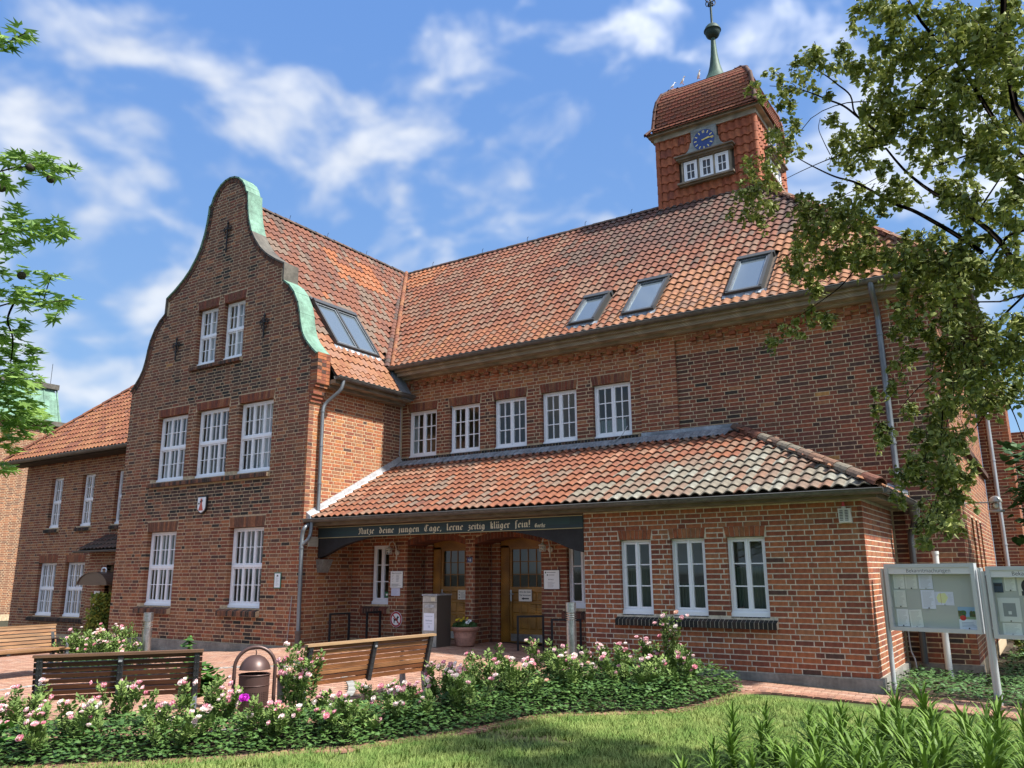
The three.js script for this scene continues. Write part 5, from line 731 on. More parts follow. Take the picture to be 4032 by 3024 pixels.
struct('forecourt_paving', groundSheet(plazaPoly, -.006), M({ color: lin(.26, .20, .15), map: dirtTex, roughness: 1 }));
const lawnTex = noiseTex(512, (x, y) => { const d = per(x, y, 3, 14), n = per(x, y, 12, 15), f = (rt() - .5) * .3, bare = smooth(.18, .5, d + .4 * n); const v = .5 + .2 * n + f; return [(v * .72) * (1 - bare) + (.62 + f) * bare, (v * .9) * (1 - bare) + (.56 + f) * bare, (v * .34) * (1 - bare) + (.42 + f) * bare]; }, true, .22);
struct('lawn', groundSheet(LAWN, -.002), M({ color: lin(.5, .5, .42), map: lawnTex, roughness: 1 }));
struct('flower_bed_soil', groundSheet(BED, .01), soil);
{ // brick pavers laid in half-bond rows, the nearest ones as pieces of their own
  const pv = scene.getObjectByName('forecourt_paving'), tones = [[.39, .21, .14], [.42, .235, .16], [.36, .19, .13], [.44, .265, .185], [.33, .18, .125], [.41, .255, .19]], mats = tones.map((c) => M({ color: lin(...c), map: grainTex, bumpMap: grainBump, bumpScale: .002, roughness: .9 }));
  const L = .214, Wd = .107, list = [], R1 = 2.95, CX = 2.0, CZ = 7.7, m = new MB();
  for (let j = 0; j < 110; j++) for (let i = 0; i < 120; i++) { const x = -9.5 + (i + (j % 2) * .5) * L, z = 1.05 + j * Wd; if (z > 12 || x > 15.5) continue; if (!inPoly(plazaPoly, x, z) || inPoly(BED, x, z)) continue; if (z < ZB + .08 && x < XL + .1 && !(z > .95 && ((x > 1.7 && x < 2.98) || (x > 3.44 && x < 4.74)))) continue; if (x > XL - .1 && z < ZA + .12 && x < 10.9) continue; if (x < .12 && z < ZG + .1) continue; const [u, v, d] = project(V3(x, gY(x, z), z)); if (d < 0 || u < -250 || u > 4300 || v > 3250) continue; const ring = Math.abs(Math.hypot(x - CX, z - CZ) - R1) < .075; if (ring) continue; list.push([x, z, (EYE.x - x) ** 2 + (EYE.z - z) ** 2]); }
  list.sort((a, b) => a[2] - b[2]); const bx = (() => { const q = new MB(), a = L / 2 - .004, b = Wd / 2 - .004, c = .006; q.quad(V3(-a + c, 0, b - c), V3(a - c, 0, b - c), V3(a - c, 0, -b + c), V3(-a + c, 0, -b + c)); const t = [[-a + c, b - c, -a, b], [a - c, b - c, a, b], [a - c, -b + c, a, -b], [-a + c, -b + c, -a, -b]]; for (let k = 0; k < 4; k++) { const s = t[k], e = t[(k + 1) % 4]; q.quad(V3(s[2], -.008, s[3]), V3(e[2], -.008, e[3]), V3(e[0], 0, e[1]), V3(s[0], 0, s[1])); } return q.geo(); })();
  list.forEach(([x, z], k) => { const n = nz(x, z, 7, .35) * 2, t = pick([[0, 2 + n], [1, 2], [2, 2 - n], [3, 1.2 + n], [4, .8], [5, 1]]), e = .1, nr = V3(-(gY(x + e, z) - gY(x - e, z)) / (2 * e), 1, -(gY(x, z + e) - gY(x, z - e)) / (2 * e)).normalize(), q = new THREE.Quaternion().setFromUnitVectors(Y1, nr), pos = V3(x, gY(x, z) + .002 + (rb() - .5) * .003, z), vv = .9 + .2 * rb(); if (k < 300) { const o = mesh('paver', bx, mats[t], pv); o.position.copy(pos); o.quaternion.copy(q); } else m.add(bx, new THREE.Matrix4().compose(pos, q, V3(1, 1, 1)), lin(tones[t][0] * vv, tones[t][1] * vv, tones[t][2] * vv)); });
  const f = mesh('paver_field', m.geo(true), M({ vertexColors: true, map: grainTex, bumpMap: grainBump, bumpScale: .002, roughness: .9 }), pv); f.userData.kind = 'stuff';
  const ring = new MB(), rg = [lin(.42, .41, .38), lin(.36, .355, .34), lin(.48, .47, .44)]; const rm = rg.map((c) => M({ color: c, map: grainTex, roughness: .9 })); let k = 0;
  for (let a = 0; a < Math.PI * 2; a += .034) for (const dr of [0]) { const x = CX + Math.cos(a) * (R1 + dr), z = CZ + Math.sin(a) * (R1 + dr); if (!inPoly(plazaPoly, x, z) || inPoly(BED, x, z)) continue; const s = mesh('granite_sett', new THREE.BoxGeometry(.108, .03, .094), rm[k++ % 3], pv); s.position.set(x, gY(x, z) - .011, z); s.rotation.y = -a + (rb() - .5) * .06; }
}
{ // brick edging between bed and lawn
  const eg = struct('lawn_edging', groundSheet([...edgePts.filter((p, i) => p.x < 15).map((p) => [p.x - .02, p.z - .02]), ...edgePts.filter((p) => p.x < 15).reverse().map((p) => [p.x + .1, p.z + .1])], .004), soil), g = new THREE.BoxGeometry(.068, .05, .215), mats = [[.36, .17, .11], [.30, .14, .09], [.41, .21, .14], [.26, .13, .09]].map((c) => M({ color: lin(...c), map: grainTex, roughness: .9 }));
  const n = Math.floor(edgeCurve.getLength() / .0775); for (let i = 0; i < n; i++) { const p = edgeCurve.getPointAt(i / n), t = edgeCurve.getTangentAt(i / n); if (p.x > 14) break; const b = mesh('edging_brick', g, mats[Math.floor(rb() * 4)], eg); b.position.set(p.x + rb() * .006, gY(p.x, p.z) - .004 + rb() * .006, p.z); b.rotation.set((rb() - .5) * .03, Math.atan2(-t.z, t.x) + (rb() - .5) * .05, (rb() - .5) * .04); }
}

// ================================================================ street furniture
const benchWood = [[.40, .19, .085], [.34, .15, .065], [.28, .115, .05], [.45, .24, .12]].map((c) => M({ color: lin(...c), map: woodTex, roughness: .5 }));
const benchDark = [[.13, .055, .032], [.105, .045, .028], [.16, .07, .04]].map((c) => M({ color: lin(...c), map: woodTex, roughness: .45 }));
const benchPale = [[.46, .27, .14], [.42, .23, .12], [.50, .31, .18]].map((c) => M({ color: lin(...c), map: woodTex, roughness: .55 }));
const anthracite = M({ color: lin(.035, .038, .042), roughness: .5, metalness: .3 }), armGrey = M({ color: lin(.20, .22, .25), roughness: .4, metalness: .5 });
function bench(label, pos, turn, len, mats, capMat) { // local: x along the seat, +z is the front
  const b = thing('slatted_bench', label, 'bench', pos, turn, 'slatted wooden benches on the forecourt'), L = len;
  const sec = (pts, w, x, name, mt) => { const s = new THREE.Shape(pts.map(([z, y]) => new THREE.Vector2(z, y))), g = new THREE.ExtrudeGeometry(s, { depth: w, bevelEnabled: true, bevelSize: .003, bevelThickness: .003, bevelSegments: 1 }); const m = mesh(name, g, mt, b); m.rotation.y = -Math.PI / 2; m.position.x = x + w / 2; return m; };
  // frames: leaning back post, seat bearer, splayed legs, arm loop
  for (const [i, x] of [-L / 2 + .06, 0, L / 2 - .06].entries()) {
    const fr = sec([[.27, .40], [-.18, .36], [-.23, .33], [-.35, .82], [-.305, .825], [-.175, .44], [.27, .435]], .055, x, 'frame', anthracite);
    const bolts = new MB(); for (let k = 0; k < 6; k++) { const t = k / 5, z = -.235 - .1 * t - .016, y = .40 + .38 * t; for (const d of [-.014, .014]) bolts.add(new THREE.SphereGeometry(.006, 6, 4), new THREE.Matrix4().setPosition(x + d, y, z)); } mesh('bolts', bolts.geo(), anthracite, b);
    if (i !== 1) {
      const leg1 = new MB(); leg1.hexa([V3(x - .03, 0, .24), V3(x + .03, 0, .24), V3(x + .03, 0, .17), V3(x - .03, 0, .17), V3(x - .03, .41, .27), V3(x + .03, .41, .27), V3(x + .03, .41, .22), V3(x - .03, .41, .22)]); mesh('leg', leg1.geo(), armGrey, b);
      const leg2 = new MB(); leg2.hexa([V3(x - .03, 0, -.2), V3(x + .03, 0, -.2), V3(x + .03, 0, -.27), V3(x - .03, 0, -.27), V3(x - .03, .39, -.16), V3(x + .03, .39, -.16), V3(x + .03, .39, -.22), V3(x - .03, .39, -.22)]); mesh('leg', leg2.geo(), armGrey, b);
      const ar = new MB(), c = new THREE.CatmullRomCurve3([V3(x, .41, .24), V3(x, .56, .255), V3(x, .625, .21), V3(x, .63, .05), V3(x, .60, -.25)]); for (let k = 0; k < 14; k++) ar.beam(c.getPointAt(k / 14), c.getPointAt(Math.min(1, (k + 1.06) / 14)), .055, .014, V3(0, .99, .1)); mesh('armrest', ar.geo(), armGrey, b);
    }
  }
  const slat = (y, z, w, h, tilt, k) => { const g = new THREE.BoxGeometry(L, h, w, 1, 1, 1), uv = g.attributes.uv; for (let i = 0; i < uv.count; i++) uv.setXY(i, uv.getX(i) * L * .6 + k * .31, uv.getY(i) * .06 + k * .17); const m = mesh('slat', g, mats[k % mats.length], b); m.position.set(0, y, z); m.rotation.x = tilt; };
  for (let k = 0; k < 6; k++) slat(.448, .25 - k * .072, .06, .03, 0, k);
  for (let k = 0; k < 8; k++) { const t = k / 7; slat(.375 + .425 * t, -.185 - .115 * t, .024, .046, -.26, k + 1); }
  { const g = new THREE.BoxGeometry(L + .02, .028, .075), m = mesh('top_rail', g, capMat, b); m.position.set(0, .836, -.325); m.rotation.x = -.05; }
  const pl = new MB(); pl.box(-.02, .02, .745, .77, -.349, -.343); mesh('name_plate', pl.geo(), matt.galv, b).position.set(0, 0, -.0);
}
// turn so that local +z (front) points the right way
const benchAt = (x0, z0, x1, z1, label, mats, cap) => { // back rail runs from (x0,z0) to (x1,z1); the front is on the left of that run
  const d = V3(x1 - x0, 0, z1 - z0), L = d.length(); d.normalize(); const f = V3(-d.z, 0, d.x), turn = Math.atan2(f.x, f.z), c = V3((x0 + x1) / 2, 0, (z0 + z1) / 2).addScaledVector(f, .32); bench(label, [c.x, gY(c.x, c.z), c.z], turn, L, mats, cap);
};
benchAt(5.50, 5.5, 5.28, 7.66, 'bench with warm brown slats and pale top rail, back turned to the roses', benchWood, M({ color: lin(.62, .44, .28), map: woodTex, roughness: .5 }));
benchAt(4.38, 8.44, 3.33, 9.84, 'dark stained slatted bench beside the domed litter bin', benchDark, M({ color: lin(.22, .13, .085), map: woodTex, roughness: .5 }));
benchAt(-2.62, 8.55, -2.66, 6.42, 'honey coloured bench facing the forecourt before the wing', benchPale, benchPale[2]);

{ // litter bin: hoop, dome and perforated drum
  const x = 4.62, z = 7.86, t = thing('litter_bin', 'brown litter bin with dome hung in a tubular hoop', 'litter bin', [x, gY(x, z), z], .87), br = M({ color: lin(.085, .048, .042), roughness: .42, metalness: .3 });
  const R = .235, pts = [V3(-R, -.05, 0), V3(-R, .3, 0), V3(-R, .6, 0)]; for (let k = 1; k < 10; k++) { const a = Math.PI * (1 - k / 10); pts.push(V3(Math.cos(a) * R, .6 + Math.sin(a) * R, 0)); } pts.push(V3(R, .6, 0), V3(R, .3, 0), V3(R, -.05, 0)); mesh('hoop', tube(pts, .022, 8, false, .5, 60), br, t);
  const dm = new MB(); dm.add(new THREE.LatheGeometry([[.0, .745], [.055, .74], [.11, .712], [.155, .662], [.178, .61], [.182, .585], [.188, .58], [.176, .578], [.11, .60], [0, .62]].map(([r, y]) => new THREE.Vector2(r, y)), 28)); mesh('dome', dm.geo(), br, t); mesh('hook', tube([V3(0, .735, 0), V3(.008, .77, 0), V3(0, .80, 0)], .008, 6), br, t);
  const perf = noiseTex(128, (u, v) => { const a = (u * 40) % 1 - .5, b = (v * 26) % 1 - .5, h = v > .08 && v < .62 && Math.hypot(a, b * 1.3) < .28; return h ? [.12] : [1]; });
  const dr = new MB(); dr.add(new THREE.CylinderGeometry(.18, .172, .5, 32, 1, true), new THREE.Matrix4().setPosition(0, .27, 0)).add(new THREE.CylinderGeometry(.15, .15, .01, 32), new THREE.Matrix4().setPosition(0, .03, 0)); mesh('drum', dr.geo(), M({ color: lin(.085, .048, .042), map: perf, roughness: .45, metalness: .3, side: THREE.DoubleSide }), t); mesh('drum_rim', new THREE.TorusGeometry(.181, .009, 8, 32).rotateX(Math.PI / 2).translate(0, .52, 0), br, t); mesh('drum_seam', new THREE.TorusGeometry(.179, .006, 6, 32).rotateX(Math.PI / 2).translate(0, .40, 0), br, t);
}
function bollard(pos, label) { const t = thing('bollard_light', label, 'bollard light', pos, 0, 'stainless bollard lights'); const cyl = (r, y0, y1) => new THREE.CylinderGeometry(r, r, y1 - y0, 28).translate(0, (y0 + y1) / 2, 0); mesh('post', cyl(.08, 0, .72), matt.steel, t); mesh('lamp_core', cyl(.055, .72, .86), M({ color: lin(.75, .76, .74), roughness: .3 }), t); for (let k = 0; k < 4; k++) mesh('louvre', new THREE.CylinderGeometry(.084, .08, .012, 28).translate(0, .74 + k * .033, 0), matt.steel, t); mesh('cap', cyl(.084, .86, 1.0), matt.steel, t); }
bollard([6.42, gY(6.42, 3.2) - .02, 3.2], 'stainless bollard light before the narrow porch window'); bollard([-.78, gY(-.78, 5.78), 5.78], 'stainless bollard light before the gable, behind the roses');
function rack(x0, z0, x1, z1, h, label) { const t = thing('bicycle_rack', label, 'bike rack', [(x0 + x1) / 2, gY((x0 + x1) / 2, (z0 + z1) / 2), (z0 + z1) / 2], Math.atan2(-(z1 - z0), x1 - x0), 'dark steel hoops in the porch'); const L = Math.hypot(x1 - x0, z1 - z0); const bar = (n, a, b, c, d) => { const m = new MB(); m.box(a, b, c, d, -.018, .018); mesh(n, m.geo(), matt.iron, t); }; bar('upright', -L / 2, -L / 2 + .036, -.03, h); bar('upright', L / 2 - .036, L / 2, -.03, h); bar('top_bar', -L / 2 + .036, L / 2 - .036, h - .036, h); }
rack(.62, 2.72, .72, 2.24, .62, 'dark steel hoop close to the gable side wall'); rack(.95, 2.0, .98, 1.6, .62, 'dark steel hoop below the left porch window'); rack(4.6, 1.96, 5.0, 1.66, .62, 'dark steel hoop before the door with the arrow notice'); rack(5.4, 2.1, 5.9, 1.9, .62, 'dark steel hoop behind the bollard light');

function sheetTex(w, h, draw) { const c = document.createElement('canvas'); c.width = w; c.height = h; const g = c.getContext('2d'); g.fillStyle = '#f1f1ee'; g.fillRect(0, 0, w, h); draw(g, w, h); const t = new THREE.CanvasTexture(c); t.colorSpace = THREE.SRGBColorSpace; return t; }
const lines = (g, x, y, w, n, dy, col = '#777', lw = 1.5) => { const r = rngOf(n * 77 + Math.round(y)); g.fillStyle = col; for (let i = 0; i < n; i++) g.fillRect(x, y + i * dy, w * (.55 + .45 * r()), lw); };
function plate(name, label, cat, pos, w, h, tex, o = {}) { const t = thing(name, label, cat, pos, o.turn ?? 0, o.group); const b = new MB(); b.box(-w / 2, w / 2, -h / 2, h / 2, -.006, .006); mesh('backing', b.geo(), o.back ?? matt.whitePaint, t); const f = mesh('print', new THREE.PlaneGeometry(w - (o.rim ?? 0), h - (o.rim ?? 0)), M({ map: tex, roughness: .5 }), t); f.position.z = .0075; return t; }
{ // letterbox column
  const t = thing('letterbox_column', 'tall grey steel letterbox column beside the flower pot', 'letterbox', [3.1, gY(3.1, 2.4), 2.4]), w = .34, h = .92, d = .42; const b = new MB(); b.box(-w / 2, w / 2, 0, h, -d / 2, d / 2); mesh('body', b.geo(), M({ color: lin(.085, .07, .06), roughness: .5, metalness: .2 }), t);
  const f = new MB(); f.box(-w / 2 + .004, w / 2 - .004, .01, h - .13, d / 2, d / 2 + .008).box(-w / 2 + .004, w / 2 - .004, h - .12, h - .01, d / 2, d / 2 + .008); mesh('front', f.geo(), M({ color: lin(.60, .57, .50), roughness: .45, metalness: .15, map: blotchTex }), t);
  const tp = new MB(); tp.box(-w / 2 - .015, w / 2 + .015, h, h + .022, -d / 2 - .01, d / 2 + .02); mesh('lid', tp.geo(), matt.galv, t); const sl = new MB(); sl.box(-.11, .11, h - .2, h - .165, d / 2 + .008, d / 2 + .02).box(-.12, .12, h - .222, h - .2, d / 2 + .008, d / 2 + .014); mesh('slot', sl.geo(), matt.galv, t);
  const bp = new MB(); bp.box(.03, .13, h - .10, h - .03, d / 2 + .008, d / 2 + .015); mesh('bell_panel', bp.geo(), M({ color: lin(.55, .5, .36), roughness: .5 }), t);
  const p = mesh('paper', new THREE.PlaneGeometry(.25, .31), M({ map: sheetTex(160, 200, (g) => { g.fillStyle = '#dfe4ee'; g.fillRect(0, 0, 160, 200); g.fillStyle = '#8d96a8'; g.font = 'bold 15px sans-serif'; g.textAlign = 'center'; g.fillText('Samtgemeinde', 80, 40); g.font = 'bold 26px sans-serif'; g.fillText('Rathaus', 80, 95); g.font = '16px sans-serif'; g.fillText('Lindenstraße', 80, 125); g.font = 'bold 30px sans-serif'; g.fillText('12', 80, 165); }), roughness: .6 }), t); p.position.set(-.01, .45, d / 2 + .012);
}
{ // flower pot with pansies
  const x = 3.5, z = 2.05, t = thing('terracotta_pot', 'terracotta pot with yellow and white flowers between the doors', 'flower pot', [x, gY(x, z), z]);
  mesh('pot', new THREE.LatheGeometry([[0, 0], [.165, 0], [.175, .03], [.2, .12], [.202, .15], [.208, .155], [.21, .165], [.205, .17], [.222, .27], [.228, .275], [.25, .29], [.262, .32], [.262, .345], [.25, .355], [.225, .35], [.22, .30], [0, .30]].map(([r, y]) => new THREE.Vector2(r, y)), 36), M({ color: lin(.52, .27, .20), map: grainTex, roughness: .8 }), t);
  mesh('potting_soil', new THREE.CircleGeometry(.225, 20).rotateX(-Math.PI / 2).translate(0, .325, 0), soil, t);
  const r = rngOf(9), lf = new MB(), lg = new THREE.PlaneGeometry(.05, .03); for (let i = 0; i < 420; i++) { const a = r() * 6.28, q = Math.sqrt(r()) * .23, h = .33 + r() * .14 * (1 - q * 2); lf.add(lg, new THREE.Matrix4().compose(V3(Math.cos(a) * q, h, Math.sin(a) * q), new THREE.Quaternion().setFromEuler(new THREE.Euler(r() * 3, r() * 6, r() * 3)), V3(1, 1, 1))); } mesh('foliage', lf.geo(), M({ color: lin(.05, .11, .03), roughness: .8, side: THREE.DoubleSide }), t);
  const fg = (() => { const m = new MB(); for (let k = 0; k < 5; k++) { const a = k * 1.257, b = a + .62, c = a - .62, P = (t2, rr, y) => V3(Math.cos(t2) * rr, y, Math.sin(t2) * rr); m.quad(V3(0, 0, 0), P(c, .022, .006), P(a, .032, .002), P(b, .022, .006)); } return m.geo(); })(), ye = M({ color: lin(.72, .50, .02), roughness: .7, side: THREE.DoubleSide }), wh = M({ color: lin(.8, .8, .78), roughness: .7, side: THREE.DoubleSide });
  for (let i = 0; i < 17; i++) { const w = i > 6, a = w ? -.7 + r() * 1.6 : 2.2 + r() * 2.4, q = .06 + r() * .14, m = mesh('blossom', fg, w ? wh : ye, t); m.position.set(Math.cos(a) * q, .44 + r() * .07 - (w ? .03 : 0), Math.sin(a) * q); m.rotation.set(.5 + r() * .6, r() * 6, -.2); m.scale.setScalar(1.1); }
}
// wall lamps in the porch: curved arm with a glass lantern
function sconce(x, y, z, turn, label, s = 1) { const t = thing('wall_lamp', label, 'wall lamp', [x, y, z], turn, 'grey lantern lamps on the walls'); t.scale.setScalar(s); const gm = M({ color: lin(.62, .60, .54), roughness: .5 });
  const b = new MB(); b.add(new THREE.CylinderGeometry(.05, .05, .03, 16).rotateX(Math.PI / 2)).box(-.008, .008, -.14, .02, .012, .03); mesh('wall_plate', b.geo(), gm, t); mesh('arm', tube([V3(0, 0, .03), V3(0, .12, .05), V3(-.01, .22, .12), V3(-.03, .2, .2), V3(-.04, .12, .22)], .011, 8), gm, t);
  const c = V3(-.04, .0, .22); mesh('lantern_cap', new THREE.LatheGeometry([[0, .13], [.02, .125], [.03, .10], [.075, .085], [.08, .07], [0, .07]].map(([r, yy]) => new THREE.Vector2(r, yy)), 20).translate(c.x, c.y, c.z), gm, t); mesh('glass', new THREE.CylinderGeometry(.052, .05, .1, 20, 1, true).translate(c.x, c.y + .02, c.z), matt.glass, t); const cg = new MB(); for (let k = 0; k < 8; k++) { const a = k * Math.PI / 4; cg.add(new THREE.CylinderGeometry(.004, .004, .1, 5), new THREE.Matrix4().setPosition(c.x + Math.cos(a) * .06, c.y + .02, c.z + Math.sin(a) * .06)); } for (const yy of [-.03, .02, .065]) cg.add(new THREE.TorusGeometry(.06, .005, 6, 20).rotateX(Math.PI / 2), new THREE.Matrix4().setPosition(c.x, c.y + yy, c.z)); mesh('cage', cg.geo(), gm, t); mesh('bulb', new THREE.SphereGeometry(.03, 10, 8).translate(c.x, c.y + .02, c.z), M({ color: lin(.7, .7, .66), roughness: .4 }), t);
  return t; }
sconce(1.31, 1.85, ZB + .015, 0, 'grey lantern lamp beside the left porch window'); sconce(5.07, 1.84, ZB + .015, 0, 'grey lantern lamp above the town hall notice plate');
{ const t = thing('flank_lamp', 'grey globe lamp on a straight arm on the sunlit flank wall', 'wall lamp', [XM, 2.52, -.95], 0), gm = M({ color: lin(.42, .42, .40), roughness: .4, metalness: .3 }); mesh('wall_plate', new THREE.CylinderGeometry(.06, .06, .02, 14).rotateZ(Math.PI / 2), gm, t); mesh('arm', new THREE.CylinderGeometry(.012, .012, .42, 8).rotateZ(Math.PI / 2).translate(.21, .0, 0), gm, t); mesh('cap', new THREE.SphereGeometry(.1, 20, 10, 0, 6.3, 0, Math.PI / 2).translate(.46, .0, 0), gm, t); mesh('glass', new THREE.CylinderGeometry(.085, .085, .14, 20, 1, true).translate(.46, -.07, 0), matt.glass, t); mesh('lower_ring', new THREE.CylinderGeometry(.115, .115, .035, 20).translate(.46, -.15, 0), gm, t); mesh('bulb', new THREE.SphereGeometry(.045, 10, 8).translate(.46, -.06, 0), M({ color: lin(.7, .7, .6), roughness: .4 }), t); }
// plates, papers and signs
plate('opening_hours_sign', 'white opening hours sign beside the left porch window', 'sign', [1.31, 1.30, ZB + .012], .34, .345, sheetTex(256, 260, (g) => { g.fillStyle = '#333'; g.font = 'bold 20px sans-serif'; g.fillText('Bürger-/Servicezeiten', 24, 36); for (let i = 0; i < 5; i++) { lines(g, 24, 60 + i * 24, 50, 1, 4, '#666', 3); lines(g, 120, 56 + i * 24, 80, 2, 9, '#666', 3); } lines(g, 20, 200, 210, 4, 12, '#555', 4); }), { back: matt.galv, rim: .01 });
plate('paper_notice', 'bluish paper notice below the opening hours sign', 'notice', [1.29, 1.045, ZB + .012], .235, .155, sheetTex(160, 110, (g) => { g.fillStyle = '#d9dcee'; g.fillRect(0, 0, 160, 110); lines(g, 14, 14, 130, 8, 11, '#9aa0bb', 2); }));
plate('town_hall_plate', 'white town hall plate with two small crests between door and window', 'sign', [5.085, 1.295, ZB + .012], .345, .355, sheetTex(256, 264, (g) => { g.fillStyle = '#2c4630'; g.fillRect(18, 20, 18, 24); g.fillRect(50, 56, 16, 22); g.fillStyle = '#666'; g.fillRect(46, 28, 150, 6); g.fillRect(76, 64, 100, 6); g.font = '22px sans-serif'; g.fillStyle = '#444'; g.fillText('RATHAUS', 70, 140); lines(g, 60, 165, 150, 7, 12, '#888', 3); }), { back: M({ color: lin(.05, .03, .03), roughness: .5 }), rim: .018 });
{ const t = thing('no_dogs_sign', 'round red and white no dogs sign on the porch wall', 'sign', [1.32, .495, ZB + .012]); const c = sheetTex(256, 256, (g) => { g.fillStyle = '#b5232c'; g.beginPath(); g.arc(128, 128, 128, 0, 7); g.fill(); g.fillStyle = '#f4f2ee'; g.beginPath(); g.arc(128, 128, 100, 0, 7); g.fill(); g.fillStyle = '#18181a'; g.beginPath(); g.moveTo(78, 190); g.lineTo(80, 128); g.lineTo(66, 112); g.lineTo(72, 104); g.lineTo(88, 116); g.lineTo(140, 112); g.lineTo(158, 76); g.lineTo(164, 62); g.lineTo(172, 76); g.lineTo(196, 86); g.lineTo(194, 100); g.lineTo(176, 106); g.lineTo(168, 150); g.lineTo(172, 192); g.lineTo(156, 192); g.lineTo(150, 156); g.lineTo(112, 150); g.lineTo(98, 160); g.lineTo(96, 192); g.closePath(); g.fill(); g.strokeStyle = '#b5232c'; g.lineWidth = 22; g.beginPath(); g.moveTo(56, 56); g.lineTo(200, 200); g.stroke(); }); mesh('plate', new THREE.CylinderGeometry(.158, .158, .008, 40).rotateX(Math.PI / 2), matt.whitePaint, t); mesh('print', new THREE.CircleGeometry(.152, 40).translate(0, 0, .0055), M({ map: c, roughness: .45 }), t); }
plate('house_number_plate', 'small blue house number plate on the pier between the doors', 'sign', [3.205, 1.675, ZB + .01], .115, .10, sheetTex(96, 84, (g) => { g.fillStyle = '#23356b'; g.fillRect(0, 0, 96, 84); g.fillStyle = '#eee'; g.font = 'bold 56px sans-serif'; g.textAlign = 'center'; g.fillText('12', 48, 62); }));
plate('arrow_notice', 'white paper with black arrow on the oak door', 'notice', [4.10, .985, .868], .30, .225, sheetTex(240, 180, (g) => { g.fillStyle = '#ebe6da'; g.fillRect(0, 0, 240, 180); g.fillStyle = '#222'; g.font = 'bold 30px serif'; g.textAlign = 'center'; g.fillText('Bitte die linke', 120, 48); g.fillText('Tür benutzen!', 120, 98); g.fillRect(80, 130, 110, 18); g.beginPath(); g.moveTo(52, 139); g.lineTo(90, 118); g.lineTo(90, 160); g.fill(); }));
plate('door_notice', 'white paper notice on the door behind the letterbox', 'notice', [2.55, .985, .868], .21, .19, sheetTex(140, 120, (g) => { g.fillStyle = '#dfdccd'; g.fillRect(0, 0, 140, 120); g.fillStyle = '#333'; g.fillRect(16, 22, 20, 8); g.fillRect(16, 54, 16, 14); g.fillRect(16, 92, 16, 14); lines(g, 46, 30, 80, 6, 13, '#777', 3); }));
plate('defibrillator_sticker', 'green heart sticker on the porch window pane', 'sign', [.965, .985, ZB - .085], .09, .12, sheetTex(72, 96, (g) => { g.fillStyle = '#1d6b3f'; g.fillRect(0, 0, 72, 96); g.fillStyle = '#fff'; g.beginPath(); g.moveTo(36, 72); g.bezierCurveTo(0, 40, 20, 18, 36, 36); g.bezierCurveTo(52, 18, 72, 40, 36, 72); g.fill(); }));
plate('green_notice_case', 'green framed notice on the gable wall by the corner', 'notice', [-.663, 1.297, ZG + .014], .205, .32, sheetTex(140, 220, (g) => { g.fillStyle = '#dfe6e8'; g.fillRect(0, 0, 140, 220); g.fillStyle = '#555'; g.beginPath(); g.moveTo(45, 50); g.lineTo(55, 24); g.lineTo(85, 20); g.lineTo(95, 50); g.fill(); lines(g, 30, 66, 82, 11, 12, '#8a939a', 3); }), { back: M({ color: lin(.02, .16, .10), roughness: .4 }), rim: .035 });
plate('wing_sign', 'narrow white sign with green crest on the wing entrance pier', 'sign', [-8.9, .83, 2.02], .27, .36, sheetTex(100, 190, (g) => { g.fillStyle = '#dfe3e0'; g.fillRect(0, 0, 100, 190); g.fillStyle = '#23552f'; g.fillRect(32, 30, 36, 46); lines(g, 22, 110, 60, 3, 18, '#888', 4); }));
{ // coat of arms on the gable
  const t = thing('coat_of_arms', 'white shield with red tower coat of arms on the gable', 'shield', [-3.325, 2.99, ZG + .012]); const sh = (k) => { const s = new THREE.Shape(); s.moveTo(-.16 * k, .2 * k); s.lineTo(.16 * k, .2 * k); s.lineTo(.16 * k, -.05 * k); s.bezierCurveTo(.16 * k, -.14 * k, .07 * k, -.19 * k, 0, -.21 * k); s.bezierCurveTo(-.07 * k, -.19 * k, -.16 * k, -.14 * k, -.16 * k, -.05 * k); return s; };
  mesh('rim', new THREE.ExtrudeGeometry(sh(1), { depth: .03, bevelEnabled: true, bevelSize: .006, bevelThickness: .006, bevelSegments: 2 }), matt.iron, t); mesh('field', new THREE.ExtrudeGeometry(sh(.86), { depth: .012, bevelEnabled: false }).translate(0, 0, .036), matt.whitePaint, t);
  const tw = new MB(); tw.hexa([V3(-.09, -.13, .056), V3(.07, -.13, .056), V3(.07, -.13, .049), V3(-.09, -.13, .049), V3(-.03, .02, .056), V3(.02, .02, .056), V3(.02, .02, .049), V3(-.03, .02, .049)]).box(-.03, .02, .02, .14, .049, .056); mesh('tower_charge', tw.geo(), M({ color: lin(.52, .10, .07), roughness: .6 }), t); for (const [a, b] of [[-.075, .03], [-.02, .07], [.03, .09]]) mesh('rose_charge', new THREE.CylinderGeometry(.022, .022, .006, 8).rotateX(Math.PI / 2).translate(a, b, .06), matt.iron, t);
}
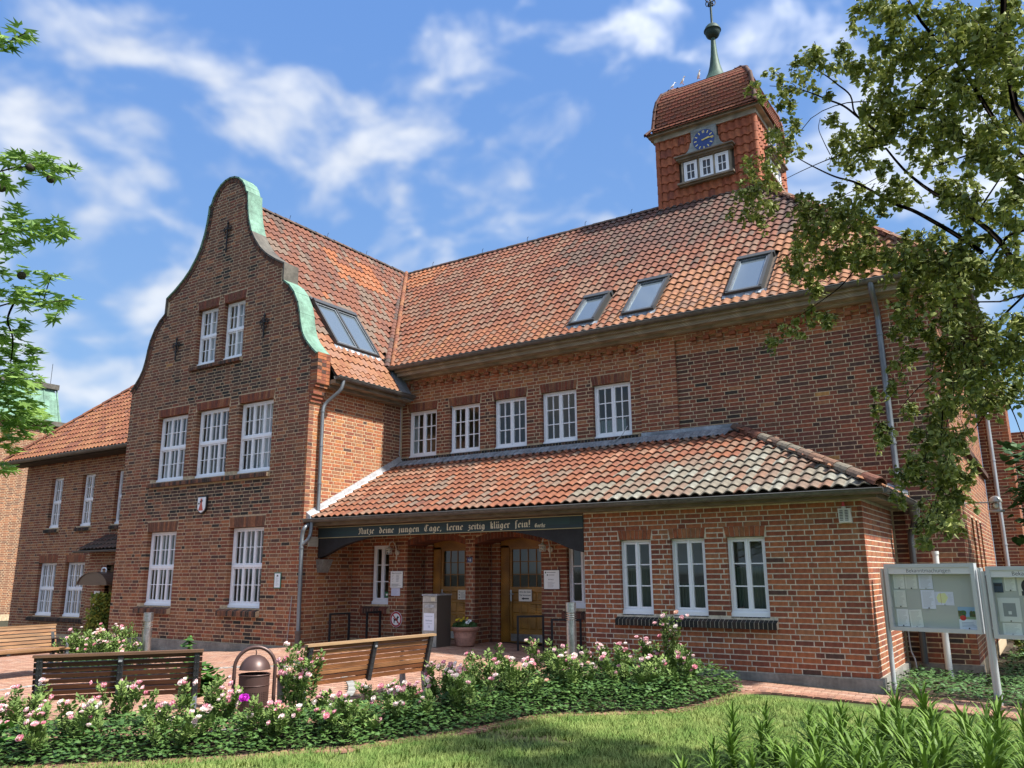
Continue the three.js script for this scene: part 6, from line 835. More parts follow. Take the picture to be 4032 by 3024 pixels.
{ // alarm siren under the eaves, vent grille by the corbel, floodlight
  const t = thing('alarm_siren', 'white slotted alarm box with red lamp under the porch gutter', 'alarm box', [10.53, 2.08, ZA + .003]); const b = new MB(); b.hexa([V3(-.075, 0, .1), V3(.085, 0, .1), V3(.085, 0, 0), V3(-.075, 0, 0), V3(-.085, .2, .085), V3(.075, .2, .085), V3(.075, .2, 0), V3(-.085, .2, 0)]); mesh('housing', b.geo(), M({ color: lin(.62, .60, .52), roughness: .5 }), t);
  for (let j = 0; j < 7; j++) for (const x of [-.04, .03]) { const s = new MB(); s.box(x - .022, x + .022, .03 + j * .022, .038 + j * .022, .07, .1015); mesh('slot', s.geo(), matt.iron, t); } mesh('lamp_base', new THREE.CylinderGeometry(.025, .035, .03, 12).translate(-.01, .215, .05), M({ color: lin(.62, .60, .52), roughness: .5 }), t); mesh('red_lamp', new THREE.CylinderGeometry(.018, .02, .06, 12).translate(-.01, .26, .05), M({ color: lin(.5, .03, .03), roughness: .3 }), t);
  const v = thing('vent_grille', 'cream vent grille on the gable side wall under the beam end', 'vent', [.006, 2.08, 2.68], Math.PI / 2); const g = new MB(); g.box(-.14, .14, -.1, .1, 0, .012); mesh('frame', g.geo(), M({ color: lin(.55, .53, .46), roughness: .6 }), v); for (let k = 0; k < 6; k++) { const s = new MB(); s.box(-.12, .12, -.085 + k * .03, -.07 + k * .03, .012, .022); mesh('louvre', s.geo(), M({ color: lin(.42, .40, .35), roughness: .6 }), v); }
}
// ---- notice boards
function noticeBoard(ax, az, bx, bz, label, posters) {
  const t = thing('notice_board', label, 'notice board', [ax, gY(ax, az), az], Math.atan2(-(bz - az), bx - ax), 'aluminium notice boards'), L = Math.hypot(bx - ax, bz - az), y0 = .8, y1 = 1.68, x0 = .05, x1 = L - .05, alu = M({ color: lin(.52, .54, .55), metalness: .4, roughness: .4 });
  for (const x of [0, L]) mesh('post', new THREE.CylinderGeometry(.032, .032, 1.72, 16).translate(x, .76, -.0), alu, t);
  const f = new MB(), w = .05; f.box(x0, x1, y0, y0 + w, -.05, .06).box(x0, x1, y1 - w, y1, -.05, .06).box(x0, x0 + w, y0 + w, y1 - w, -.05, .06).box(x1 - w, x1, y0 + w, y1 - w, -.05, .06); mesh('frame', f.geo(), alu, t);
  const bk = new MB(); bk.box(x0 + w, x1 - w, y0 + w, y1 - w, -.045, -.02); mesh('back_panel', bk.geo(), M({ color: lin(.47, .48, .45), roughness: .7 }), t);
  const hd = new MB(); hd.box(x0 + w, x1 - w, y1 - w - .085, y1 - w, .0, .046); mesh('header', hd.geo(), M({ color: lin(.66, .67, .68), roughness: .4 }), t);
  const ht = mesh('header_lettering', new THREE.PlaneGeometry(x1 - x0 - 2 * w, .085), M({ map: (() => { const c = document.createElement('canvas'); c.width = 1024; c.height = 82; const g = c.getContext('2d'); g.fillStyle = '#cfd1d2'; g.fillRect(0, 0, 1024, 82); g.fillStyle = '#1d1d20'; g.font = '62px sans-serif'; g.textAlign = 'center'; g.fillText('Bekanntmachungen', 512, 62); const q = new THREE.CanvasTexture(c); q.colorSpace = THREE.SRGBColorSpace; return q; })(), roughness: .4 }), t); ht.position.set((x0 + x1) / 2, y1 - w - .0425, .0475);
  const W = x1 - x0 - 2 * w, H = y1 - y0 - 2 * w - .085; let i = 0;
  for (const [a, b, pw, ph, draw, rot = 0] of posters) { const m = mesh('poster', new THREE.PlaneGeometry(pw * W, ph * H), M({ map: draw, roughness: .7 }), t); m.position.set(x0 + w + (a + pw / 2) * W, y1 - w - .085 - (b + ph / 2) * H, -.016 + .001 * (i++ % 5)); m.rotation.z = rot; const mg = mesh('magnet', new THREE.CylinderGeometry(.008, .008, .006, 10).rotateX(Math.PI / 2), i % 3 ? matt.iron : matt.galv, t); mg.position.set(m.position.x, m.position.y - ph * H * .46, -.006); }
  const gp = mesh('glass_pane', paneGeo, matt.glass, t); gp.position.set((x0 + x1) / 2, (y0 + y1 - .085) / 2, .03); gp.scale.set(W, H, 1);
  for (const yy of [y0 + .12, y1 - .1]) mesh('bracket', new THREE.BoxGeometry(.05, .03, .03).translate(.028, yy, 0), alu, t);
}
const doc = (c = '#e4e4de', s = 1) => sheetTex(120, 160, (g) => { g.fillStyle = c; g.fillRect(0, 0, 120, 160); lines(g, 14, 16, 92, 15, 9, '#a0a09c', 2 * s); });
const mapSheet = sheetTex(200, 140, (g) => { g.fillStyle = '#d8daea'; g.fillRect(0, 0, 200, 140); g.fillStyle = '#e2e2a8'; g.beginPath(); g.moveTo(40, 20); g.lineTo(110, 12); g.lineTo(140, 60); g.lineTo(100, 120); g.lineTo(30, 110); g.lineTo(14, 60); g.fill(); g.strokeStyle = '#a66'; g.lineWidth = 3; g.beginPath(); g.moveTo(60, 8); g.lineTo(64, 130); g.stroke(); lines(g, 140, 30, 50, 7, 12, '#aab', 2); });
const parkSheet = sheetTex(220, 260, (g) => { g.fillStyle = '#8fb0cf'; g.fillRect(0, 0, 220, 140); const r = rngOf(3); for (let i = 0; i < 260; i++) { g.fillStyle = `rgb(${50 + r() * 50},${75 + r() * 50},${40 + r() * 30})`; const a = r() < .5 ? r() * 80 : 140 + r() * 80; g.beginPath(); g.arc(a, 55 + r() * 60, 8 + r() * 10, 0, 7); g.fill(); } g.fillStyle = '#8fa383'; g.fillRect(0, 115, 220, 30); g.fillStyle = '#dfe3ee'; g.fillRect(0, 145, 220, 115); g.fillStyle = '#c0202c'; g.beginPath(); g.ellipse(50, 130, 36, 30, 0, 0, 7); g.fill(); lines(g, 30, 180, 170, 4, 16, '#8b93b0', 5); });
noticeBoard(10.89, 2.3, 12.1, 2.58, 'notice board with a map sheet and a park photo poster', [[.03, .01, .14, .27, doc()], [.18, .01, .15, .27, doc('#dcdcd6')], [.35, .01, .17, .27, doc('#d9dcec')], [.02, .31, .15, .32, doc('#dedfd8')], [.36, .3, .17, .35, doc('#dfe1f2')], [.53, .33, .22, .25, mapSheet], [.78, .6, .22, .4, parkSheet], [.03, .67, .15, .32, doc('#e6e6ea')], [.19, .67, .16, .33, doc('#e2e2dc'), .05]]);
const person = sheetTex(120, 160, (g) => { g.fillStyle = '#dcd8cc'; g.fillRect(0, 0, 120, 160); g.fillStyle = '#1c1a1c'; g.beginPath(); g.ellipse(60, 80, 38, 62, 0, 0, 7); g.fill(); g.fillStyle = '#b59a88'; g.beginPath(); g.ellipse(60, 66, 18, 26, 0, 0, 7); g.fill(); g.fillStyle = '#2a2a30'; g.fillRect(20, 120, 80, 40); });
const plan = sheetTex(140, 180, (g) => { g.fillStyle = '#d6d7d4'; g.fillRect(0, 0, 140, 180); g.fillStyle = '#8b8f90'; g.fillRect(30, 40, 80, 100); g.fillStyle = '#d6d7d4'; g.fillRect(60, 100, 20, 24); });
const boat = sheetTex(120, 110, (g) => { g.fillStyle = '#31465c'; g.fillRect(0, 0, 120, 110); g.fillStyle = '#9fb1bd'; g.fillRect(0, 0, 120, 40); g.fillStyle = '#16222e'; g.fillRect(10, 50, 90, 14); });
noticeBoard(12.13, 2.6, 13.34, 2.88, 'notice board with a portrait poster and a grey plan', [[.0, .0, .1, .27, boat], [.12, .0, .12, .24, doc()], [.26, .0, .2, .32, person], [.02, .36, .24, .42, plan], [.3, .36, .2, .36, doc('#cfc8b0')], [.04, .8, .2, .2, doc()], [.55, .05, .2, .35, doc('#d9dcec')]]);
// ---- three gulls on the tower roof
{
  const grey = lin(.42, .44, .47), white = lin(.78, .78, .77);
  function gull(x, y, z, turn, s, label) {
    const t = thing('gull', label, 'bird', [x, y, z], turn, 'gulls on the tower roof'); t.scale.setScalar(s);
    // one skin from tail to bill: centre line with width and height at each station
    const st = [[-.15, .045, .004, .01], [-.115, .075, .02, .02], [-.07, .115, .046, .042], [-.01, .165, .062, .06], [.035, .215, .056, .056], [.06, .265, .04, .042], [.07, .305, .03, .03], [.085, .332, .03, .03], [.108, .338, .024, .024], [.128, .33, .010, .011], [.16, .318, .004, .005]], m = new MB(), S = 10, P = [], N = [], C = [], I = [];
    st.forEach(([zz, yy, w, h]) => { for (let k = 0; k <= S; k++) { const a = k / S * 6.2832, c = zz > .12 ? [.6, .42, .08] : (Math.sin(a) > .1 && zz < .07) ? [grey.r, grey.g, grey.b] : [white.r, white.g, white.b]; P.push(Math.cos(a) * w, yy + Math.sin(a) * h, zz); N.push(Math.cos(a), Math.sin(a), 0); C.push(...c); } });
    for (let i = 0; i + 1 < st.length; i++) for (let k = 0; k < S; k++) { const a = i * (S + 1) + k, b = a + S + 1; I.push(a, a + 1, b, b, a + 1, b + 1); } const g = new THREE.BufferGeometry(); g.setAttribute('position', new THREE.Float32BufferAttribute(P, 3)); g.setAttribute('normal', new THREE.Float32BufferAttribute(N, 3)); g.setAttribute('color', new THREE.Float32BufferAttribute(C, 3)); g.setIndex(I); g.computeVertexNormals(); mesh('body', g, M({ vertexColors: true, roughness: .8 }), t);
    for (const sx of [-1, 1]) { const l = new MB(); l.add(new THREE.CylinderGeometry(.006, .006, .11, 6), new THREE.Matrix4().setPosition(sx * .03, .05, .01)).box(sx * .03 - .015, sx * .03 + .015, -.004, .004, 0, .05); mesh('leg', l.geo(), M({ color: lin(.5, .22, .12), roughness: .6 }), t); }
  }
  for (const [u, v, turn, label] of [[2650, 352, 2.2, 'gull standing upright at the end of the tower roof'], [2688, 332, 1.4, 'gull standing second from the end of the tower roof'], [2752, 310, .9, 'gull on the tower roof closest to the spire']]) { const p = onZ(u, v, -4.22); gull(p.x, p.y, p.z, turn, .62, label); }
}

// ================================================================ planting
const rv = rngOf(77), leafMat = (o = {}) => new THREE.MeshPhysicalMaterial({ vertexColors: true, roughness: .62, side: THREE.DoubleSide, transmission: .22, thickness: 0, specularIntensity: .35, ...o });
const greenLeaf = leafMat(), roseLeaf = leafMat({ transmission: .15 }), barkMat = M({ color: lin(.15, .125, .10), map: blotchTex, roughness: .95 }), stemMat = M({ color: lin(.09, .13, .04), roughness: .8 });
const randQ = () => new THREE.Quaternion().setFromEuler(new THREE.Euler(rv() * 6.28, rv() * 6.28, rv() * 6.28));
const hangQ = (yaw, droop, roll) => new THREE.Quaternion().setFromEuler(new THREE.Euler(droop, yaw, roll, 'YXZ'));
const onYp = (u, v, y) => { const d = ray(u, v); return EYE.clone().addScaledVector(d, (y - EYE.y) / d.y); };
const cmix = (a, b, t) => lin(a[0] + (b[0] - a[0]) * t, a[1] + (b[1] - a[1]) * t, a[2] + (b[2] - a[2]) * t);
// leaf shapes, unit size, stalk at the origin, growing along +y
const heartLeaf = (() => { const m = new MB(), P = [[0, 0], [-.42, .12], [-.46, .45], [-.2, .8], [0, 1], [.2, .8], [.46, .45], [.42, .12]], z = (x) => Math.abs(x) * .25; for (let i = 1; i < 4; i++) m.quad(V3(0, .1 * 0, 0), V3(P[i + 1][0], P[i + 1][1], z(P[i + 1][0])), V3(P[i][0], P[i][1], z(P[i][0]))); for (let i = 4; i < 7; i++) m.quad(V3(0, 0, 0), V3(P[i + 1][0], P[i + 1][1], z(P[i + 1][0])), V3(P[i][0], P[i][1], z(P[i][0]))); return m.geo(); })();
const diamondLeaf = (() => { const m = new MB(); m.quad(V3(0, 0, 0), V3(.3, .5, .1), V3(0, 1, -.04)).quad(V3(0, 0, 0), V3(0, 1, -.04), V3(-.3, .5, .1)); return m.geo(); })();
const starLeaf = (() => { const m = new MB(), lob = [[-1.35, .62], [-.68, .92], [0, 1.08], [.68, .92], [1.35, .62]], c = V3(0, .12, 0); lob.forEach(([a, L], k) => { const T = V3(Math.sin(a) * L, .12 + Math.cos(a) * L, -.12 * L), s0 = V3(Math.sin(a - .36) * .36, .12 + Math.cos(a - .36) * .36, .05), s1 = V3(Math.sin(a + .36) * .36, .12 + Math.cos(a + .36) * .36, .05); m.quad(c, s1, T).quad(c, T, s0); }); return m.geo(); })();
const ivyLeaf = (() => { const m = new MB(), R = [[0, 0], [-.5, .1], [-.3, .42], [-.42, .62], [-.14, .62], [0, 1], [.14, .62], [.42, .62], [.3, .42], [.5, .1]]; const c = V3(0, .35, .07); for (let i = 0; i < 10; i++) { const a = R[i], b = R[(i + 1) % 10]; m.quad(c, V3(b[0], b[1], 0), V3(a[0], a[1], 0)); } return m.geo(); })();
const roseSpray = (() => { const m = new MB(); for (const [x, y, a, s] of [[0, .5, 0, .55], [.1, .3, -1.1, .45], [-.1, .3, 1.1, .45], [.06, .08, -1.3, .36], [-.06, .08, 1.3, .36]]) m.add(diamondLeaf, new THREE.Matrix4().compose(V3(x, y, 0), new THREE.Quaternion().setFromEuler(new THREE.Euler(-.2, 0, a)), V3(s * 1.25, s, s))); return m.geo(); })();
const bladeLeaf = (() => { const m = new MB(), w = .048; m.quad(V3(-w * .7, 0, 0), V3(w * .7, 0, 0), V3(w, .4, -.08), V3(-w, .4, -.08)).quad(V3(-w, .4, -.08), V3(w, .4, -.08), V3(w * .6, .75, -.03), V3(-w * .6, .75, -.03)).quad(V3(-w * .6, .75, -.03), V3(w * .6, .75, -.03), V3(0, 1, .12)); return m.geo(); })();

// ---- lawn grass
{
  const tuft = (() => { const m = new MB(), r = rngOf(4); for (let k = 0; k < 7; k++) { const a = r() * 6.28, d = .012 * r(), h = .026 + .03 * r(), lx = Math.cos(a) * h * .55, lz = Math.sin(a) * h * .55, w = .0022, bx = Math.cos(a) * d, bz = Math.sin(a) * d, px = -Math.sin(a) * w, pz = Math.cos(a) * w; m.quad(V3(bx - px, 0, bz - pz), V3(bx + px, 0, bz + pz), V3(bx + lx, h, bz + lz), undefined, V3(0, 1, 0)); } return m.geo(); })();
  const N = 80000, im = new THREE.InstancedMesh(tuft, M({ color: lin(1, 1, 1), roughness: .85, side: THREE.DoubleSide }), N), mt = new THREE.Matrix4(); let k = 0;
  for (let tries = 0; tries < 400000 && k < N; tries++) { const x = 4.4 + rv() * 9.5, z = 3.9 + rv() * 7.6; if (!inPoly(LAWN, x, z)) continue; const e = V3(x, gY(x, z), z), [u, v, d] = project(e); if (d < 0 || u < -80 || u > 4110 || v > 3120) continue; const n = fbm(x * .9, z * .9, 3.7, 3), n2 = fbm(x * 3.2 + 5, z * 3.2, 1.2, 3), bare = smooth(.16, .34, n + .5 * n2); if (rv() < bare * .92) continue; mt.compose(e, hangQ(rv() * 6.28, (rv() - .5) * .3, (rv() - .5) * .3), V3(1, 1, 1).multiplyScalar(.7 + .6 * rv())); im.setMatrixAt(k, mt); const t = clamp(.45 + n2 * 1.1 + (rv() - .5) * .55, 0, 1); im.setColorAt(k, cmix([.10, .19, .03], [.27, .32, .09], t)); k++; }
  im.count = k; im.name = 'lawn_grass'; im.userData = { kind: 'stuff', label: 'short patchy grass of the front lawn', category: 'grass' }; scene.add(im);
  const dm = new THREE.InstancedMesh((() => { const m = new MB(); for (let i = 0; i < 8; i++) { const a = i * .785; m.quad(V3(0, .03, 0), V3(Math.cos(a - .3) * .012, .032, Math.sin(a - .3) * .012), V3(Math.cos(a + .3) * .012, .032, Math.sin(a + .3) * .012), undefined, Y1); } return m.geo(); })(), M({ color: lin(.75, .74, .68), side: THREE.DoubleSide }), 90); let q = 0; while (q < 90) { const x = 5 + rv() * 8, z = 4.3 + rv() * 6; if (!inPoly(LAWN, x, z)) continue; mt.compose(V3(x, gY(x, z), z), hangQ(rv() * 6, 0, 0), V3(1, 1, 1)); dm.setMatrixAt(q++, mt); } dm.name = 'daisies'; dm.userData = { kind: 'stuff', label: 'tiny white daisies scattered over the lawn', category: 'flowers' }; scene.add(dm);
}
// ---- ivy and low leaf cover in the beds
function groundCover(name, label, inside, box, N, hgt, size, cols, geo = ivyLeaf) {
  const im = new THREE.InstancedMesh(geo, new THREE.MeshPhysicalMaterial({ roughness: .5, side: THREE.DoubleSide, specularIntensity: .5 }), N), mt = new THREE.Matrix4(); let k = 0;
  for (let t = 0; t < N * 14 && k < N; t++) { const x = box[0] + rv() * (box[1] - box[0]), z = box[2] + rv() * (box[3] - box[2]); if (!inside(x, z)) continue; const h = hgt(x, z), f = Math.pow(rv(), .55), y = gY(x, z) + .02 + h * f; mt.compose(V3(x + (rv() - .5) * .2, y, z + (rv() - .5) * .2), hangQ(rv() * 6.28, -.9 - rv() * .9, (rv() - .5) * .9), V3(1, 1, 1).multiplyScalar(size * (.6 + .7 * rv()))); im.setMatrixAt(k, mt); im.setColorAt(k, cmix(cols[0], cols[1], clamp(.62 * rv() + .4 * fbm(x * 1.5, z * 1.5, 9, 2), 0, 1))); k++; }
  im.count = k; im.name = name; im.userData = { kind: 'stuff', label, category: 'ground cover' }; scene.add(im);
}
const bedEdge = (x, z) => { let d = 9; for (const [a, b] of BED) d = Math.min(d, Math.hypot(a - x, b - z)); return d; };
groundCover('bed_ground_cover', 'dark leafy ground cover under the roses', (x, z) => inPoly(BED, x, z), [1.5, 9.6, 3.3, 12], 30000, (x, z) => .07 + .26 * smooth(0, .45, bedEdge(x, z)) * (.75 + .5 * fbm(x * 1.3, z * 1.3, 5, 2)), .05, [[.03, .075, .02], [.13, .23, .055]]);
groundCover('ivy_ground_cover', 'ivy carpet below the notice boards', (x, z) => (x > 10.83 && z < 2.62 + (x - 10.8) * .12 && z > .1 && x < 15) || (x > 12 && z > -5 && z < .2 && x < 16), [10.8, 15, -5, 3.2], 12000, (x, z) => .04 + .09 * (.7 + .6 * fbm(x * 2, z * 2, 2, 2)), .055, [[.03, .08, .025], [.12, .22, .065]]);
{ struct('ivy_bed_soil', groundSheet([[10.8, 0], [10.8, 2.45], [12.4, 2.72], [18, 3.0], [18, -9], [11.8, -9], [11.8, 0]], -.02, .6), soil); }

// ---- roses
const bloom = (() => { const m = new MB(); const petal = (a, r, y, w, h, open) => { const c = Math.cos(a), s = Math.sin(a), P = (rr, yy, t) => V3(c * rr - s * t, yy, s * rr + c * t); m.quad(P(.08, 0, -w * .3), P(.08, 0, w * .3), P(r, y + h * .6, w), P(r, y + h * .6, -w)); m.quad(P(r, y + h * .6, -w), P(r, y + h * .6, w), P(r + open, y + h, w * .6), P(r + open, y + h, -w * .6)); }; for (let k = 0; k < 5; k++) petal(k * 1.257, .42, .0, .3, .45, .12); for (let k = 0; k < 5; k++) petal(k * 1.257 + .6, .3, .1, .24, .5, .04); for (let k = 0; k < 4; k++) petal(k * 1.57 + .3, .16, .2, .17, .45, -.05); m.add(new THREE.SphereGeometry(.16, 7, 5), new THREE.Matrix4().setPosition(0, .42, 0)); return m.geo(); })();
const pinks = [[.80, .40, .47], [.84, .54, .58], [.86, .68, .68], [.86, .78, .74], [.72, .30, .38], [.82, .56, .46]].map((c) => new THREE.MeshPhysicalMaterial({ color: lin(...c), roughness: .7, side: THREE.DoubleSide, transmission: .15, thickness: 0 }));
const roseLabels = new Map();
function roseBush(x, z, h, r, nf, label, group, o = {}) {
  [x, z] = gmap(x, z); nf = Math.round(nf * 1.8); h += .06;
  const y = gY(x, z), t = thing('rose_bush', label, 'rose bush', [x, y, z], 0, group), fol = new MB(), st = new MB(), tips = [];
  const ns = 11 + Math.floor(r * 12); for (let i = 0; i < ns; i++) { const a = rv() * 6.28, q = Math.sqrt(rv()) * r, hh = h * (.62 + .5 * rv()) * (1 - .25 * (q / r) ** 2), p = [V3(Math.cos(a) * q * .25, 0, Math.sin(a) * q * .25), V3(Math.cos(a) * q * .7, hh * .55, Math.sin(a) * q * .7), V3(Math.cos(a) * q + (rv() - .5) * .06, hh, Math.sin(a) * q + (rv() - .5) * .06)]; st.add(taper(p, .006, .003, 4)); tips.push(p[2]); const c = new THREE.CatmullRomCurve3(p), n = 16 + Math.floor(10 * h); for (let k = 0; k < n; k++) { const f = .3 + .7 * Math.pow(rv(), .7), b = c.getPoint(f), ang = rv() * 6.28, q2 = hangQ(ang, -.9 - rv() * .6 + 1.6 * .0, (rv() - .5) * .8), sz = (.075 + .04 * rv()) * (o.leaf ?? 1), yy = f > .85 ? .5 : 0; fol.add(roseSpray, new THREE.Matrix4().compose(b.add(V3(Math.cos(ang) * .02 * rv(), 0, 0)), hangQ(ang, .5 + rv() * 1.1, (rv() - .5) * .7), V3(sz, sz, sz)), cmix(o.c0 ?? [.05, .10, .025], o.c1 ?? [.24, .33, .09], clamp(.15 + .7 * rv(), 0, 1))); } }
  mesh('stems', st.geo(), stemMat, t); mesh('foliage', fol.geo(true), roseLeaf, t);
  for (let i = 0; i < nf; i++) { const tp = tips[Math.floor(rv() * rv() * tips.length)].clone(), cl = i % 3 ? .07 : .1; tp.add(V3((rv() - .5) * cl * 2, (rv() - .35) * cl, (rv() - .5) * cl * 2)); const m = mesh('blossom', bloom, pinks[pick([[0, 2], [1, 3], [2, 2.4], [3, 1.5], [4, .8], [5, .6]])], t); m.position.copy(tp); m.scale.setScalar(.042 + .028 * rv()); m.rotation.set((rv() - .3) * 1.3 + .35, rv() * 6.28, (rv() - .6) * 1.0); }
  return t;
}
{
  const bushes = [[2.6, 11.2, .42, .45, 8], [3.4, 10.75, .48, .45, 10], [3.55, 11.2, .42, .45, 8], [4.15, 10.2, .52, .45, 12], [4.25, 10.95, .4, .45, 12], [4.85, 9.75, .52, .42, 14], [5.0, 10.4, .42, .42, 14], [5.45, 9.15, .55, .4, 14], [5.75, 9.75, .38, .4, 14], [5.9, 8.35, .86, .26, 20], [6.3, 9.1, .36, .38, 10], [6.15, 8.2, .3, .38, 10], [6.75, 8.45, .34, .36, 8], [6.5, 7.5, .4, .4, 18], [6.95, 7.75, .34, .36, 9], [6.6, 6.75, .5, .42, 16], [7.15, 7.0, .5, .4, 14], [6.85, 6.0, .58, .42, 14], [7.35, 6.3, .52, .4, 9], [7.15, 5.25, .6, .42, 14], [7.7, 5.6, .48, .42, 9], [7.75, 4.6, .55, .44, 12], [8.25, 5.1, .46, .44, 8], [8.3, 4.1, .5, .45, 9], [8.75, 4.6, .44, .45, 8]];
  const near = (x, z) => z > 9.4 ? 'pink rose bush before the dark stained bench' : z > 8 ? 'pink rose bush between the litter bin and the lawn edging' : z > 5.8 ? 'pink rose bush before the warm brown bench' : 'pink rose bush in the bed beside the porch windows';
  for (const [x, z, h, r, n] of bushes) { const l = h > .8 && z > 8 ? 'tall pink rose sprig beside the litter bin' : near(x, z); roseBush(x, z, h, r, n, l, l.replace('bush', 'bushes').replace('sprig', 'sprigs')); }
  roseBush(8.5, 4.2, .98, .13, 7, 'slender tall rose spike reaching the black window sill', undefined, { leaf: .7, c0: [.05, .08, .03] });
  for (const [x, z, h] of [[-2.0, 6.1, .62], [-1.45, 6.5, .6], [-.95, 6.25, .7], [-.45, 6.6, .62], [-2.5, 5.6, .6]]) roseBush(x, z, h, .5, 14, 'pink rose bush in the bed behind the honey coloured bench', 'roses behind the benches', { leaf: 1.15 });
  { struct('rose_bed_soil', groundSheet([[-3, 5.2], [.2, 5.9], [.1, 6.9], [-1, 7.0], [-2.3, 6.6]], .012, .5), soil); }
  groundCover('rose_bed_cover', 'leafy cover under the roses behind the benches', (x, z) => inPoly([[-3, 5.2], [.2, 5.9], [.1, 6.9], [-1, 7.0], [-2.3, 6.6]], x, z), [-3, .3, 5, 7.1], 3500, () => .3, .055, [[.02, .055, .016], [.08, .15, .035]]);
  // one magenta bloom among the pink ones
  const mg = thing('magenta_flower', 'single magenta flower standing among the pink roses', 'flower', [...at(962, 2755, 9.35).toArray()]); mg.position.y -= .35; mesh('stem', new THREE.CylinderGeometry(.004, .005, .36, 5).translate(0, .17, 0), stemMat, mg); const b = mesh('blossom', bloom, new THREE.MeshPhysicalMaterial({ color: lin(.52, .03, .48), roughness: .6, side: THREE.DoubleSide }), mg); b.position.y = .34; b.scale.setScalar(.1); b.rotation.set(.7, .5, -.5);
}
// ---- broad-leaved sapling before the dark bench, small one at the frame's edge
function sapling(base, tops, label, n, size) {
  const t = thing('young_tree', label, 'sapling', base.toArray()), fol = new MB(), st = new MB();
  for (const top of tops) { const p = [V3(0, 0, 0), top.clone().multiplyScalar(.5).add(V3((rv() - .5) * .06, .04, (rv() - .5) * .06)), top]; st.add(taper(p, .012, .004, 5)); const c = new THREE.CatmullRomCurve3(p); for (let k = 0; k < n; k++) { const f = .25 + .75 * rv(), b = c.getPoint(f), a = rv() * 6.28, s = size * (.65 + .6 * rv()); fol.add(heartLeaf, new THREE.Matrix4().compose(b, hangQ(a, 1.2 + rv() * 1.0, (rv() - .5) * .6), V3(s * .62, s, s)), cmix([.022, .075, .014], [.12, .26, .04], rv() * .8)); } }
  mesh('stems', st.geo(), stemMat, t); mesh('foliage', fol.geo(true), greenLeaf, t);
}
{ const b = onYp(740, 2790, -.28); sapling(b, [V3(.1, .62, .1), V3(.28, .6, .05), V3(-.05, .55, .2), V3(.3, .45, -.2), V3(.12, .52, -.25), V3(-.2, .42, .1), V3(-.12, .92, -.02)], 'bright green broad-leaved sapling before the dark bench', 46, .15); const c = at(-60, 2640, 8.2); c.y = gY(c.x, c.z); sapling(c, [V3(.1, .5, .1), V3(.25, .55, -.1), V3(-.1, .6, 0)], 'small broad-leaved seedling near the honey coloured bench', 16, .15); }
{ // golden shrub by the wing entrance
  const t = thing('golden_shrub', 'yellow-green variegated shrub at the gable corner by the wing', 'shrub', [-7.45, -.3, 2.72]), m = new MB(); for (let i = 0; i < 1500; i++) { const a = rv() * 6.28, h = rv(), q = Math.sqrt(rv()) * (.42 - .2 * h); m.add(diamondLeaf, new THREE.Matrix4().compose(V3(Math.cos(a) * q, .1 + h * 1.15, Math.sin(a) * q), randQ(), V3(.09, .1, .09)), cmix([.05, .11, .02], [.42, .40, .07], rv() * .75)); } mesh('foliage', m.geo(true), greenLeaf, t); mesh('stems', new THREE.CylinderGeometry(.03, .04, .5, 6).translate(0, .25, 0), barkMat, t);
}
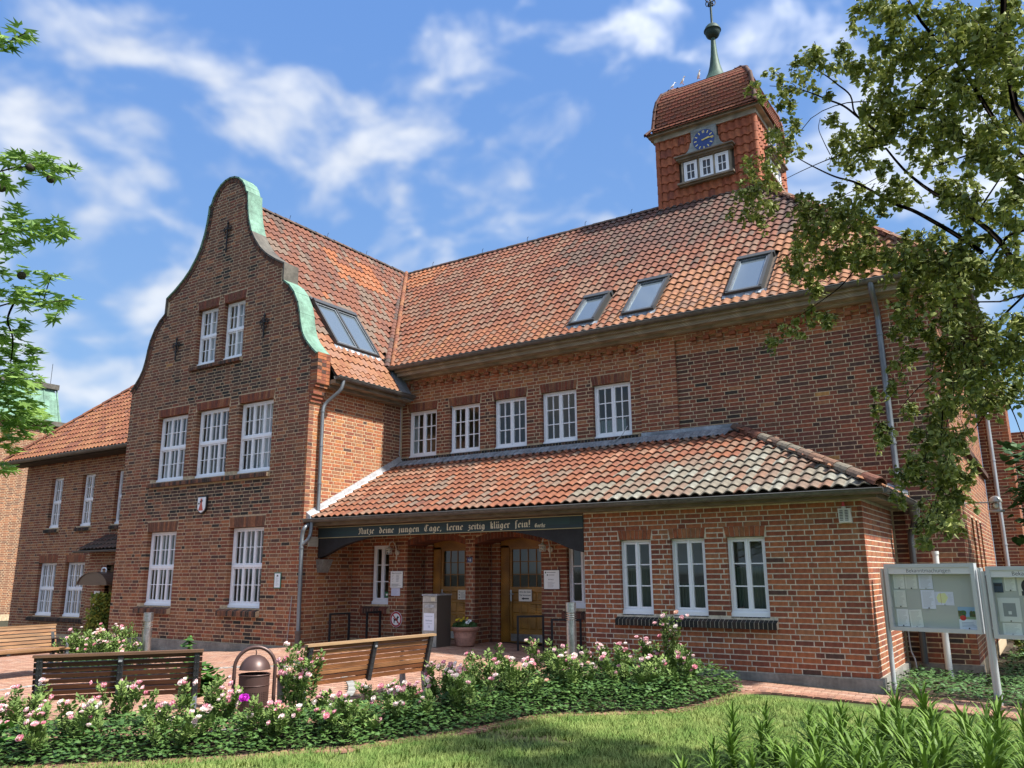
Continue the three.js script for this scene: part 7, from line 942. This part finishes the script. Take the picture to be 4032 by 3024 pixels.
// ---- lilies in the right foreground
{
  const variants = [0, 1, 2, 3, 4].map((s) => { const r = rngOf(300 + s), m = new MB(), H = 1, n = 320, lean = (r() - .5) * .16, lz = (r() - .5) * .16; for (let k = 0; k < n; k++) { const f = .12 + .88 * k / n, a = k * 2.4 + r() * .4, len = (.17 - .08 * Math.pow(f, 6)) * (.8 + .4 * r()), el = .22 + .95 * Math.pow(f, 16) + (r() - .5) * .4 - (f < .6 ? .25 : 0), young = smooth(.72, 1, f); m.add(bladeLeaf, new THREE.Matrix4().compose(V3(lean * f * f, H * f, lz * f * f), hangQ(a, Math.PI / 2 - el, (r() - .5) * .3), V3(len * 1.05, len, len)), cmix(cmixB([.022, .062, .012], [.06, .13, .024], r()), [.15, .25, .036], young * (.5 + .5 * r()))); } const st = taper([V3(0, 0, 0), V3(lean * .25, .5, lz * .25), V3(lean, 1, lz)], .009, .004, 5); return [m.geo(true), st]; });
  function cmixB(a, b, t) { return [a[0] + (b[0] - a[0]) * t, a[1] + (b[1] - a[1]) * t, a[2] + (b[2] - a[2]) * t]; }
  const lilyMat = leafMat({ transmission: .25, roughness: .5 }); const spots = [[2900, 2800, 4.5], [3060, 2790, 4.5], [3000, 2860, 4.2], [2940, 2900, 3.9], [3200, 2850, 4.2], [2830, 2945, 4.0], [3120, 2790, 4.7], [3460, 2745, 4.0], [3350, 2790, 4.2], [3290, 2850, 4.0], [3420, 2850, 3.7], [3590, 2790, 3.8], [3520, 2830, 3.6], [3650, 2830, 3.5], [3700, 2800, 3.8], [3795, 2728, 3.9], [3850, 2780, 3.7], [3960, 2825, 3.6], [4000, 2900, 3.3], [3900, 2880, 3.4], [3760, 2880, 3.3], [3560, 2900, 3.4], [3450, 2930, 3.3], [3340, 2910, 3.6], [3240, 2930, 3.5], [3140, 2920, 3.8], [3040, 2950, 3.6], [3640, 2940, 3.1], [3840, 2950, 3.1], [3960, 2960, 3.0], [2950, 2985, 3.5], [3200, 3000, 3.3], [3420, 3000, 3.1], [3720, 3000, 2.95], [2760, 2985, 3.9], [4080, 2850, 3.5], [4060, 2960, 3.1], [3560, 2990, 3.0], [3300, 2985, 3.2], [3080, 3010, 3.4], [2870, 3005, 3.6], [3880, 3020, 2.9]];
  for (let i = 0; i < 34; i++) { const u = 3150 + 950 * rv(), v = 2800 + 230 * rv(); spots.push([u, v, 4.1 - (v - 2740) / 300 * 1.2 + (rv() - .5) * .3]); }
  spots.forEach(([u, v, d], i) => { const top = at(u, v + 34, d), y = gY(top.x, top.z), h = top.y - y, t = thing('lily_plant', h > 1.13 ? 'tall leafy lily stalk standing above its neighbours by the lawn' : h > 1.03 ? 'leafy lily stalk of middling height with bright tip by the lawn' : 'short leafy lily stalk crowded among the taller ones', 'lily', [top.x, y, top.z], rv() * 6.28, h > 1.13 ? 'tall lily stalks' : h > 1.03 ? 'middling lily stalks' : 'short lily stalks'); t.rotation.x = (rv() - .5) * .16; t.rotation.z = (rv() - .5) * .2; t.scale.set(.85 + .35 * rv(), h, .85 + .35 * rv()); const [lg, sg] = variants[i % 5]; mesh('leaves', lg, lilyMat, t); mesh('stem', sg, stemMat, t); });
  { const a = onYp(2500, 3300, -.2), cx = 11.6, cz = 10.3; }
}
// ---- linden hanging in from the right
{
  const tree = thing('linden_tree', 'linden tree with hanging twigs over the notice boards', 'tree', [16.2, -.25, 6.6]), O = V3(16.2, -.25, 6.6);
  const dep = (u, v) => 7.6 + 2.6 * clamp((4032 - u) / 1200, 0, 1) * clamp((1900 - v) / 1200, .15, 1);
  const L1 = (x, y) => [2832 + x * .663, y * .663], L2 = (x, y) => [2832 + x * 1.2605, 1000 + y * 1.2605];
  const b1 = [190, 520, 45, 260, 590, 40, 330, 440, 60, 400, 500, 60, 350, 570, 60, 470, 350, 60, 560, 330, 70, 600, 390, 60, 480, 460, 60, 560, 520, 50, 430, 620, 50, 640, 560, 40, 660, 710, 55, 430, 720, 60, 330, 800, 60, 400, 820, 70, 330, 900, 70, 500, 880, 40, 300, 980, 70, 180, 970, 60, 170, 1040, 60, 230, 1100, 70, 300, 1080, 60, 150, 1170, 70, 120, 1280, 60, 220, 1200, 70, 300, 1230, 60, 250, 1320, 60,
    740, 300, 60, 780, 380, 70, 700, 400, 50, 820, 40, 60, 900, 90, 60, 960, 60, 70, 820, 160, 50, 1000, 30, 60, 1060, 110, 70, 1070, 180, 60, 900, 260, 60, 1000, 280, 80, 1080, 300, 80, 860, 420, 80, 940, 390, 70, 820, 450, 50, 1000, 430, 60, 1080, 390, 70, 1180, 60, 70, 1180, 250, 80, 1250, 330, 80, 1150, 330, 80, 1300, 120, 80, 1380, 60, 80, 1450, 150, 90, 1560, 90, 90, 1650, 60, 90, 1600, 200, 90, 1700, 180, 90, 1780, 120, 80, 1400, 260, 90, 1500, 300, 90, 1620, 330, 90, 1720, 330, 90, 1790, 420, 90, 1300, 430, 90, 1250, 500, 80, 1380, 520, 90, 1480, 480, 90, 1600, 450, 90, 1450, 600, 80, 1560, 620, 70, 1680, 560, 90, 1340, 640, 80, 1200, 580, 80, 1050, 600, 90, 950, 560, 80, 900, 640, 80, 1000, 720, 90, 1080, 680, 80, 900, 760, 90, 850, 830, 80, 760, 800, 70, 700, 850, 70, 720, 930, 70, 800, 950, 70, 850, 890, 60, 950, 830, 60, 1050, 780, 70,
    1160, 640, 60, 1180, 760, 70, 1130, 870, 60, 1180, 830, 50, 1180, 950, 60, 980, 1000, 60, 930, 960, 50, 1080, 1080, 60, 1020, 1100, 60, 1120, 1150, 80, 1000, 1180, 80, 900, 1150, 60, 840, 1100, 50, 1350, 720, 80, 1300, 780, 70, 1400, 800, 80, 1320, 850, 60, 1320, 960, 60, 1450, 880, 80, 1550, 800, 90, 1650, 750, 90, 1750, 700, 90, 1780, 820, 80, 1520, 950, 80, 1620, 900, 90, 1700, 1000, 80, 1790, 960, 70, 1430, 1080, 80, 1330, 1080, 70, 1380, 1170, 80, 1480, 1200, 90, 1420, 1270, 80, 1550, 1230, 60, 1700, 1200, 80, 1790, 1150, 80, 1650, 1300, 60, 1750, 1290, 70,
    520, 1180, 60, 600, 1200, 60, 680, 1160, 60, 480, 1260, 70, 560, 1290, 80, 660, 1260, 80, 740, 1240, 80, 820, 1200, 70, 900, 1260, 80, 500, 1370, 80, 600, 1370, 80, 700, 1350, 70, 450, 1460, 60, 520, 1480, 70, 600, 1500, 60, 800, 1340, 80, 870, 1400, 80, 780, 1470, 70, 700, 1490, 60, 850, 1500, 70, 930, 1490, 70, 480, 1580, 50, 440, 1620, 40, 570, 1590, 60, 650, 1580, 50, 760, 1560, 50, 1060, 1500, 80, 1150, 1480, 80, 1250, 1420, 90, 1150, 1400, 60, 1180, 1580, 90, 1300, 1540, 90, 1400, 1480, 80, 1400, 1600, 90, 1280, 1640, 90, 1500, 1600, 90, 1600, 1640, 80, 1500, 1400, 60, 1600, 1420, 50, 1720, 1450, 50, 1700, 1600, 80, 1790, 1560, 60];
  const b2 = [230, 20, 40, 250, 60, 35, 300, 60, 40, 290, 110, 35, 360, 20, 40, 430, 20, 40, 500, 10, 40, 560, 40, 50, 620, 40, 60, 700, 40, 60, 780, 40, 60, 860, 60, 60, 930, 60, 50, 160, 270, 30, 220, 220, 30, 290, 190, 35, 345, 190, 30, 340, 230, 20, 250, 245, 20, 580, 120, 40, 570, 180, 40, 590, 210, 35, 560, 240, 30, 600, 230, 35, 650, 130, 50, 720, 120, 50, 650, 250, 35, 600, 300, 30, 570, 340, 35, 560, 400, 30, 500, 430, 25, 480, 470, 25, 590, 480, 30, 530, 550, 35, 510, 590, 25, 700, 200, 55, 780, 190, 55, 840, 240, 60, 900, 250, 60, 940, 200, 50, 700, 290, 45, 760, 290, 50, 830, 330, 60, 900, 330, 60, 940, 300, 40, 720, 360, 55, 690, 400, 40, 780, 400, 60, 850, 400, 60, 920, 420, 50, 700, 460, 50, 760, 470, 55, 830, 460, 50, 690, 530, 50, 640, 590, 45, 600, 640, 40, 580, 690, 40, 560, 760, 30, 620, 560, 30, 700, 600, 60, 690, 660, 55, 640, 690, 40, 740, 560, 50, 720, 700, 50, 700, 760, 55, 660, 800, 40, 640, 850, 35, 630, 890, 25, 730, 810, 45, 770, 690, 30, 780, 660, 25, 760, 760, 30, 690, 840, 40, 740, 850, 25];
  const blobs = []; for (let i = 0; i < b1.length; i += 3) { const [u, v] = L1(b1[i], b1[i + 1]); blobs.push([u, v, b1[i + 2] * .663]); } for (let i = 0; i < b2.length; i += 3) { const [u, v] = L2(b2[i], b2[i + 1]); blobs.push([u, v, b2[i + 2] * 1.2605]); }
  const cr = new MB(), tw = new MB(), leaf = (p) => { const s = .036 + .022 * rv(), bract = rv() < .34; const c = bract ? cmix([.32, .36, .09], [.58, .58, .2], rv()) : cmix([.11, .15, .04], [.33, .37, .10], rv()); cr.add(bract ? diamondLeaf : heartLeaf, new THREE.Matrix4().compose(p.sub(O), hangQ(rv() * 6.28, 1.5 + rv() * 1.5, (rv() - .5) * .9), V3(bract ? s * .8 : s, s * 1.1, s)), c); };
  for (const [u, v, r] of blobs) {
    const d = dep(u, v) + (rv() - .5) * 1.0, c = at(u, v, d), R = r / FOCAL * d, n = Math.round(clamp((r / 46) ** 2 * 108, 24, 220));
    // a few drooping twigs per clump, leaves set along them
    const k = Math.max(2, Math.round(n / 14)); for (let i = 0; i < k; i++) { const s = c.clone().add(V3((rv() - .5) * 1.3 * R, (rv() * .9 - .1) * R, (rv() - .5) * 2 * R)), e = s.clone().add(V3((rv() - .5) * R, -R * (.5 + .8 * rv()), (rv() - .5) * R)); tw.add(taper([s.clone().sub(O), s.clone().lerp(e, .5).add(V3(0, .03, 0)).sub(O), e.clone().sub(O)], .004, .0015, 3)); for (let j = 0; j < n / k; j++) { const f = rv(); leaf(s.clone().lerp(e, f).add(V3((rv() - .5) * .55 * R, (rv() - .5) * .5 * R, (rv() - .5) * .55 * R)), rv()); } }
  }
  // the crown outside the picture, on the trunk's side and above
  const big = []; for (let i = 0; i < 120; i++) { const a = rv() * 6.28, q = Math.sqrt(rv()), c = V3(16.6 + Math.cos(a) * q * 3.9, 4.2 + rv() * 6.4, 6.0 + Math.sin(a) * q * 3.9), [u, v, z] = project(c); if (z > 0 && u < 4180 && u > -200 && v > -200) continue; if (c.distanceTo(EYE) < 3.2) continue; big.push(c); }
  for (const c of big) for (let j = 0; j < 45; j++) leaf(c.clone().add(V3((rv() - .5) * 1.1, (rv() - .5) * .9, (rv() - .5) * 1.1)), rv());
  mesh('crown', cr.geo(true), leafMat({ transmission: .38 }), tree); mesh('twigs', tw.geo(), barkMat, tree);
  mesh('trunk', taper([V3(0, -.1, 0), V3(.05, 1.6, .05), V3(-.1, 3.4, 0), V3(-.05, 5.4, .1), V3(.1, 9, 0)], .24, .08, 12), barkMat, tree);
  const limb = (pts, map, r0, r1, from) => { const p = pts.map(([x, y]) => { const [u, v] = map(x, y); return at(u, v, dep(u, v)).sub(O); }); if (from) p.unshift(V3(...from)); mesh('limb', taper(p, r0 * .75, r1 * .8, 6), barkMat, tree); };
  limb([[1830, 1600], [1640, 1400], [1500, 1290], [1400, 1220], [1280, 1150], [1180, 1080], [1080, 990], [990, 880]], L1, .07, .012, [-.1, 3.0, 0]); limb([[1830, 760], [1740, 510], [1690, 240], [1690, -60]], L1, .07, .03, [-.1, 4.2, 0]); limb([[1830, 950], [1640, 720], [1540, 560], [1440, 400], [1350, 290], [1250, 190], [1180, 100], [1110, -20]], L1, .05, .015, [-.1, 3.6, 0]);
  limb([[1560, 1500], [1400, 1390], [1280, 1320], [1150, 1250], [1040, 1210], [900, 1130], [800, 1080], [690, 1050], [560, 990], [450, 930]], L1, .03, .006); limb([[960, 800], [830, 700], [740, 630], [640, 590], [540, 550], [430, 520], [300, 510]], L1, .018, .004); limb([[830, 700], [800, 660], [780, 570], [700, 500], [620, 440], [540, 400], [400, 385]], L1, .013, .004); limb([[1000, 860], [940, 870], [760, 910], [640, 950], [480, 1020], [360, 1080]], L1, .012, .004); limb([[1560, 900], [1450, 930], [1300, 980], [1180, 1000]], L1, .012, .005); limb([[1560, 330], [1470, 350], [1300, 410], [1180, 500], [1090, 560]], L1, .014, .005); limb([[1830, 1080], [1650, 960], [1550, 880], [1450, 800], [1340, 680], [1120, 630], [760, 610], [560, 690], [490, 770]], L1, .025, .005, [-.1, 3.4, 0]); limb([[1480, 1330], [1540, 1250], [1620, 1130], [1700, 1010]], L1, .014, .006); limb([[1600, 1560], [1720, 1400], [1830, 1360]], L1, .012, .02); limb([[660, 920], [620, 840], [590, 760], [600, 700]], L1, .007, .004); limb([[700, 1180], [820, 1120], [930, 1060], [1010, 1020]], L1, .006, .004);
  limb([[990, 110], [900, 180], [830, 260], [780, 340], [740, 400]], L2, .03, .008, [-.1, 2.6, 0]); limb([[990, 120], [870, 150], [790, 150]], L2, .02, .008, [-.1, 2.7, 0]); limb([[720, 340], [620, 420], [560, 490]], L2, .007, .003); limb([[840, 490], [780, 570]], L2, .007, .003); limb([[470, -10], [430, 40], [380, 100], [300, 160], [240, 200]], L2, .01, .004); limb([[890, 440], [920, 500], [950, 580]], L2, .008, .004); limb([[700, 470], [690, 640], [700, 760], [660, 840]], L2, .008, .003);
}
// ---- sweetgum on the other side
{
  const O = V3(4.9, -.25, 14.4), tree = thing('sweetgum_tree', 'sweetgum tree with star-shaped leaves before the wing', 'tree', O.toArray()), cr = new MB(), tw = new MB();
  const bl = [40, 180, 60, 10, 90, 140, 40, 6, 60, 650, 70, 18, 130, 640, 60, 14, 200, 660, 60, 14, 260, 690, 40, 7, 30, 720, 50, 8, 50, 880, 60, 12, 60, 830, 40, 4, 130, 900, 60, 12, 200, 900, 60, 14, 260, 930, 40, 6, 30, 960, 60, 10, 100, 980, 50, 7, 60, 1070, 70, 12, 120, 1100, 60, 8, 200, 1090, 40, 4, 60, 1170, 70, 16, 130, 1190, 70, 16, 190, 1200, 60, 12, 250, 1190, 40, 5, 210, 1250, 40, 4, 40, 1300, 80, 25, 60, 1400, 90, 38, 40, 1500, 100, 50, 100, 1480, 60, 16, 60, 1600, 90, 44, 110, 1640, 70, 20, 150, 1680, 40, 6, 40, 1700, 80, 30, 60, 1760, 60, 10, 20, 1860, 50, 6];
  const put = (p, n) => { const s = .072 + .022 * rv(); cr.add(starLeaf, new THREE.Matrix4().compose(p.sub(O), hangQ(rv() * 6.28, 1.5 + rv() * 1.1, (rv() - .5) * .7), V3(s, s, s)), cmix([.10, .20, .04], [.30, .46, .10], rv())); };
  for (let i = 0; i < bl.length; i += 4) { const [u, v, r, n] = bl.slice(i, i + 4), d = 6.2 + (rv() - .5) * .7; for (let j = 0; j < n * 1.35; j++) { const a = rv() * 6.28, q = Math.sqrt(rv()) * r; put(at(u + Math.cos(a) * q * 1.05, v - 14 + Math.sin(a) * q * .62, d + (rv() - .5) * .35), v > 1250 ? .3 : .05); } }
  for (let i = 0; i < 900; i++) { const a = rv() * 6.28, q = Math.sqrt(rv()) * 1.9, p = V3(5.3 + Math.cos(a) * q, 1.9 + rv() * 4.2, 13.9 + Math.sin(a) * q), [u, , z] = project(p); if (z > 0 && u > -170) continue; put(p, .1); }
  mesh('crown', cr.geo(true), leafMat({ transmission: .45 }), tree);
  const br = (pts, r) => mesh('branch', taper(pts.map((p) => Array.isArray(p) && p.length === 2 ? at(p[0], p[1], 6.2).sub(O) : V3(...p)), r, .003, 5), barkMat, tree);
  br([[.2, 4.2, -.4], [-150, 230], [40, 170], [100, 130]], .02); br([[.2, 3.4, -.4], [-160, 720], [60, 660], [180, 650], [290, 690]], .022); br([[.2, 3.1, -.4], [-150, 960], [60, 910], [180, 900], [275, 945]], .02); br([[.2, 2.6, -.4], [-150, 1250], [60, 1190], [180, 1195], [270, 1180]], .022); br([[.2, 2.2, -.4], [-150, 1500], [50, 1450], [120, 1480]], .02); br([[.2, 2.0, -.4], [-150, 1680], [60, 1620], [150, 1680]], .018); br([[60, 1180], [30, 1260], [50, 1330], [40, 1450]], .008); br([[170, 1190], [190, 1120], [205, 1080]], .004); br([[50, 900], [65, 850], [75, 815]], .004);
  mesh('trunk', taper([V3(0, -.1, 0), V3(.05, 1.6, -.1), V3(.1, 3.4, -.3), V3(.2, 6.4, -.4)], .14, .04, 10), barkMat, tree);
  for (const [u, v] of [[5, 740], [120, 660], [85, 1085], [200, 705]]) { const s = mesh('seed_ball', new THREE.IcosahedronGeometry(.028, 1), M({ color: lin(.035, .03, .02), roughness: 1 }), tree); s.position.copy(at(u, v, 6.2).sub(O)); }
}
// ---- shrubs and trees behind the notice boards and beside the flank
function leafTree(name, label, cat, pos, crownC, rad, n, size, c0, c1, trunkR, group, hang = 0) {
  const t = thing(name, label, cat, pos, 0, group), m = new MB(), cl = []; const k = Math.max(8, Math.round(n / 90)); for (let i = 0; i < k; i++) { const q = V3(rv() - .5, rv() - .5, rv() - .5).normalize().multiplyScalar(.55 + .4 * rv()); cl.push(V3(q.x * rad[0], q.y * rad[1], q.z * rad[2]).add(V3(...crownC))); }
  for (let i = 0; i < n; i++) { const c = cl[i % k], w = V3(rv() - .5, rv() - .5, rv() - .5).multiplyScalar(2 * .34).multiply(V3(...rad)); m.add(heartLeaf, new THREE.Matrix4().compose(c.clone().add(w), hangQ(rv() * 6.28, .8 + rv() * 1.8, rv() - .5), V3(size, size * 1.15, size).multiplyScalar(.7 + .6 * rv())), cmix(c0, c1, rv())); }
  mesh('crown', m.geo(true), greenLeaf, t); const h = crownC[1]; mesh('trunk', taper([V3(0, -.2, 0), V3(crownC[0] * .3, h * .5, crownC[2] * .3), V3(crownC[0], h + rad[1] * .3, crownC[2])], trunkR, trunkR * .4, 8), barkMat, t); for (let i = 0; i < 6; i++) { const e = cl[i]; mesh('limb', taper([V3(crownC[0] * .3, h * .55, crownC[2] * .3), e.clone().lerp(V3(0, h * .7, 0), .4), e], trunkR * .45, trunkR * .1, 5), barkMat, t); }
}
leafTree('laurel_shrub', 'dark green shrub behind the notice board posts', 'shrub', [13.0, -.3, -2.6], [0, .55, 0], [.75, .6, 1.2], 1600, .08, [.015, .045, .012], [.06, .12, .03], .04);
leafTree('sunlit_shrub', 'yellow-green sunlit shrub against the flank wall', 'shrub', [12.25, -.3, -4.2], [0, .75, 0], [.35, .7, .8], 900, .08, [.10, .16, .03], [.26, .30, .06], .03);  // sunlight is put into the brighter leaf colours
leafTree('maple_tree', 'dark broad-leaved tree beside the rear wing', 'tree', [13.6, -.3, -1.2], [0, 3.2, 0], [1.05, 1.5, 1.3], 1500, .14, [.015, .05, .015], [.06, .13, .035], .09);
leafTree('background_tree', 'tall tree behind the rear wing', 'tree', [17.5, -.4, -15], [0, 6, 0], [3.4, 4.2, 3.4], 5200, .2, [.03, .07, .02], [.10, .16, .04], .25);
// trees across the lawn, seen only as reflections in the windows
for (const [x, z, h, r] of [[2.5, 30, 6.5, 3.6], [9.5, 33, 7.5, 4.2], [19, 31, 6.5, 3.8]]) leafTree('park_tree', 'park tree across the lawn mirrored in the window panes', 'tree', [x, -.4, z], [0, h, 0], [r, r * 1.05, r], 3600, .42, [.02, .05, .015], [.09, .14, .035], .3, 'park trees across the lawn');

scene.traverse((o) => { if (o.isMesh) { o.castShadow = true; o.receiveShadow = true; } });
renderer.render(scene, camera);
